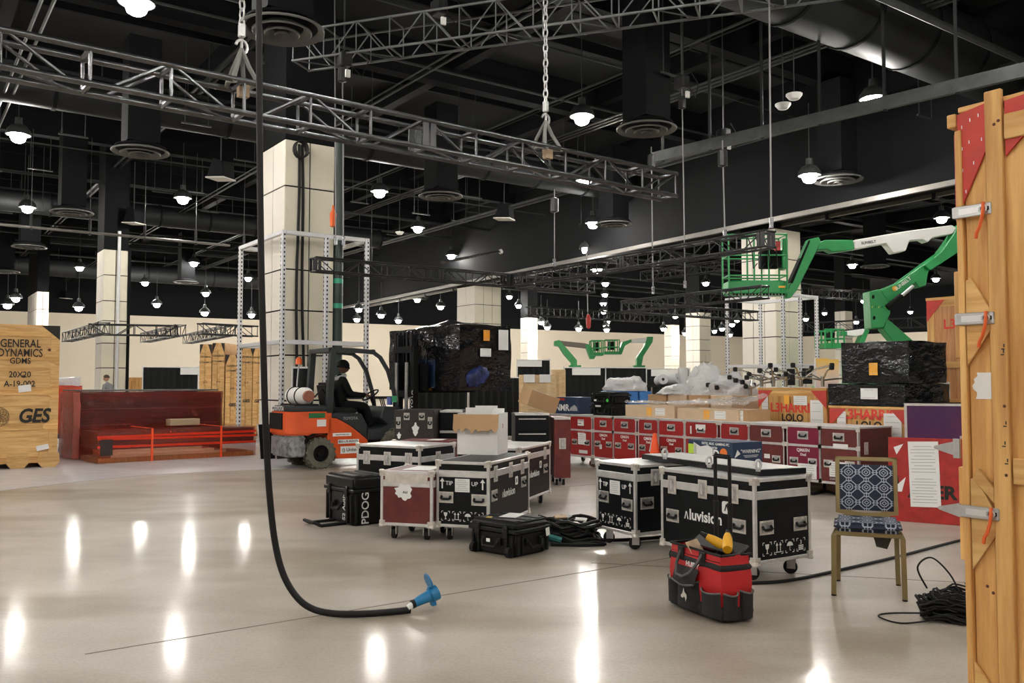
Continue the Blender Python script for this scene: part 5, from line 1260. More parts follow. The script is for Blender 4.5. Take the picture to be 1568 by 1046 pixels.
# ------------------------------------------------------------------ boom lifts
def arm(parent, name, pts, Y, t, m, bevel=.02, y0=None):
    """outline traced at its own distance, extruded to its real width"""
    P = [dep(x, y, Y) for x, y in pts]; poly = [(p.x, p.z) for p in P]
    return MB().prism(poly, -(Y + t / 2), -(Y - t / 2), RX(math.pi / 2)).build(name, m, parent, T(0, 0, 0), bevel=bevel)
def D4(x, y): return (1200 + x / 4.186, 290 + y / 4.186)
Yl = 24.0
bl = thing('boom_lift', 'large green articulated boom lift with white upper arm, right of centre', 'boom lift', (0, 0, 0), 0, 'green boom lifts')
def ar(name, pts, t, m, Y=Yl): return arm(bl, name, [D4(*p) for p in pts], Y, t, m)
jib = ar('jib_arm', [(150, 325), (215, 310), (230, 345), (215, 370), (75, 650), (35, 700), (5, 700), (10, 660), (130, 370)], .3, green)
ar('jib_strut', [(150, 330), (160, 335), (45, 610), (30, 600)], .34, dark)
ar('boom_head', [(215, 350), (250, 330), (430, 330), (440, 390), (300, 410), (265, 390), (205, 395)], .36, green)
wa = ar('white_upper_arm', [(440, 330), (760, 275), (1060, 235), (1090, 255), (1065, 290), (935, 315), (905, 345), (870, 325), (790, 335), (765, 400), (690, 415), (640, 352), (440, 390)], .34, liftw)
ar('elbow_arm', [(1095, 235), (1200, 225), (1200, 330), (1135, 370), (1090, 415), (920, 525), (880, 490), (985, 410), (1060, 305)], .4, green)
lb_ = ar('lower_arm', [(985, 408), (1010, 440), (910, 530), (895, 620), (850, 635), (825, 600), (660, 735), (600, 650), (720, 600), (870, 490)], .36, green, Yl + .12)
ar('turret_link', [(527, 660), (590, 645), (655, 730), (660, 800), (615, 890), (540, 895)], .5, green)
ar('base_arm', [(640, 830), (680, 860), (830, 990), (900, 1060), (800, 1060), (690, 985), (620, 900)], .4, green)
for k in range(6):
    a = 535 + k * 21; ar('hazard_stripe', [(a, 768), (a + 8, 750), (a + 18, 750), (a + 10, 768)], .515, mat('hazard_yellow', (.8, .75, .05), .5) if k % 2 == 0 else dark)
for q in ((550, 695), (556, 828)): ar('boss_hole', [(q[0] + 12 * math.cos(t), q[1] + 16 * math.sin(t)) for t in [k * math.pi / 5 for k in range(10)]], .51, dark)
q0, q1 = dep(*D4(665, 760), Yl - .3), dep(*D4(830, 620), Yl - .3); MB().tube([q0, q0.lerp(q1, .55)], .09, 10).build('hydraulic_cylinder', dark, bl, smooth=True); MB().tube([q0.lerp(q1, .5), q1], .05, 10).build('hydraulic_rod', steel, bl, smooth=True)
cc = dep(*D4(712, 635), Yl - .075); MB().lathe([(0, 0), (.07, 0), (.07, .01), (0, .01)], 12, RX(math.pi / 2)).build('yellow_logo', amber, bl, T(cc.x, cc.y, cc.z))
cc = dep(*D4(765, 605), Yl - .08); text(bl, 'SUNBELT', .13, Matrix(((1, 0, 0, cc.x), (0, 0, -1, Yl - .085), (0, 1, 0, cc.z), (0, 0, 0, 1))) @ RZ(R(37)), white, .02)
cc = dep(*D4(545, 340), Yl - .175); text(bl, 'SUNBELT', .1, Matrix(((1, 0, 0, cc.x), (0, 0, -1, Yl - .176), (0, 1, 0, cc.z), (0, 0, 0, 1))) @ RZ(R(8)), bprint, .02)
# hidden chassis that carries it
bp = dep(1360, 540, Yl); MB().bx(bp.x - 1.6, bp.x + 1.2, Yl - .9, Yl + .9, .55, 1.5).build('chassis', green, bl, bevel=.05); MB().add([(bp.x + .3, Yl - .3, 1.4), (bp.x + 1.1, Yl - .3, 1.4), (bp.x + 1.1, Yl + .3, 1.4), (bp.x + .3, Yl + .3, 1.4), (bp.x + .3, Yl - .3, 2.6), (bp.x + 1.0, Yl - .3, 2.6), (bp.x + 1.0, Yl + .3, 2.6), (bp.x + .3, Yl + .3, 2.6)], [(3, 2, 1, 0), (4, 5, 6, 7), (0, 1, 5, 4), (1, 2, 6, 5), (2, 3, 7, 6), (3, 0, 4, 7)]).build('turntable', green, bl, bevel=.03)
for sx in (-1.1, .8):
    for sy in (-1, 1): MB().lathe([(0, -.16), (.42, -.16), (.45, -.1), (.45, .1), (.42, .16), (0, .16)], 20, RX(math.pi / 2)).build('wheel', rub, bl, T(bp.x + sx, Yl + sy * .85, .45), smooth=True)
# basket
b0, b1 = dep(1112, 445, Yl), dep(1200, 445, Yl); zb0 = dep(1150, 452, Yl).z; zb1 = dep(1150, 425, Yl).z; zb2 = dep(1150, 362, Yl).z
pl = [(b0.x, Yl - .3), (b0.x + .35, Yl - .42), (b1.x - .2, Yl - .42), (b1.x + .06, Yl - .2), (b1.x + .06, Yl + .4), (b0.x, Yl + .4)]
MB().prism(pl, zb0, zb1 - .12).build('basket_floor', green, bl, bevel=.03)
g = MB()
for k in range(16): g.box((b0.x + .1 + k * .09, Yl - .43, zb0 - .02), (.05, .02, .05))
stuff(g.build('basket_tread', dark, bl))
def rl(a, b, r=.022): MB().tube([a, b], r, 6).build('basket_rail', green, bl, smooth=True)
for z in (zb1 + .02, (zb1 + zb2) / 2, zb2):
    cs = [(b0.x, Yl - .3, z), (b1.x, Yl - .35, z), (b1.x, Yl + .38, z), (b0.x, Yl + .38, z)]
    for i in range(4): rl(cs[i], cs[(i + 1) % 4])
for x in (b0.x, (b0.x + b1.x) / 2 - .1, (b0.x + b1.x) / 2 + .3, b1.x):
    for y in (Yl - .32, Yl + .38): rl((x, y, zb0 + .1), (x, y, zb2), .026)
MB().bx((b0.x + b1.x) / 2 + .15, b1.x - .12, Yl - .2, Yl + .2, zb1 + .25, zb1 + .75).build('control_box', dark, bl, bevel=.03); MB().bx(b1.x - .3, b1.x - .18, Yl - .35, Yl - .2, zb1 + .7, zb1 + .95).build('red_switch', redp, bl)
MB().bx(b1.x - .1, b1.x + .05, Yl - .3, Yl + .1, zb1 + .2, zb2 - .1).build('platform_mount', green, bl, bevel=.03)
for k in range(4):
    x = b0.x + .5 + k * .22; MB().tube([(x, Yl - .3, zb2), (x + .1, Yl - .45, zb2 - .4), (x + .15, Yl - .38, zb1 + .2), (x + .28, Yl - .3, zb1 + .35)], .016, 5).build('control_cable', cablem, bl, smooth=True)
for px, s in ((1160, 1), (1190, 1)): cc = dep(px, 442, Yl); MB().bx(cc.x - .09, cc.x + .09, Yl - .432, Yl - .42, cc.z - .02, cc.z + .03).build('yellow_sticker', amber, bl)
# distant lifts
def far_lift(label, Y, outline, t, name='boom_lift', white_part=None, basket=None, base=None):
    o = thing(name, label, 'boom lift', (0, 0, 0), 0, 'green boom lifts')
    for pts in outline: arm(o, 'boom_arm', pts, Y, t, green)
    for pts, m in (white_part or ()): arm(o, 'telescopic_arm', pts, Y, t * .8, m)
    if basket:
        x0, y0, x1, y1 = basket; a, b = dep(x0, y1, Y), dep(x1, y0, Y)
        MB().bx(a.x, b.x, Y - .5, Y + .5, a.z, a.z + .18).build('basket_floor', green, o); g = None
        for x in (a.x, (a.x * 2 + b.x) / 3, (a.x + 2 * b.x) / 3, b.x):
            for y in (Y - .5, Y + .5): MB().tube([(x, y, a.z), (x, y, b.z)], .035, 5).build('basket_post', green, o)
        for z in (b.z, (a.z + b.z) / 2):
            for y in (Y - .5, Y + .5): MB().tube([(a.x, y, z), (b.x, y, z)], .035, 5).build('basket_rail', green, o)
        MB().bx(a.x + .25, b.x - .25, Y - .3, Y + .3, a.z + .3, b.z - .1).build('control_box', dark, o)
    q = dep(*base, Y); MB().bx(q.x - 1.2, q.x + 1.2, Y - .9, Y + .9, .5, 1.4).build('chassis', green, o, bevel=.05); MB().bx(q.x - .3, q.x + .4, Y - .3, Y + .3, 1.4, q.z + .1).build('turntable', green, o)
    for sx in (-.9, .9):
        for sy in (-1, 1): MB().lathe([(0, -.15), (.45, -.15), (.45, .15), (0, .15)], 16, RX(math.pi / 2)).build('wheel', rub, o, T(q.x + sx, Y + sy * .85, .45))
    return o
far_lift('distant green boom lift, left one of the facing pair', 52, [[(848, 523), (856, 521), (866, 532), (878, 546), (883, 552), (883, 563), (874, 563), (874, 556), (862, 542), (855, 531), (848, 530)], [(895, 528), (902, 528), (912, 545), (909, 550), (903, 550)]], .7, white_part=[([(856, 522), (895, 526), (902, 528), (900, 534), (866, 530)], mat('dirty_boom_metal', (.12, .1, .08), .5))], basket=(904, 522, 922, 545), base=(879, 562))
far_lift('distant green boom lift, right one of the facing pair', 55, [[(990, 516), (999, 516), (998, 524), (984, 546), (981, 562), (974, 562), (974, 548), (986, 530)], [(952, 524), (966, 520), (966, 524), (956, 530), (951, 543), (945, 543)]], .7, white_part=[([(966, 520), (992, 517), (990, 525), (966, 525)], liftw)], basket=(925, 521, 947, 543), base=(977, 562))
far_lift('green boom lift with raised basket behind the black wrapped stack', 31, [[(1322, 504), (1328, 506), (1318, 530), (1312, 540), (1306, 538), (1316, 516)], [(1284, 508), (1294, 508), (1294, 514), (1284, 515)]], .45, white_part=[([(1294, 507), (1320, 504), (1322, 512), (1308, 516), (1294, 514)], liftw)], basket=(1256, 506, 1284, 534), base=(1306, 545))
# ------------------------------------------------------------------ tall wooden crate at the right edge (only its nearest edge is in view)
YC = R(35.5 + 90)                      # face runs away to the left
far_ = dep(1477, 600, 3.2)
cr = thing('shipping_crate', 'tall pine crate with red corners and steel hasps at the right edge', 'crate', (far_.x, far_.y, 0), YC - math.pi)
# local: x = towards the camera along the face (viewer's right), -y = outward to the camera side
HC = 2.5
def cb(nm, x0, x1, y0, y1, z0, z1, m, bevel=.003): return MB().bx(x0, x1, y0, y1, z0, z1).build(nm, m, cr, bevel=bevel)
LCR = 1.15
cb('back_board', 0, LCR, .02, .04, .12, HC, pine)
cb('corner_post', -.005, .018, -.02, .09, .12, HC - .07, pine); cb('top_end_block', -.032, .0, -.02, .03, HC - .055, HC - .005, pine_h)
cb('plank', .02, .098, -.002, .02, .12, HC - .02, pine); cb('plank', .1, .135, .002, .02, .12, HC - .02, pine_d); cb('plank', .137, .25, .0, .02, .12, HC - .02, pine); cb('plank', .252, .37, .0, .02, .12, HC - .02, pine_d)
for k in range(5): cb('plank', .372 + k * .15, .52 + k * .15, .0, .02, .12, HC - .02, pine)
cb('batten', .106, .165, -.024, -.003, .05, HC + .045, pine); cb('batten', .5, .56, -.024, -.003, .05, HC + .02, pine); cb('batten', .95, 1.01, -.024, -.003, .05, HC + .02, pine)
for z in (.12, 1.15, HC - .14): cb('cross_batten', .17, LCR, -.02, -.001, z, z + .09, pine_h)
def tri(nm, pts, m, n0=.004, n1=.02): MB().prism(pts, n0, n1, RX(math.pi / 2)).build(nm, m, cr, bevel=.002)
tri('red_gusset', [(.0, HC - .01), (.106, HC + .01), (.106, HC - .16), (.01, HC - .36)], gusset_red, .003, .012); tri('red_gusset', [(.17, HC + .0), (.4, HC + .02), (.17, HC - .2)], gusset_red, .003, .012)
g = MB()
for x, z in ((.02, .04), (.05, .02), (.08, .01), (.02, .12), (.02, .2), (.03, .28), (.06, .18), (.09, .1), (.045, .1)): g.box((x, -.0125, HC - .02 - z), (.003, .002, .012))
stuff(g.build('staples', alu, cr))
cb('red_side_strip', -.028, -.006, .02, .12, HC - .4, HC - .07, gusset_red)
def zpx(y): return dep(1500, y, 3.05).z
for yt, yb in ((420, 560), (735, 885)):
    z1, z0 = zpx(yt), zpx(yb); zm = (z0 + z1) / 2
    tri('diagonal_brace', [(.02, z1 - .01), (.04, z1), (.108, zm + .04), (.108, zm - .03), (.02, z0)], pine_h, .003, .016); cb('side_batten', -.025, -.006, -.01, .05, z0 + .03, z1 + .03, pine)
tri('diagonal_brace', [(.03, zpx(738) + .0), (.05, zpx(722)), (.105, zpx(750)), (.105, zpx(775))], pine_h)
tri('diagonal_brace', [(.02, zpx(1030)), (.105, zpx(1080)), (.105, zpx(1120)), (.02, zpx(1120))], pine_h)
def hasp(y, leaf=False, lb=None):
    z = zpx(y); o = MB().bx(-.012, .125, -.03, -.024, z - .022, z + .022).build('steel_hasp', steel, cr, bevel=.004)
    MB().bx(-.014, -.002, -.031, -.0, z - .019, z + .019).build('hasp_knuckle', steel, o)
    MB().bx(.082, .118, -.033, -.03, z - .007, z + .007).build('hasp_slot', dark, o, bevel=.0015)
    MB().bx(.01, .085, -.0315, -.0298, z - .011, z + .011).build('hasp_ridge', alu, o)
    MB().tube([(.1 + .012 * math.cos(t), -.036, z + .012 * math.sin(t)) for t in [k * math.pi / 5 for k in range(10)]], .004, 6, closed=True).build('staple_ring', steel, o)
    MB().tube([(.1, -.034, z + .022), (.103, -.042, z), (.099, -.042, z - .03), (.088, -.04, z - .065), (.076, -.038, z - .085), (.072, -.036, z - .105)], .006, 7).build('orange_cord', orangew, o, smooth=True)
    if leaf: MB().prism([(-.1, 0), (-.095, .006), (-.016, .026), (-.016, -.026), (-.095, -.006)], .018, .022, RX(math.pi / 2) ).build('tapered_leaf', steel, o, T(0, 0, z), bevel=.001)
hasp(315); hasp(485); hasp(791, True)
zz = zpx(692); o = MB().prism([(-.11, 0), (-.105, .006), (-.03, .026), (-.03, -.026), (-.105, -.006)], .018, .022, RX(math.pi / 2)).build('tapered_leaf', steel, cr, T(0, 0, zz)); MB().bx(-.035, -.012, -.024, -.012, zz - .035, zz + .035).build('hinge_plate', steel, cr)
pts = []
rs = random.Random(12)
for k in range(9): pts.append((.105 - .0, zpx(570) - k / 8 * .095))
for k in range(9): pts.append((.03 + rs.uniform(0, .025), zpx(570) - .095 + k / 8 * .095))
MB().prism(pts, .003, .0042, RX(math.pi / 2)).build('torn_label', paper, cr)
g = MB()
for z, x in ((1.35, .15), (1.28, .145), (1.22, .152), (1.6, .148), (1.62, .15)):
    g.box((x, -.0242, z), (.012, .001, .004)); g.box((x + .004, -.0242, z + .012), (.004, .001, .012))
g.build('pen_marks', bprint, cr)
knot = mat('wood_knot', (.1, .03, .015), .5)
for x, z in ((.065, .98 - .2), (.085, .96 - .2), (.15, 1.42), (.15, 1.18), (.14, 2.42), (.155, 2.43)): MB().lathe([(0, 0), (.006, 0), (.005, .002), (0, .003)], 8, RX(math.pi / 2)).build('knot', knot, cr, T(x, -.0022 if x < .1 else -.0242, z))
for x in (.0, .5, 1.0): cb('skid', x, x + .1, .0, .9, 0, .12, pine_h)
cb('far_side', 0, .02, .04, .95, .12, HC, pine); cb('near_side', LCR - .02, LCR, .04, .95, .12, HC, pine); cb('rear_side', .02, LCR - .02, .93, .95, .12, HC, pine); cb('roof_board', 0, LCR, .0, .95, HC, HC + .02, pine_h)
# ------------------------------------------------------------------ red board leaning behind the crate
P = flo(1361, 797); P1 = flo(1479, 806); v = P1 - P; ya = math.atan2(v.y, v.x); wr = v.length; hr = (797 - 671) / F * P.y
rb = thing('red_door_panel', 'scuffed red plywood panel with two white sheets behind the banquet chair', 'panel', P + v / 2, ya); rb.rotation_euler = (R(-4), 0, ya)
MB().bx(-wr / 2, wr / 2, 0, .03, .0, hr).build('board', redp, rb, bevel=.004)
for z, hh in ((hr * .77, hr * .42), (hr * .40, hr * .38)): note(rb, FM('S', wr, 0) @ T(-.02 + .01 * (z < .5), z - .02, .002) @ RZ(R(2)), .3, hh, paper, 9)
text(rb, 'A  ER', .19, FM('S', wr, 0) @ T(.06, hr * .36, .001), bprint, .04, 1, 0, 1.05)
MB().prism([(-.36, .3), (-.2, .46), (-.24, .3)], 0, .001).build('white_scrape', white, rb, FM('S', wr, 0) @ T(0, .02, .001)); MB().prism([(-.32, .8), (-.22, .84), (-.29, .72)], 0, .001).build('white_scrape', white, rb, FM('S', wr, 0) @ T(0, 0, .001))
MB().prism([(-.42, .36), (-.3, .5), (-.28, .36)], 0, .001).build('black_emblem', bprint, rb, FM('S', wr, 0) @ T(.02, 0, .0005))
# ------------------------------------------------------------------ row of red road cases
zb, zt = .17, .93
L0p = flo(843.5, 695, zb); dirr = (flo(1259, 740, zb) - L0p); rowlen = dirr.length; dirr.normalize(); rn = Vector((-dirr.y, dirr.x, 0))   # rn points away from the camera
ry = math.atan2(dirr.y, dirr.x)
def xs(px): return along(L0p, dirr, px)
units = [((843.5, 872.5, 906.5), redlam, 'leftmost red road case of the row, beside the black drawers', None),
         ((908.5, 939, 974), redlam, 'red road case second from the left end of the row', None),
         ((977, 1008, 1048), redlam, 'third red road case of the row, behind the orange cone', None),
         ((1048.8, 1099,), redlam, 'single-bay red road case of the row, just left of the navy carton', None),
         ((1103, 1147, 1201), (redlam, maroon), 'red and maroon road case of the row, behind the navy carton', None),
         ((1205, 1256, 1315), (mat('wine_laminate', (.23, .01, .045), .35, var=.3, scale=2), maroon), 'rightmost maroon road case of the row, behind the banquet chair', None)]
DC = .78
for ui, (pxs, pm_, lb, _) in enumerate(units):
    X = [xs(p) for p in pxs]; w = X[-1] - X[0]; mid = (X[0] + X[-1]) / 2
    base = L0p + dirr * mid + rn * (DC / 2); base.z = 0
    o = thing('road_case', lb, 'flight case', base, ry, 'row of red road cases')
    hh = zt - zb; seam = zb + hh * .64; n = len(pxs) - 1
    mats = pm_ if isinstance(pm_, tuple) else (pm_,) * n
    for k in range(n):
        a, b = X[k] - mid, X[k + 1] - mid
        MB().bx(a + .012, b - .012, -DC / 2 + .008, DC / 2 - .008, zb + .012, seam - .002).build('lower_panel', mats[k], o); MB().bx(a + .012, b - .012, -DC / 2 + .008, DC / 2 - .008, seam + .002, zt - .012).build('upper_panel', mats[k], o)
        fm = FM('S', w, DC); um = (a + b) / 2
        handle(o, fm @ T(um, seam + (zt - seam) * .5, -.006), .17, .11); 
        for s in (-1, 1): handle(o, fm @ T(um + s * (b - a) * .28, zb + (seam - zb) * .55, -.006), .14, .1)
        if mats[k] is redlam or ui == 5 and k == 0:
            text(o, 'QM65N', .062, fm @ T(um, zb + (seam - zb) * .86, -.006), white, .03); text(o, 'Dual', .05, fm @ T(um, zb + (seam - zb) * .74, -.006), white, .03)
        t = .034
        for x in (a, b): MB().bx(max(x - t / 2, -w / 2), min(x + t / 2, w / 2), -DC / 2, -DC / 2 + .02, zb, zt).build('edge_trim', alu, o, bevel=.004)
        for z in (zb, seam - .02, zt - t): MB().bx(a + t / 2, b - t / 2, -DC / 2, -DC / 2 + .02, z, z + t).build('edge_trim', alu, o, bevel=.004)
        for z in (zb, seam, zt):
            for x in (a, b): inst('corner_cap', 'rcap', lambda: MB().bx(-.03, .03, -.006, .012, -.03, .03), alu_w, o, T(x, -DC / 2, max(zb + .03, min(z, zt - .03))), bevel=.006)
    MB().bx(-w / 2, w / 2, -DC / 2, DC / 2, zt - .012, zt).build('lid_top', wcard, o)
    for sx in (-1, 1):
        for z in (zb, seam - .02, zt - .034): MB().bx(min(sx * w / 2, sx * (w / 2 - .02)), max(sx * w / 2, sx * (w / 2 - .02)), -DC / 2 + .03, DC / 2, z, z + .034).build('edge_trim', alu, o, bevel=.004)
        MB().bx(min(sx * w / 2, sx * (w / 2 - .03)), max(sx * w / 2, sx * (w / 2 - .03)), DC / 2 - .03, DC / 2, zb, zt).build('edge_trim', alu, o)
        for sy in (-1, 1): caster(o, sx * (w / 2 - .12), sy * (DC / 2 - .1), zb, .5 * sx + sy, mat('red_hub_wheel', (.1, .03, .02), .5) if sy < 0 else rub)
    fm = FM('S', w, DC)
    rs = random.Random(ui)
    if ui == 0: note(o, fm @ T(w * .27, zb + .33, .001), .22, .2, paper, 5); note(o, fm @ T(w * .3, zb + .1, .001), .24, .06, paper, 1); note(o, fm @ T(w * .26, seam + .12, .022), .16, .08, paper)
    if ui == 1: note(o, fm @ T(-w * .3, zb + .22, .016), .06, .08, paper)
    if ui == 2: note(o, fm @ T(-w * .2, zb + .3, .001) @ RZ(-.3), .05, .2, paper); note(o, fm @ T(-w * .2, zb + .07, .001), .22, .05, paper, 1)
    if ui == 3: note(o, fm @ T(.0, seam + .17, .001), .2, .08, paper); note(o, fm @ T(-.2, seam + .12, .001), .03, .12, paper)
    if ui == 4: note(o, fm @ T(w * .25, zb + .3, .001), .1, .06, paper)
    if ui == 5:
        note(o, fm @ T(-w * .2, zb + .14, .001), .3, .2, paper, 6); note(o, fm @ T(w * .24, zb + .2, .001), .28, .2, paper, 6); note(o, fm @ T(w * .27, seam + .02, .001), .22, .06, paper)
        text(o, 'SAMSUNG', .04, fm @ T(w * .2, zb + .07, .001), greyp, .02)
        fe = FM('E', w, DC); MB().bx(-DC / 2 + .03, DC / 2 - .03, 0, zt - zb - .04, -.004, .002).build('end_panel', maroon, o, fe @ T(0, zb + .02, 0)); latch(o, fe @ T(-DC * .28, seam, .002), .09, .16)
        MB().bx(-DC / 2, -DC / 2 + .04, 0, zt - zb, 0, .006).build('edge_trim', alu, o, fe @ T(0, zb, 0))
def on_row(px, py, z=None, back=0.2):
    """point on the row's top under photo column px, set back from the front edge"""
    b_ = L0p + rn * back; p = b_ + dirr * along(b_, dirr, px); return Vector((p.x, p.y, zt if z is None else z))
# ------------------------------------------------------------------ things on top of the row
def carton(name, label, P, yaw, w, d, h, m, group=None, cat='box', tape=True, labels=()):
    o = thing(name, label, cat, P, yaw, group)
    MB().bx(-w / 2, w / 2, -d / 2, d / 2, 0, h).build('carton_body', m, o, bevel=.004)
    for s in (-1, 1): MB().bx(-w / 2 + .002, w / 2 - .002, min(s * .003, s * (d / 2 - .002)), max(s * .003, s * (d / 2 - .002)), h, h + .003).build('flap', m, o)
    if tape: MB().bx(-w / 2 - .001, w / 2 + .001, -.03, .03, h + .003, h + .0036).build('tape', gplast, o)
    for f, u, v, a, b, mm in labels: note(o, FM(f, w, d) @ T(u, v, .001), a, b, mm, 3)
    return o
pA = on_row(857, 0, None, .28)
o = carton('navy_carton', 'navy product carton with red band reading NMR on the red cases', on_row(880, 0, None, .32), ry + .12, .62, .42, .31, navy)
text(o, 'NMR', .17, FM('S', .62, .42) @ T(-.12, .11, .001), white, .02); MB().bx(-.29, -.05, .25, .29, 0, .002).build('red_band', redp, o, FM('S', .62, .42)); MB().prism([(.06, .06), (.28, .06), (.26, .13), (.2, .17), (.1, .12)], 0, .001).build('printed_picture', greyp, o, FM('S', .62, .42))
pk = on_row(935, 0, None, .3)
r1 = rugged('rugged_case', 'lower of two black rugged cases stacked on the red row', (pk.x, pk.y), math.degrees(ry) + 3, .62, .42, .2, zt, ribs=3, handles=('S',))
r2 = rugged('rugged_case', 'upper black rugged case with green dot, stacked on the red row', (pk.x, pk.y), math.degrees(ry) + 5, .6, .42, .2, zt + .209, ribs=3, handles=('S',))
note(r1, FM('S', .62, .42) @ T(-.12, .165, .008), .2, .03, paper); MB().lathe([(0, 0), (.03, 0), (0, .002)], 12).build('green_dot', mat('green_dot', (.05, .6, .05), .5), r2, FM('S', .6, .42) @ T(.14, .06, .013)); note(r2, FM('S', .6, .42) @ T(-.12, .06, .05), .06, .03, paper)
ylab = mat('orange_yellow_label', (.85, .42, .05), .6)
for px0, px1, lb, m, hh, bk in ((976, 1052, 'long pale carton under clear film on the red row, left one', cardl, .2, .45), (1056, 1150, 'long pale carton under clear film on the red row, middle one', cardl, .17, .45), (1151.5, 1163, 'brown and white carton at the right end of the film-wrapped stack', card, .17, .5)):
    a, b = on_row(px0, 0, None, bk), on_row(px1, 0, None, bk); w = (b - a).length
    o = carton('flat_carton', lb, (a + b) / 2, ry, w, .55, hh, m, 'flat cartons on the red cases', labels=[('S', w * .0, hh * .5, .12, .14, ylab), ('S', w * .22, hh * .5, .22, .12, paper)] if m is cardl else [('S', -w * .2, hh * .5, w * .5, .15, paper)])
a, b = on_row(972, 0, None, .52), on_row(1160, 0, None, .52); w = (b - a).length
o = thing('film_sheet', 'crumpled clear plastic film spread over the flat cartons', 'plastic film', (a + b) / 2 + Vector((0, 0, .2)), ry)
rs = random.Random(4)
MB().grid(lambda s, t: (-w / 2 + w * s, -.28 + .6 * t, .02 + .07 * abs(noise.noise(Vector((s * 9, t * 5, 2)))) + .2 * max(0, s - .25) * t + .05 * abs(noise.noise(Vector((s * 30, t * 14, 7))))), 60, 16).build('film', cwrap, o, smooth=True)
# plastic bag heap and metal pole stands
def heap_mesh(rx, ry_, rz, seed, amp=.35, n=26, k=14):
    g = MB(); vs = []
    for j in range(k + 1):
        ph = math.pi / 2 * j / k
        for i in range(n):
            t = 2 * math.pi * i / n; x, y, z = math.sin(ph) * math.cos(t), math.sin(ph) * math.sin(t), math.cos(ph)
            q = 1 + amp * noise.noise(Vector((x * 2.2 + seed, y * 2.2, z * 2.2))) + amp * .4 * noise.noise(Vector((x * 6 + seed, y * 6, z * 6)))
            vs.append((rx * x * q, ry_ * y * q, rz * z * q))
    return g.add(vs, [(j * n + i, j * n + (i + 1) % n, (j + 1) * n + (i + 1) % n, (j + 1) * n + i) for j in range(k) for i in range(n)] + [tuple(range(k * n, (k + 1) * n))])
whitef = mat('milky_film', (.75, .75, .76), .2, bump=.9, bscale=7, alpha=.8, var=.15)
pb = on_row(1086, 0, 0, 1.55)
pal = thing('pallet_stack', 'pallet of cartons behind the red row carrying the milky plastic bags', 'pallet', (pb.x, pb.y, 0), ry, 'pallets behind the red row')
for k in range(4): MB().bx(-1.0 + k * .5, -.54 + k * .5, -.5, .5, .14, 1.3).build('stacked_carton', cardl if k % 2 else card, pal, bevel=.005)
for y in (-.45, 0, .45): MB().bx(-1.0, 1.0, y - .05, y + .05, 0, .12).build('runner', pine_d, pal)
MB().bx(-1.0, 1.0, -.5, .5, .12, .14).build('deck', pine_h, pal)
for px, bk, r, hz, sd, lb in ((1082, 1.4, .36, .5, 3, 'tall heap of milky plastic film left of the pole stands'), (1120, 1.5, .42, .36, 8, 'low heap of milky plastic film among the pole stands'), (1050, 1.4, .45, .2, 15, 'flat heap of milky plastic film beside the grey rolls')):
    q = on_row(px, 0, 1.3, bk); tag(heap_mesh(r, r * .9, hz, sd).build('plastic_film_heap', whitef, None, T(*q), smooth=True), lb, 'plastic film', 'heaps of milky film')
polem = mat('polished_pole_steel', (.55, .55, .53), .25, .9)
stands = thing('pole_base', 'x', 'stand')
bpy.data.objects.remove(stands)
rs = random.Random(21)
SL = ['at the left of the tangle', 'beside the tall film heap', 'in the middle of the tangle', 'with a long arm to the right', 'over the crate corner', 'right of the red crate corner', 'nearest the yellow panel', 'at the far right by the black stack']
for i, px in enumerate((1113, 1130, 1150, 1168, 1186, 1205, 1228, 1262)):
    q = on_row(px, 0, 1.3 if px < 1163 else 1.445, 1.5)
    o = thing('pole_stand', 'shiny steel stand with black foot caps ' + SL[i], 'stand', (q.x, q.y, q.z), rs.uniform(0, 3), 'heap of steel pole stands')
    nb = 4
    for k in range(nb):
        t = k * 2 * math.pi / nb + rs.uniform(-.3, .3); ln = rs.uniform(.3, .5); zt_ = rs.uniform(.12, .34)
        e = (ln * math.cos(t), ln * math.sin(t), zt_); MB().tube([(0, 0, .1), (e[0] * .5, e[1] * .5, .1 + (zt_ - .1) * .75), e], .014, 6).build('foot_arm', polem, o, smooth=True)
        MB().lathe([(0, -.04), (.035, -.035), (.04, 0), (.035, .035), (0, .04)], 8).build('black_cap', rub, o, T(*e), smooth=True)
    MB().lathe([(.03, 0), (.03, .16), (0, .17)], 10).build('hub', polem, o, smooth=True)
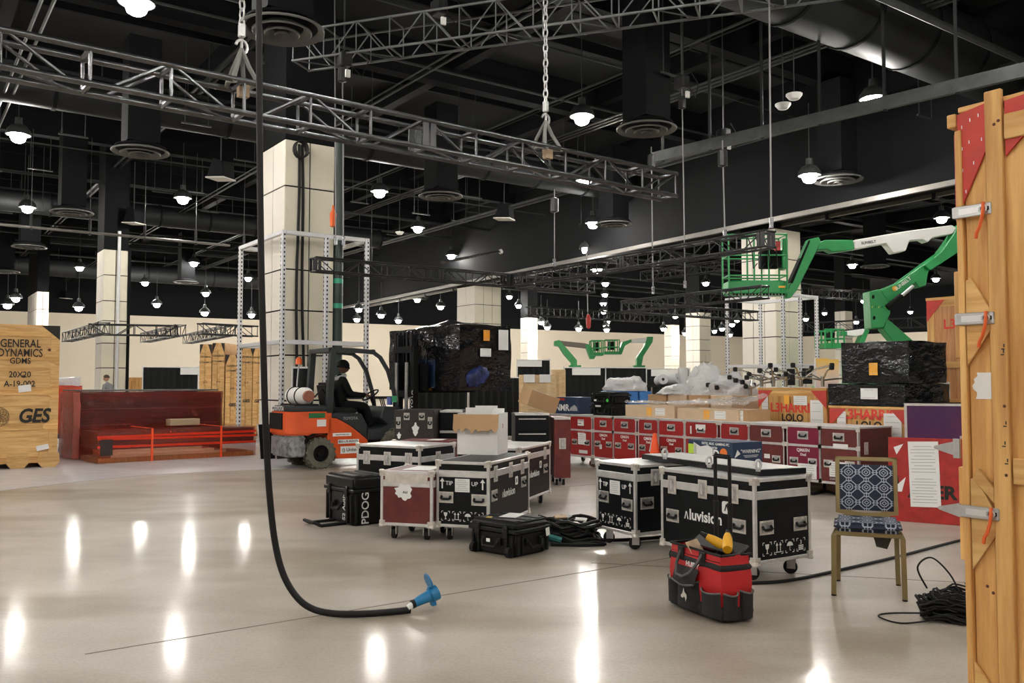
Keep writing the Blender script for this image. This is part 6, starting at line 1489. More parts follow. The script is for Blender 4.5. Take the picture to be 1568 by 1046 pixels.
# ------------------------------------------------------------------ wooden crates with red corners behind the row
def lcrate(label, near_px, far_px, ztop, d, bk, name='shipping_crate', txt='L3HARRIS', sub='LOLO', m=pine, yaw=None, z0=0.0, tsz=.19, toff=.3):
    a, b = on_row(near_px, 0, 0, bk), on_row(far_px, 0, 0, bk); v = b - a; w = v.length
    o = thing(name, label, 'crate', (a + b) / 2 + rn * d / 2, ry, 'pine crates behind the red row'); h = ztop
    n = max(3, round(w / .17))
    for k in range(n): MB().bx(-w / 2 + w * k / n + .002, -w / 2 + w * (k + 1) / n - .002, -d / 2 + .016, -d / 2 + .034, .12, h - .02).build('plank', pine, o)
    for s in (-1, 1): MB().bx(min(s * w / 2, s * (w / 2 - .09)), max(s * w / 2, s * (w / 2 - .09)), -d / 2, -d / 2 + .016, .12, h - .02).build('upright_batten', pine, o); MB().bx(min(s * w / 2, s * (w / 2 - .02)), max(s * w / 2, s * (w / 2 - .02)), -d / 2 + .034, d / 2, .12, h - .02).build('side_board', ply2, o)
    for z in (.12, h - .12): MB().bx(-w / 2 + .09, w / 2 - .09, -d / 2, -d / 2 + .016, z, z + .1).build('cross_batten', pine_h, o)
    MB().bx(-w / 2 - .01, w / 2 + .01, -d / 2 - .01, d / 2, h - .02, h + .01).build('lid_board', pine_h, o); MB().bx(-w / 2, w / 2, d / 2 - .02, d / 2, .12, h - .02).build('rear_board', ply2, o)
    for y in (-d * .35, d * .35): MB().bx(-w / 2, w / 2, y - .05, y + .05, 0, .12).build('skid', pine_h, o)
    fm = FM('S', w, d); g = .27
    for s in (-1, 1): MB().prism([(s * w / 2, h - .03), (s * (w / 2 - g), h - .03), (s * w / 2, h - .03 - g)], 0, .008).build('red_gusset', gusset_red, o, fm @ T(0, 0, .001))
    if txt: text(o, txt, tsz, fm @ T(0, h - toff, .001 if toff < .2 else -.0145), mat('red_stencil', (.7, .04, .03), .6), .03); text(o, sub, tsz * .8, fm @ T(.0, h - toff - .15, -.0145), bprint, .03)
    return o, w, h, fm
o, w, h, fm = lcrate('pine crate with red corners reading L3HARRIS under the pole stands', 1163, 1268, 1.42, 1.0, 1.05)
note(o, fm @ T(-w * .4, h - .25, .002), .12, .28, paper, 4); note(o, fm @ T(w * .13, h - .18, .002), .24, .14, paper, 4); note(o, fm @ T(w * .36, h - .34, .002), .22, .34, paper, 3); note(o, fm @ T(-w * .07, h - .17, .0), .1, .14, ylab)
o, w, h, fm = lcrate('pine crate reading L3HARRIS under the black wrapped stack', 1272, 1395, 1.17, 1.1, .92, toff=.11)
note(o, fm @ T(-w * .34, h - .16, .002), .14, .18, paper, 3); note(o, fm @ T(w * .3, h - .24, .002), .26, .32, paper, 4)
crs = (o, w, h)
base = o.location
for k, (ww, dd_, hh, zz, lb, off) in enumerate(((1.18, 1.14, .3, 1.17, 'lower black wrapped block on the L3HARRIS crate', -.03), (1.02, .95, .58, 1.48, 'upper black wrapped block with an orange sheet on the L3HARRIS crate', .06))):
    q = base + dirr * off; o2 = thing('wrapped_block', lb, 'wrapped pallet', (q.x, q.y, zz + .02), ry, 'bundles in black shrink wrap')
    wrapped(ww, dd_, hh, 5 + k, .015, 12, 2.6).build('shrink_wrap', bwrap, o2, merge=True, smooth=True); MB().bx(-ww / 2 + .04, ww / 2 - .04, -dd_ / 2 + .04, dd_ / 2 - .04, .03, hh - .03).build('packed_core', dark, o2)
    if k: note(o2, FM('S', ww, dd_) @ T(.0, hh * .34, .02), .13, .17, ylab, 2)
    else: note(o2, FM('S', ww, dd_) @ T(.08, hh * .55, .02), .26, .15, paper, 2)
# tall plywood crate on the right
P = dep(1422, 600, 13.4); ptop = dep(1422, 459, 13.4).z
w = 1.1; d = 1.1; P1 = Vector((P.x, P.y, 0))
o = thing('shipping_crate', 'tall plywood crate with red corner standing behind the right pine crate', 'crate', P1 + dirr * w / 2 + rn * d / 2, ry, 'pine crates behind the red row')
h = ptop
MB().bx(-w / 2 + .1, w / 2 - .1, -d / 2 + .016, d / 2, .12, h - .02).build('plywood_panel', ply2, o)
for s in (-1, 1): MB().bx(min(s * w / 2, s * (w / 2 - .11)), max(s * w / 2, s * (w / 2 - .11)), -d / 2, d / 2, .1, h - .02).build('upright_batten', pine, o)
for z in (.1, h * .42, h * .62, h - .12): MB().bx(-w / 2 + .11, w / 2 - .11, -d / 2, -d / 2 + .016, z, z + .1).build('cross_batten', pine_h, o)
MB().bx(-w / 2 - .01, w / 2 + .01, -d / 2 - .01, d / 2, h - .02, h + .02).build('lid_board', pine_h, o); MB().bx(-w / 2, w / 2, -d * .4, d * .4, 0, .1).build('skid', pine_h, o)
fm = FM('S', w, d); MB().prism([(-w / 2, h - .02), (-w / 2 + .28, h - .02), (-w / 2, h - .34)], 0, .008).build('red_gusset', gusset_red, o, fm)
text(o, 'L3H', .2, fm @ T(-w * .12, h - .4, -.012), mat('red_stencil', (.7, .04, .03), .6), .02); note(o, fm @ T(-w * .28, h * .5, -.012), .17, .26, paper, 3)
MB().prism([(-w / 2, h * .62), (-w / 2 + .22, h * .645), (-w / 2, h * .76)], 0, .01).build('diagonal_brace', pine_h, o, fm)
# purple case
P = dep(1397, 672, 10.6)
wq = 84 / F * 10.6; o = thing('flight_case', 'purple flight case with pale edges behind the red panel', 'flight case', (P.x + wq / 2 + .1, 10.6 + .35, 0), R(-24), 'maroon flight cases')
pz0, pz1 = dep(1397, 672, 10.6).z, dep(1397, 618, 10.6).z
MB().bx(-wq / 2, wq / 2, -.35, .35, .12, pz0 - .02).build('body', maroon, o); MB().bx(-wq / 2, wq / 2, -.35, .35, pz0 - .015, pz1).build('lid', purple, o)
for z in (pz0 - .03, pz1 - .03): MB().bx(-wq / 2 - .004, wq / 2 + .004, -.358, .355, z, z + .03).build('edge_trim', alu, o)
for s in (-1, 1):
    for y in (-1, 1): MB().bx(s * wq / 2 - .015 - s * .012, s * wq / 2 + .015 - s * .012, y * .345 - .015, y * .345 + .015, .12, pz1).build('edge_trim', alu, o)
    for y in (-1, 1): caster(o, s * (wq / 2 - .1), y * .25, .12)
handle(o, FM('S', wq, .7) @ T(-.1, pz0 - .03, .008), .12, .06); latch(o, FM('S', wq, .7) @ T(.3, pz0 - .02, .008), .07, .12)
# navy computer carton on the black case B, orange cone
cN, wN, dN = place((1123, 727), 1054, 1168, 31, .6); hN = .31
o = carton('navy_carton', 'navy computer carton with orange dot standing behind the silver panel', (cN.x, cN.y, .6), R(31), wN, dN, hN, navy)
fm = FM('W', wN, dN)
MB().lathe([(0, 0), (.05, 0), (.05, .001), (0, .0011)], 18).build('orange_dot', mat('orange_dot', (.85, .2, .03), .5), o, fm @ T(dN * .3, .2, .0016))
MB().prism([(-.06, -.05), (.06, -.05), (.06, .05), (-.06, .05)], 0, .001).build('green_label', mat('lime_label', (.5, .75, .05), .6), o, fm @ T(-dN * .4, .22, .001)); MB().prism([(-.16, -.08), (.12, -.08), (.12, .04), (.05, .08), (-.06, .06), (-.16, .1)], 0, .001).build('white_picture', white, o, fm @ T(-dN * .12, .19, .001))
text(o, 'INTEL NUC GAMING PC', .036, fm @ T(dN * .12, .285, .001), white, .02); text(o, 'D', .12, fm @ T(dN * .14, .18, .002), white, .03); text(o, 'MONSTER', .03, fm @ T(dN * .06, .245, .0025), white, .02)
fe = FM('S', wN, dN); text(o, '"WARNING"', .05, fe @ T(.04, .22, .001), white, .01); note(o, fe @ T(.04, .18, .0), wN * .5, .005, white); note(o, fe @ T(.04, .165, .0), wN * .42, .005, white); note(o, fe @ T(.08, .1, .0), .14, .04, greyp); MB().prism([(-.04, -.04), (.04, .0), (0, .04)], 0, .001).build('hand_symbol', white, o, fe @ T(-wN * .36, .2, .001))
flight_case('flight_case', 'low black flight case almost hidden under the navy computer carton', (cN.x, cN.y, 0), 31, wN + .06, dN + .06, .46, ZB - .005, blk, .1, (), (), 'black lettered flight cases on castors', top=alu, casters=.4)
q = flo(1003, 702); cone_p = dep(1003, 690, 12.5)
cp = flo(1003, 730)
o = thing('traffic_cone', 'small orange traffic cone in front of the third red road case', 'traffic cone', (cp.x, cp.y, 0), .3)
ch_ = dep(1003, 664, cp.y).z
MB().bx(-.17, .17, -.17, .17, 0, .03).build('cone_base', neon, o, bevel=.01); MB().lathe([(.13, .03), (.03, ch_), (.02, ch_ + .005), (0, ch_ + .005)], 18).build('cone_body', neon, o, smooth=True)
# ------------------------------------------------------------------ plywood crate at the left edge
def ges_crate(label, P, yaw, w, d, h, full=True, name='shipping_crate', group='plywood crates with black lettering'):
    o = thing(name, label, 'crate', P, yaw, group); fm = FM('S', w, d)
    hz = [.14, h * .285, h * .53, h * .77, h - .02] if full else [.14, h * .5, h - .02]
    for a, b in zip(hz, hz[1:]): MB().bx(-w / 2 + .01, w / 2 - .01, -d / 2 + .02, -d / 2 + .04, a, b - .003).build('plywood_panel', ply, o)
    for s in (-1, 1): MB().bx(min(s * w / 2, s * (w / 2 - .14)), max(s * w / 2, s * (w / 2 - .14)), -d / 2 + .002, -d / 2 + .02, .14, h - .02).build('upright_batten', ply, o)
    for z in hz[1:-1] + [h - .16, .14]: MB().bx(-w / 2 + .14, w / 2 - .14, -d / 2 + .002, -d / 2 + .02, z - .05, z + .06).build('cross_batten', pine_h, o)
    MB().bx(-w / 2, w / 2, -d / 2 + .04, d / 2, .14, h).build('crate_body', ply, o)
    gm = bprint
    for s in (-1, 1):
        MB().prism([(s * w / 2, h - .005), (s * (w / 2 - (.3 if full else w * .3)), h - .005), (s * w / 2, h - (.26 if full else .3))], 0, .008).build('black_gusset', gm, o, fm)
        for z in hz[1:-1]: MB().prism([(s * w / 2, z + .17), (s * (w / 2 - .24), z + .03), (s * (w / 2 - .24), z - .02), (s * w / 2, z - .16)], -.002, .006).build('brace_gusset', pine_h, o, fm) if full else None
    fs = 1.0 if full else min(1.0, w / .95)
    for x in ((-w * .3, w * .05, w * .42) if full else (-w * .22, w * .3)):
        MB().prism([(-.16 * fs, .26), (.16 * fs, .26), (.18 * fs, .1), (.1 * fs, 0), (-.1 * fs, 0), (-.18 * fs, .1)], 0, .02).build('skid_foot', ply, o, fm @ T(x - .03 * fs, 0, .001)); MB().bx(x - .12 * fs, x + .06 * fs, -d / 2 + .02, d / 2, 0, .14).build('skid', pine_d, o)
    return o, fm
P = flo(87, 715); wG, dG, hG = 1.32, 1.6, 2.54
c = P - AX * wG / 2 + BX * dG / 2; c.z = 0
o, fm = ges_crate('large plywood crate lettered GENERAL DYNAMICS at the left edge', c, A, wG, dG, hG)
for s, z, sz, sx in (('GENERAL', .865, .2, .74), ('DYNAMICS', .80, .2, .7), ('GDMS', .745, .15, .8), ('20X20', .65, .15, .85), ('A-19-002', .585, .15, .85)): text(o, s, sz, fm @ T(.04, hG * z, .0015), bprint, .012, 1.0, 0, sx)
text(o, 'GES', .34, fm @ T(.27, hG * .36, .0015), bprint, .03, 1, .2, .86)
ringm = bprint
g = MB()
for k in range(12):
    t = k * math.pi / 6; pts = [(-.28 + .09 * math.cos(t) + .085 * math.cos(u), hG * .36 + .09 * math.sin(t) + .085 * math.sin(u), .002) for u in [j * math.pi / 8 for j in range(16)]]; g.tube(pts, .0035, 4, closed=True)
g.build('spiral_emblem', bprint, o, fm)
note(o, fm @ T(.12, hG * .555, .003) @ RZ(.12), .2, .12, paper); note(o, fm @ T(.42, .36, .022) @ RZ(.2), .2, .09, paper)
for x, z in ((.5, 2.1), (.55, 1.1), (-.1, 1.98), (.3, 1.36), (.25, .85), (.55, .6), (-.2, .75), (.1, 1.62)): MB().lathe([(0, 0), (.025, 0), (.02, .0015), (0, .002)], 8).build('knot', knot, o, fm @ T(x, z, -.0195) @ Matrix.Diagonal((1.4, 1, 1, 1)))
# pallet box behind it with orange bundles
P = flo(112, 702); c = P - AX * .8 + BX * .62
o = thing('dark_crate', 'dark low crate with plywood lid between the plywood crate and the red bundles', 'crate', (c.x, c.y, 0), A)
MB().bx(-.5, .4, -.4, .5, .0, .42).build('crate_body', dbrown, o); MB().bx(-.55, .45, -.44, .5, .42, .5).build('lid_board', pine_d, o); MB().prism([(-.3, .02), (.2, .02), (.36, .12), (.36, .3), (.2, .4), (-.2, .4), (-.4, .3)], 0, .015).build('side_plate', ply, o, FM('S', .9, .8)); text(o, 'S', .14, FM('S', .9, .8) @ T(-.28, .32, .017), bprint, .04)
ored = wrapmat('orange_shrink_wrap', (.62, .07, .02), (.42, .03, .012), .2, .5, (1, 1, 3))
z0 = .5
for k, (dx, w, d, h, dz, lb) in enumerate(((-.08, .62, .6, .5, 0, 'orange wrapped block on the dark low crate, lower one'), (.02, .8, .6, .42, .5, 'orange wrapped block on the dark low crate, upper one'))):
    q = Vector((c.x, c.y, z0 + dz)) + AX * dx
    o = thing('wrapped_block', lb, 'wrapped pallet', q, A, 'orange wrapped blocks'); wrapped(w, d, h, 9 + k, .02, 10, 2).build('shrink_wrap', ored, o, merge=True, smooth=True)
q = c + BX * 2.6 + AX * .9
o = thing('wrapped_cart', 'far cart of orange wrapped goods behind the red bundles', 'wrapped pallet', (q.x, q.y, 0), A, 'orange wrapped blocks')
wrapped(1.0, .9, 1.1, 14, .04, 8, 2).build('shrink_wrap', ored, o, T(0, 0, .35), merge=True, smooth=True); MB().bx(-.5, .5, -.45, .45, .25, .35).build('cart_deck', navy, o)
for sx in (-1, 1):
    for sy in (-1, 1): caster(o, sx * .4, sy * .35, .25)
wrapped(.9, .7, .18, 16, .05, 8, 2).build('milky_cover', whitef, o, T(0, 0, 1.45), merge=True, smooth=True)
cream0 = wood('pale_packed_board', (.85, .62, .4), (.7, .42, .22), 0)
# ------------------------------------------------------------------ long red wrapped bundles
P, ex, ey, w, d = corner((148, 711), 127, 391, 41, 0.0); yawr = R(41); w = min(w, 3.3); d = 1.2
ex = Vector((*ex, 0)); ey = Vector((*ey, 0)); hl = .61
c = P + ex * w / 2 + ey * d / 2
o = thing('wrapped_bundle', 'long low bundle in red shrink wrap with neon straps, front one', 'wrapped pallet', (c.x, c.y, 0), yawr, 'long bundles in red shrink wrap')
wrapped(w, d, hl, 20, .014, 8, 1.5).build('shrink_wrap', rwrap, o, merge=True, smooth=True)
MB().bx(-w / 2 + .03, w / 2 - .03, -d / 2 + .03, d / 2 - .03, .26, hl - .03).build('packed_boards', dbrown, o)
for k in range(3): MB().bx(-w / 2 + .25, w * .3 - k * .25, -d / 2 + .025, d / 2 - .03, .1 + k * .05, .147 + k * .05).build('pale_board', cream0, o)
MB().bx(-w / 2 + .03, w / 2 - .03, -d / 2 + .03, d / 2 - .03, .0, .095).build('pallet_base', pine_d, o)
for x in (-w * .18, w * .26):
    MB().bx(x - .02, x + .02, -d / 2 - .02, -d / 2 - .012, 0, hl + .02).build('neon_strap', neon, o); MB().bx(x - .02, x + .02, -d / 2 - .02, d / 2 + .02, hl + .015, hl + .022).build('neon_strap', neon, o)
for z, a in ((.5, -.01), (.3, .015), (.44, .03)): MB().bx(-w / 2, w / 2, -d / 2 - .018, -d / 2 - .012, z - .022, z + .022).build('wrap_band', mat('bright_red_film', (.75, .05, .02), .25, alpha=.8), o, RY(a * .4))
note(o, FM('S', w, d) @ T(-w / 2 + .16, .3, .022), .22, .3, dbrown, 0, 'taped_patch')
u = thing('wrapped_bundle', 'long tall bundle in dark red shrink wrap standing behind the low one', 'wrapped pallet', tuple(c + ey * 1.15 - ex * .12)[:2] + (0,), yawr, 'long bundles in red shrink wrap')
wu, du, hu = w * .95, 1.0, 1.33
wrapped(wu, du, hu, 27, .016, 8, 1.4).build('shrink_wrap', wrapmat('dark_red_shrink_wrap', (.34, .03, .02), (.045, .005, .004), .08, .9, (.35, .35, 5), alpha=.6, bscale=3), u, merge=True, smooth=True)  # lighter streaks in the film colour stand in for glossy highlights
for k in range(4): MB().bx(-wu / 2 + .03, wu / 2 - .03, -du / 2 + .03, du / 2 - .03, .03 + k * .32, .34 + k * .32).build('packed_board', dbrown, u)
MB().bx(-wu / 2 - .01, wu / 2 - .1, -du / 2 + .0, du / 2, hu + .012, hu + .04).build('grey_cover_board', mat('grey_foam_board', (.12, .12, .12), .6), u)
wrapped(.12, du + .04, hu - .02, 29, .02, 8, 3).build('pink_end_wrap', mat('pink_film', (.75, .22, .18), .15, alpha=.6, bump=.9, bscale=8), u, T(-wu / 2, 0, .01), merge=True, smooth=True)
q = c + ex * .3 + ey * .12
tag(MB().bx(-.3, .3, -.14, .14, 0, .13).build('foam_block', mat('tan_foam', (.42, .33, .2), .85), None, T(q.x, q.y, hl + .03) @ RZ(yawr), bevel=.006), 'tan block lying on the low red wrapped bundle', 'block')
# ------------------------------------------------------------------ white plastic floor sheet
pts = [flo(*p) for p in ((-260, 790), (-60, 760), (0, 752), (60, 745), (130, 737), (220, 728), (330, 722), (420, 719), (520, 714), (600, 706), (610, 690), (420, 682), (390, 680), (250, 668), (130, 676), (0, 690), (-260, 700))]
o = tag(MB().prism([(p.x, p.y) for p in pts], .001, .004).build('plastic_floor_sheet', mat('dirty_white_sheet', (.62, .6, .6), .3, var=.35, scale=3, col2=(.42, .4, .42), bump=.5, bscale=4, stretch=(.6, 2.5, 1)), None), 'dirty white plastic sheet laid over the floor under the bundles and forklift', 'floor sheet')
# ------------------------------------------------------------------ stacked crates seen past the pale frame
names = ['first narrow plywood crate of the far stack, with black corners', 'second narrow plywood crate of the far stack, with black corners', 'lower plywood crate of the far stack marked GES', 'fourth plywood crate of the far stack, behind the frame post', 'fifth plywood crate of the far stack, close to the near column']
for k, (x0, x1, yt) in enumerate(((304, 322, 527), (323.5, 342, 525), (344, 365, 543), (367, 385, 527), (386, 402, 528))):
    Yk = 25.0; a, b = dep(x0, 600, Yk), dep(x1, 600, Yk); h = dep(x0, yt, Yk).z; w = b.x - a.x
    o, fm = ges_crate(names[k], Vector(((a.x + b.x) / 2, Yk + .8, 0)), 0.0, w, 1.5, h, False)
    text(o, 'GENERAL', .075, fm @ T(0, h * .86, .0), bprint, .02); text(o, 'DYNAMICS', .07, fm @ T(0, h * .8, .0), bprint, .02); text(o, 'GES', .12, fm @ T(0, h * .38, .0), bprint, .04, 1, .2); text(o, 'A-19', .06, fm @ T(0, h * .58, .0), bprint, .02); note(o, fm @ T(w * .3, h * .55, -.015), .08, .14, paper)
q = dep(410, 600, 24.2)
# ------------------------------------------------------------------ pipe-and-drape booths
def drapes(label, p, q, h, name='drape_wall', sign=None, posts=True):
    p, q = Vector((p.x, p.y, 0)), Vector((q.x, q.y, 0)); v = q - p; L = v.length; ya = math.atan2(v.y, v.x)
    o = thing(name, label, 'curtain', p, ya, 'black booth drapes')
    n = int(L / .12)
    wp = max(1, round(L / 1.5))
    for k in range(wp):
        a, b = L * k / wp + .02, L * (k + 1) / wp - .02; m_ = max(12, int((b - a) / .05))
        MB().grid(lambda s, t: (a + (b - a) * s, .05 * math.sin(s * (b - a) * 26) * (1 - .35 * t), .02 + (h - .04) * t), m_, 2).build('curtain_panel', drape, o, smooth=True)
    MB().tube([(0, 0, h), (L, 0, h)], .02, 6).build('top_rail', alu, o)
    for k in range(wp + 1): MB().tube([(L * k / wp, .0, 0), (L * k / wp, 0, h + .05)], .025, 6).build('upright_pole', alu, o); MB().bx(L * k / wp - .2, L * k / wp + .2, -.2, .2, 0, .012).build('base_plate', steel, o)
    if sign:
        for u in sign: MB().bx(L * u - .55, L * u + .55, -.09, -.08, h - .28, h - .02).build('white_name_board', white, o)
    return o
D = lambda x, Y: dep(x, 600, Y)
drapes('black booth drape seen left of the stacked plywood crates', D(218, 33), D(303, 34), dep(260, 562, 33).z, sign=(.94,))
drapes('short black booth drape behind the second left column', D(170, 40), D(196, 40.5), dep(180, 576, 40).z)
drapes('black booth drape under the lifted black load', D(628, 23), D(800, 25), dep(700, 588, 24).z + .18)
drapes('black booth drape with white name board right of the lifted load', D(792, 36), D(842, 36.5), dep(815, 551, 36).z, sign=(.35,))
drapes('long black booth drape in front of the twin distant lifts', D(864, 33), D(990, 33.5), dep(900, 563, 33).z, sign=(.26,))
drapes('black booth drape left of the far column beside the grey rolls', D(990, 33.6), D(1056, 34), dep(1020, 565, 33.6).z, sign=(.4,))
drapes('black drape panel behind the gas bottle of the forklift', D(447, 18.9), D(478, 18.9), dep(460, 563, 18.9).z)
# plywood seen past the drapes
def plain_crate(label, x0, x1, yt, Y, m=pine, name='wooden_crate', d=.8, wn=4):
    a, b = dep(x0, 600, Y), dep(x1, 600, Y); w = b.x - a.x; h = dep(x0, yt, Y).z
    o = thing(name, label, 'crate', ((a.x + b.x) / 2, Y + d / 2, 0), 0, 'pale far crates')
    for k in range(wn): MB().bx(-w / 2 + w * k / wn + .004, -w / 2 + w * (k + 1) / wn - .004, -d / 2 + .02, -d / 2 + .04, .1, h).build('plank', m, o)
    for z in (.1, h * .5, h - .12): MB().bx(-w / 2, w / 2, -d / 2, -d / 2 + .02, z, z + .1).build('cross_batten', m, o)
    for s in (-1, 1): MB().bx(min(s * w / 2, s * (w / 2 - .1)), max(s * w / 2, s * (w / 2 - .1)), -d / 2 - .01, -d / 2, .1, h).build('upright_batten', m, o)
    MB().bx(-w / 2, w / 2, -d / 2 + .04, d / 2, .1, h).build('crate_body', m, o); MB().bx(-w / 2, w / 2, -d * .4, d * .4, 0, .1).build('skid', m, o)
    return o
cream = wood('cream_pine', (.75, .56, .33), (.62, .42, .2), 0)
o = plain_crate('pale wooden crate with two labels behind the tilted carton', 795, 850, 574, 22, cream); note(o, FM('S', 1, .8) @ T(-.2, 1.62, .02), .28, .2, paper); note(o, FM('S', 1, .8) @ T(.2, 1.62, .02), .28, .2, paper)
plain_crate('pale slatted wooden crate just right of the labelled one', 846, 866, 566, 23.5, cream)
plain_crate('far stack of brown boards beside the left booth drape', 197, 217, 578, 36, pine_d)
# ------------------------------------------------------------------ blue and white wrapped pallet, grey rolls, table
q = dep(962, 612, 19.5); zb_ = dep(962, 598, 19.5).z; zt_ = dep(962, 577, 19.5).z
o = thing('wrapped_pallet', 'pallet of blue totes topped with white film behind the black rugged cases', 'wrapped pallet', (q.x, 19.9, 0), .2)
bt = mat('blue_tote_plastic', (.04, .2, .55), .4, var=.3, scale=4, bump=.4, bscale=12)
for k in range(3):
    for j in range(3): MB().bx(-.48 + k * .33, -.17 + k * .33, -.4, .4, .14 + j * .4, .52 + j * .4).build('blue_tote', bt, o, bevel=.02)
for y in (-.35, 0, .35): MB().bx(-.5, .5, y - .05, y + .05, 0, .12).build('runner', pine_d, o)
heap_mesh(.5, .42, max(.2, zt_ - 1.32), 31, .3).build('white_film', whitef, o, T(0, 0, 1.33), smooth=True)
rollm = mat('grey_roll', (.55, .56, .57), .6)
tb = dep(1040, 612, 17.2); zt2 = dep(1040, 590, 17.2).z
o = thing('folding_table', 'dark folding table carrying the grey rolls', 'table', (tb.x, 17.5, 0), .3); MB().bx(-.5, .5, -.3, .3, zt2 - .04, zt2).build('table_top', dark, o)
for sx in (-1, 1):
    for sy in (-1, 1): MB().tube([(sx * .42, sy * .24, 0), (sx * .42, sy * .24, zt2 - .04)], .016, 6).build('leg', steel, o)
for k, (px, py, a, b, lb) in enumerate(((1026, 582, .9, .12, 'grey roll leaning left on the folding table'), (1046, 578, -.2, 1.0, 'upright grey roll on the folding table'), (1064, 584, 2.2, .1, 'grey roll leaning right on the folding table'), (1012, 586, .1, .05, 'small grey roll lying flat on the folding table'))):
    p = dep(px, py, 17.4); p.z = zt2 + .105 + .07 * (k in (1,))
    o = tag(MB().lathe([(.03, -.17), (.1, -.17), (.1, .17), (.03, .17), (.03, -.17)], 14).build('grey_roll', rollm, None, T(*p) @ RZ(a) @ RX(R(90) * (1 - b)), smooth=True), lb, 'roll', 'grey rolls')
# yellow and purple backdrop panel
for k, (x0, x1, lb) in enumerate(((1250, 1269, 'yellow and lilac printed panel left half, behind the pole stands'), (1270, 1291, 'yellow and lilac printed panel right half, behind the pole stands'))):
    a, b = dep(x0, 600, 17.5), dep(x1, 600, 17.5); zt3 = dep(x0, 549 + k, 17.5).z
    m = bpy.data.materials.get('sunset_print')
    if not m:
        m = mat('sunset_print', (.7, .5, .1), .5); nt = m.node_tree; tc = nd(nt, 'ShaderNodeTexCoord'); sp = nd(nt, 'ShaderNodeSeparateXYZ'); rp = nd(nt, 'ShaderNodeValToRGB'); nt.links.new(tc.outputs['Object'], sp.inputs[0]); nt.links.new(sp.outputs[2], rp.inputs[0])
        e = rp.color_ramp.elements; e[0].position = .0; e[0].color = (.35, .2, .5, 1); e[1].position = 1.0; e[1].color = (.8, .5, .06, 1); x = rp.color_ramp.elements.new(.62); x.color = (.75, .62, .5, 1)
        mr = nd(nt, 'ShaderNodeMapRange'); nt.links.new(sp.outputs[2], mr.inputs[0]); mr.inputs[1].default_value = 1.0; mr.inputs[2].default_value = 2.0; nt.links.new(mr.outputs[0], rp.inputs[0]); nt.links.new(rp.outputs[0], nt.nodes['Principled BSDF'].inputs['Base Color'])
    o = thing('printed_panel', lb, 'panel', ((a.x + b.x) / 2, 17.5 + .2 * k, 0), 0, 'printed backdrop panels'); wq = b.x - a.x
    MB().bx(-wq / 2, wq / 2, 0, .05, .02, zt3).build('printed_board', m, o); MB().bx(-wq / 2 - .015, -wq / 2, 0, .05, 0, zt3).build('edge_strip', wsteel, o); MB().bx(-wq / 2, wq / 2, -.15, .2, 0, .02).build('foot', steel, o)
# black monitors in front of the right frame
for k, (x0, x1, yt, yb, lb) in enumerate(((1205, 1217, 565, 590, 'small black screen inside the right pale frame, left one'), (1228, 1244, 564, 588, 'larger black screen inside the right pale frame, right one'))):
    a, b = dep(x0, yb, 20), dep(x1, yt, 20); o = thing('screen', lb, 'screen', ((a.x + b.x) / 2, 20, 0), .1 + k * .2, 'black screens in the right frame'); wq = b.x - a.x
    MB().bx(-wq / 2, wq / 2, -.03, .03, a.z, b.z).build('panel', blk, o, bevel=.01); MB().tube([(0, .04, 0), (0, .04, b.z - .1)], .03, 8).build('stand_pole', steel, o); MB().bx(-.1, .1, -.12, .15, 0, .02).build('stand_base', steel, o)
# ------------------------------------------------------------------ cases between the forklift and the front group
P = flo(606, 628, 1.08); ya = R(-4)
wv = 62 / F * P.y
brownc = mat('battered_brown_laminate', (.035, .026, .022), .6, var=.6, scale=10, bump=.1, bscale=20)
o = thing('battered_case', 'battered dark case with pale recessed catches behind the three-latch case', 'flight case', (P.x + wv / 2, P.y + .4, 0), ya)
MB().bx(-wv / 2, wv / 2, -.4, .4, .1, 1.08).build('body', brownc, o, bevel=.01); fm = FM('S', wv, .8)
for s in (-1, 1):
    for y in (-1, 1): caster(o, s * (wv / 2 - .1), y * .3, .1)
    handle(o, fm @ T(s * .12, .98, 0), .09, .11); handle(o, fm @ T(s * .25, .88, 0), .07, .18)
MB().prism(pts_ := [(.05 * math.cos(t) * (1 + .3 * math.sin(5 * t)), .09 * math.sin(t) * (1 + .25 * math.cos(4 * t))) for t in [k * math.pi / 9 for k in range(18)]], 0, .001).build('torn_sticker', white, o, fm @ T(.02, .78, .001)); MB().prism([(p[0] * .6, p[1] * .5) for p in pts_], 0, .001).build('torn_sticker', white, o, fm @ T(-.24, .68, .001))
P2_ = flo(668, 629, 1.06); o = thing('drawer_case', 'black case with pale top sheet right beside the battered case', 'flight case', (P2_.x + .25, P2_.y + .45, 0), ya)
MB().bx(-.17, .2, -.4, .4, .1, 1.06).build('body', blk, o, bevel=.01); MB().bx(-.17, .2, -.41, -.4, 1.03, 1.065).build('edge_trim', alu, o); MB().bx(-.17, .2, -.41, -.4, .7, .74).build('edge_trim', alu, o); note(o, T(0, -.1, 1.061), .3, .5, paper)
for s in (-1, 1):
    for y in (-1, 1): caster(o, s * .1, y * .3, .1)
P = flo(660, 675, .7); o = thing('maroon_case', 'low maroon case lid just behind the three-latch case', 'flight case', (P.x - .05, P.y + .25, 0), R(-12), 'maroon flight cases')
MB().bx(-.36, .36, -.25, .28, .12, .65).build('body', maroon, o, bevel=.01); MB().bx(-.37, .37, -.26, .29, .655, .7).build('lid', maroon, o, bevel=.01); note(o, T(.12, 0, .701), .22, .3, paper)
for s in (-1, 1):
    for y in (-1, 1): caster(o, s * .25, y * .18, .12)
P = flo(786, 634, 1.05); wv = 52 / F * P.y
o = thing('drawer_case', 'black drawer case with pale pull bars under the tilted carton', 'flight case', (P.x + wv / 2, P.y + .4, 0), R(4)); fm = FM('S', wv, .8)
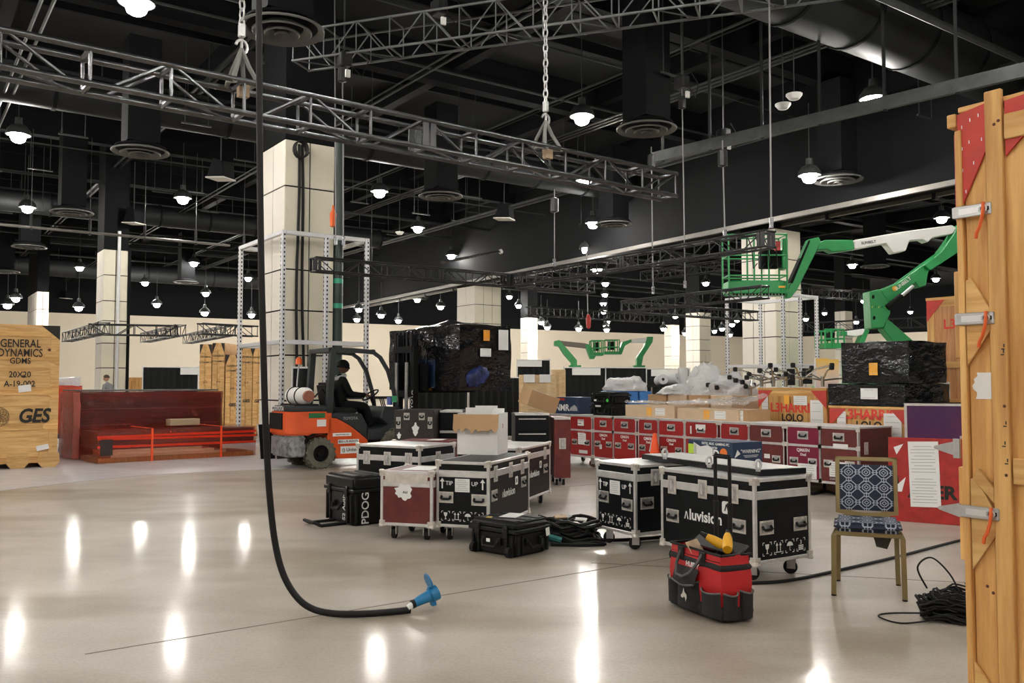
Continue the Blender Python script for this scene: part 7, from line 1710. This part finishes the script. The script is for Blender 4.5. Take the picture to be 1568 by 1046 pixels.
MB().bx(-wv / 2, wv / 2, -.4, .4, .1, 1.05).build('body', blk, o, bevel=.01)
for k in range(4): q_ = MB().bx(-wv / 2 + .03, wv / 2 - .03, .14 + k * .22, .34 + k * .22, 0, .012).build('drawer', blk, o, fm, bevel=.004); MB().bx(-wv / 2 + .05, wv / 2 - .05, .31 + k * .22, .325 + k * .22, .012, .025).build('pull_bar', alu, q_)
for s in (-1, 1):
    for y in (-1, 1): caster(o, s * (wv / 2 - .1), y * .3, .1)
MB().bx(-wv / 2, wv / 2, -.41, -.39, 1.03, 1.06).build('edge_trim', alu, o)
dtop = o.location.copy(); dw = wv
P = flo(832, 640, 1.0); o = thing('maroon_case', 'narrow maroon case with silver catch right of the black drawers', 'flight case', (P.x + .24, P.y + .5, 0), R(4), 'maroon flight cases')
MB().bx(-.1, .14, -.35, .35, .12, 1.0).build('body', maroon, o, bevel=.01); latch(o, FM('S', .24, .7) @ T(.02, .62, .002), .1, .16); MB().bx(-.1, .14, -.356, -.35, .97, 1.004).build('edge_trim', alu, o)
for s in (-1, 1): caster(o, s * .05, -.22, .12); caster(o, s * .05, .22, .12)
o = carton('cardboard_carton', 'brown cardboard carton tilted on top of the black drawer case', (dtop.x + .1, dtop.y - .05, 1.13), R(28), .5, .32, .24, card); o.rotation_euler = (R(9), R(16), R(28)); note(o, T(0, 0, .245), .2, .14, paper, 3)
MB().bx(-.1, .1, -.05, .05, 0, .0).build('x', card, o) if False else None
# folded boards leaning behind the forklift
q = flo(412, 704)
for k in range(3):
    o = thing('leaning_board', ['dark board leaning behind the hanging cable, left one', 'dark board leaning behind the hanging cable, middle one', 'grey board leaning behind the hanging cable, right one'][k], 'board', (q.x + .16 * k, q.y + .25, 0), A, 'boards leaning at the frame'); MB().bx(-.25, .25, 0, .03, 0, .7 - .1 * k).build('board', dark if k < 2 else fgrey, o, RX(R(-14)), bevel=.004); MB().bx(-.26, -.24, -.005, .035, 0, .7 - .1 * k).build('edge_strip', alu, o, RX(R(-14)))
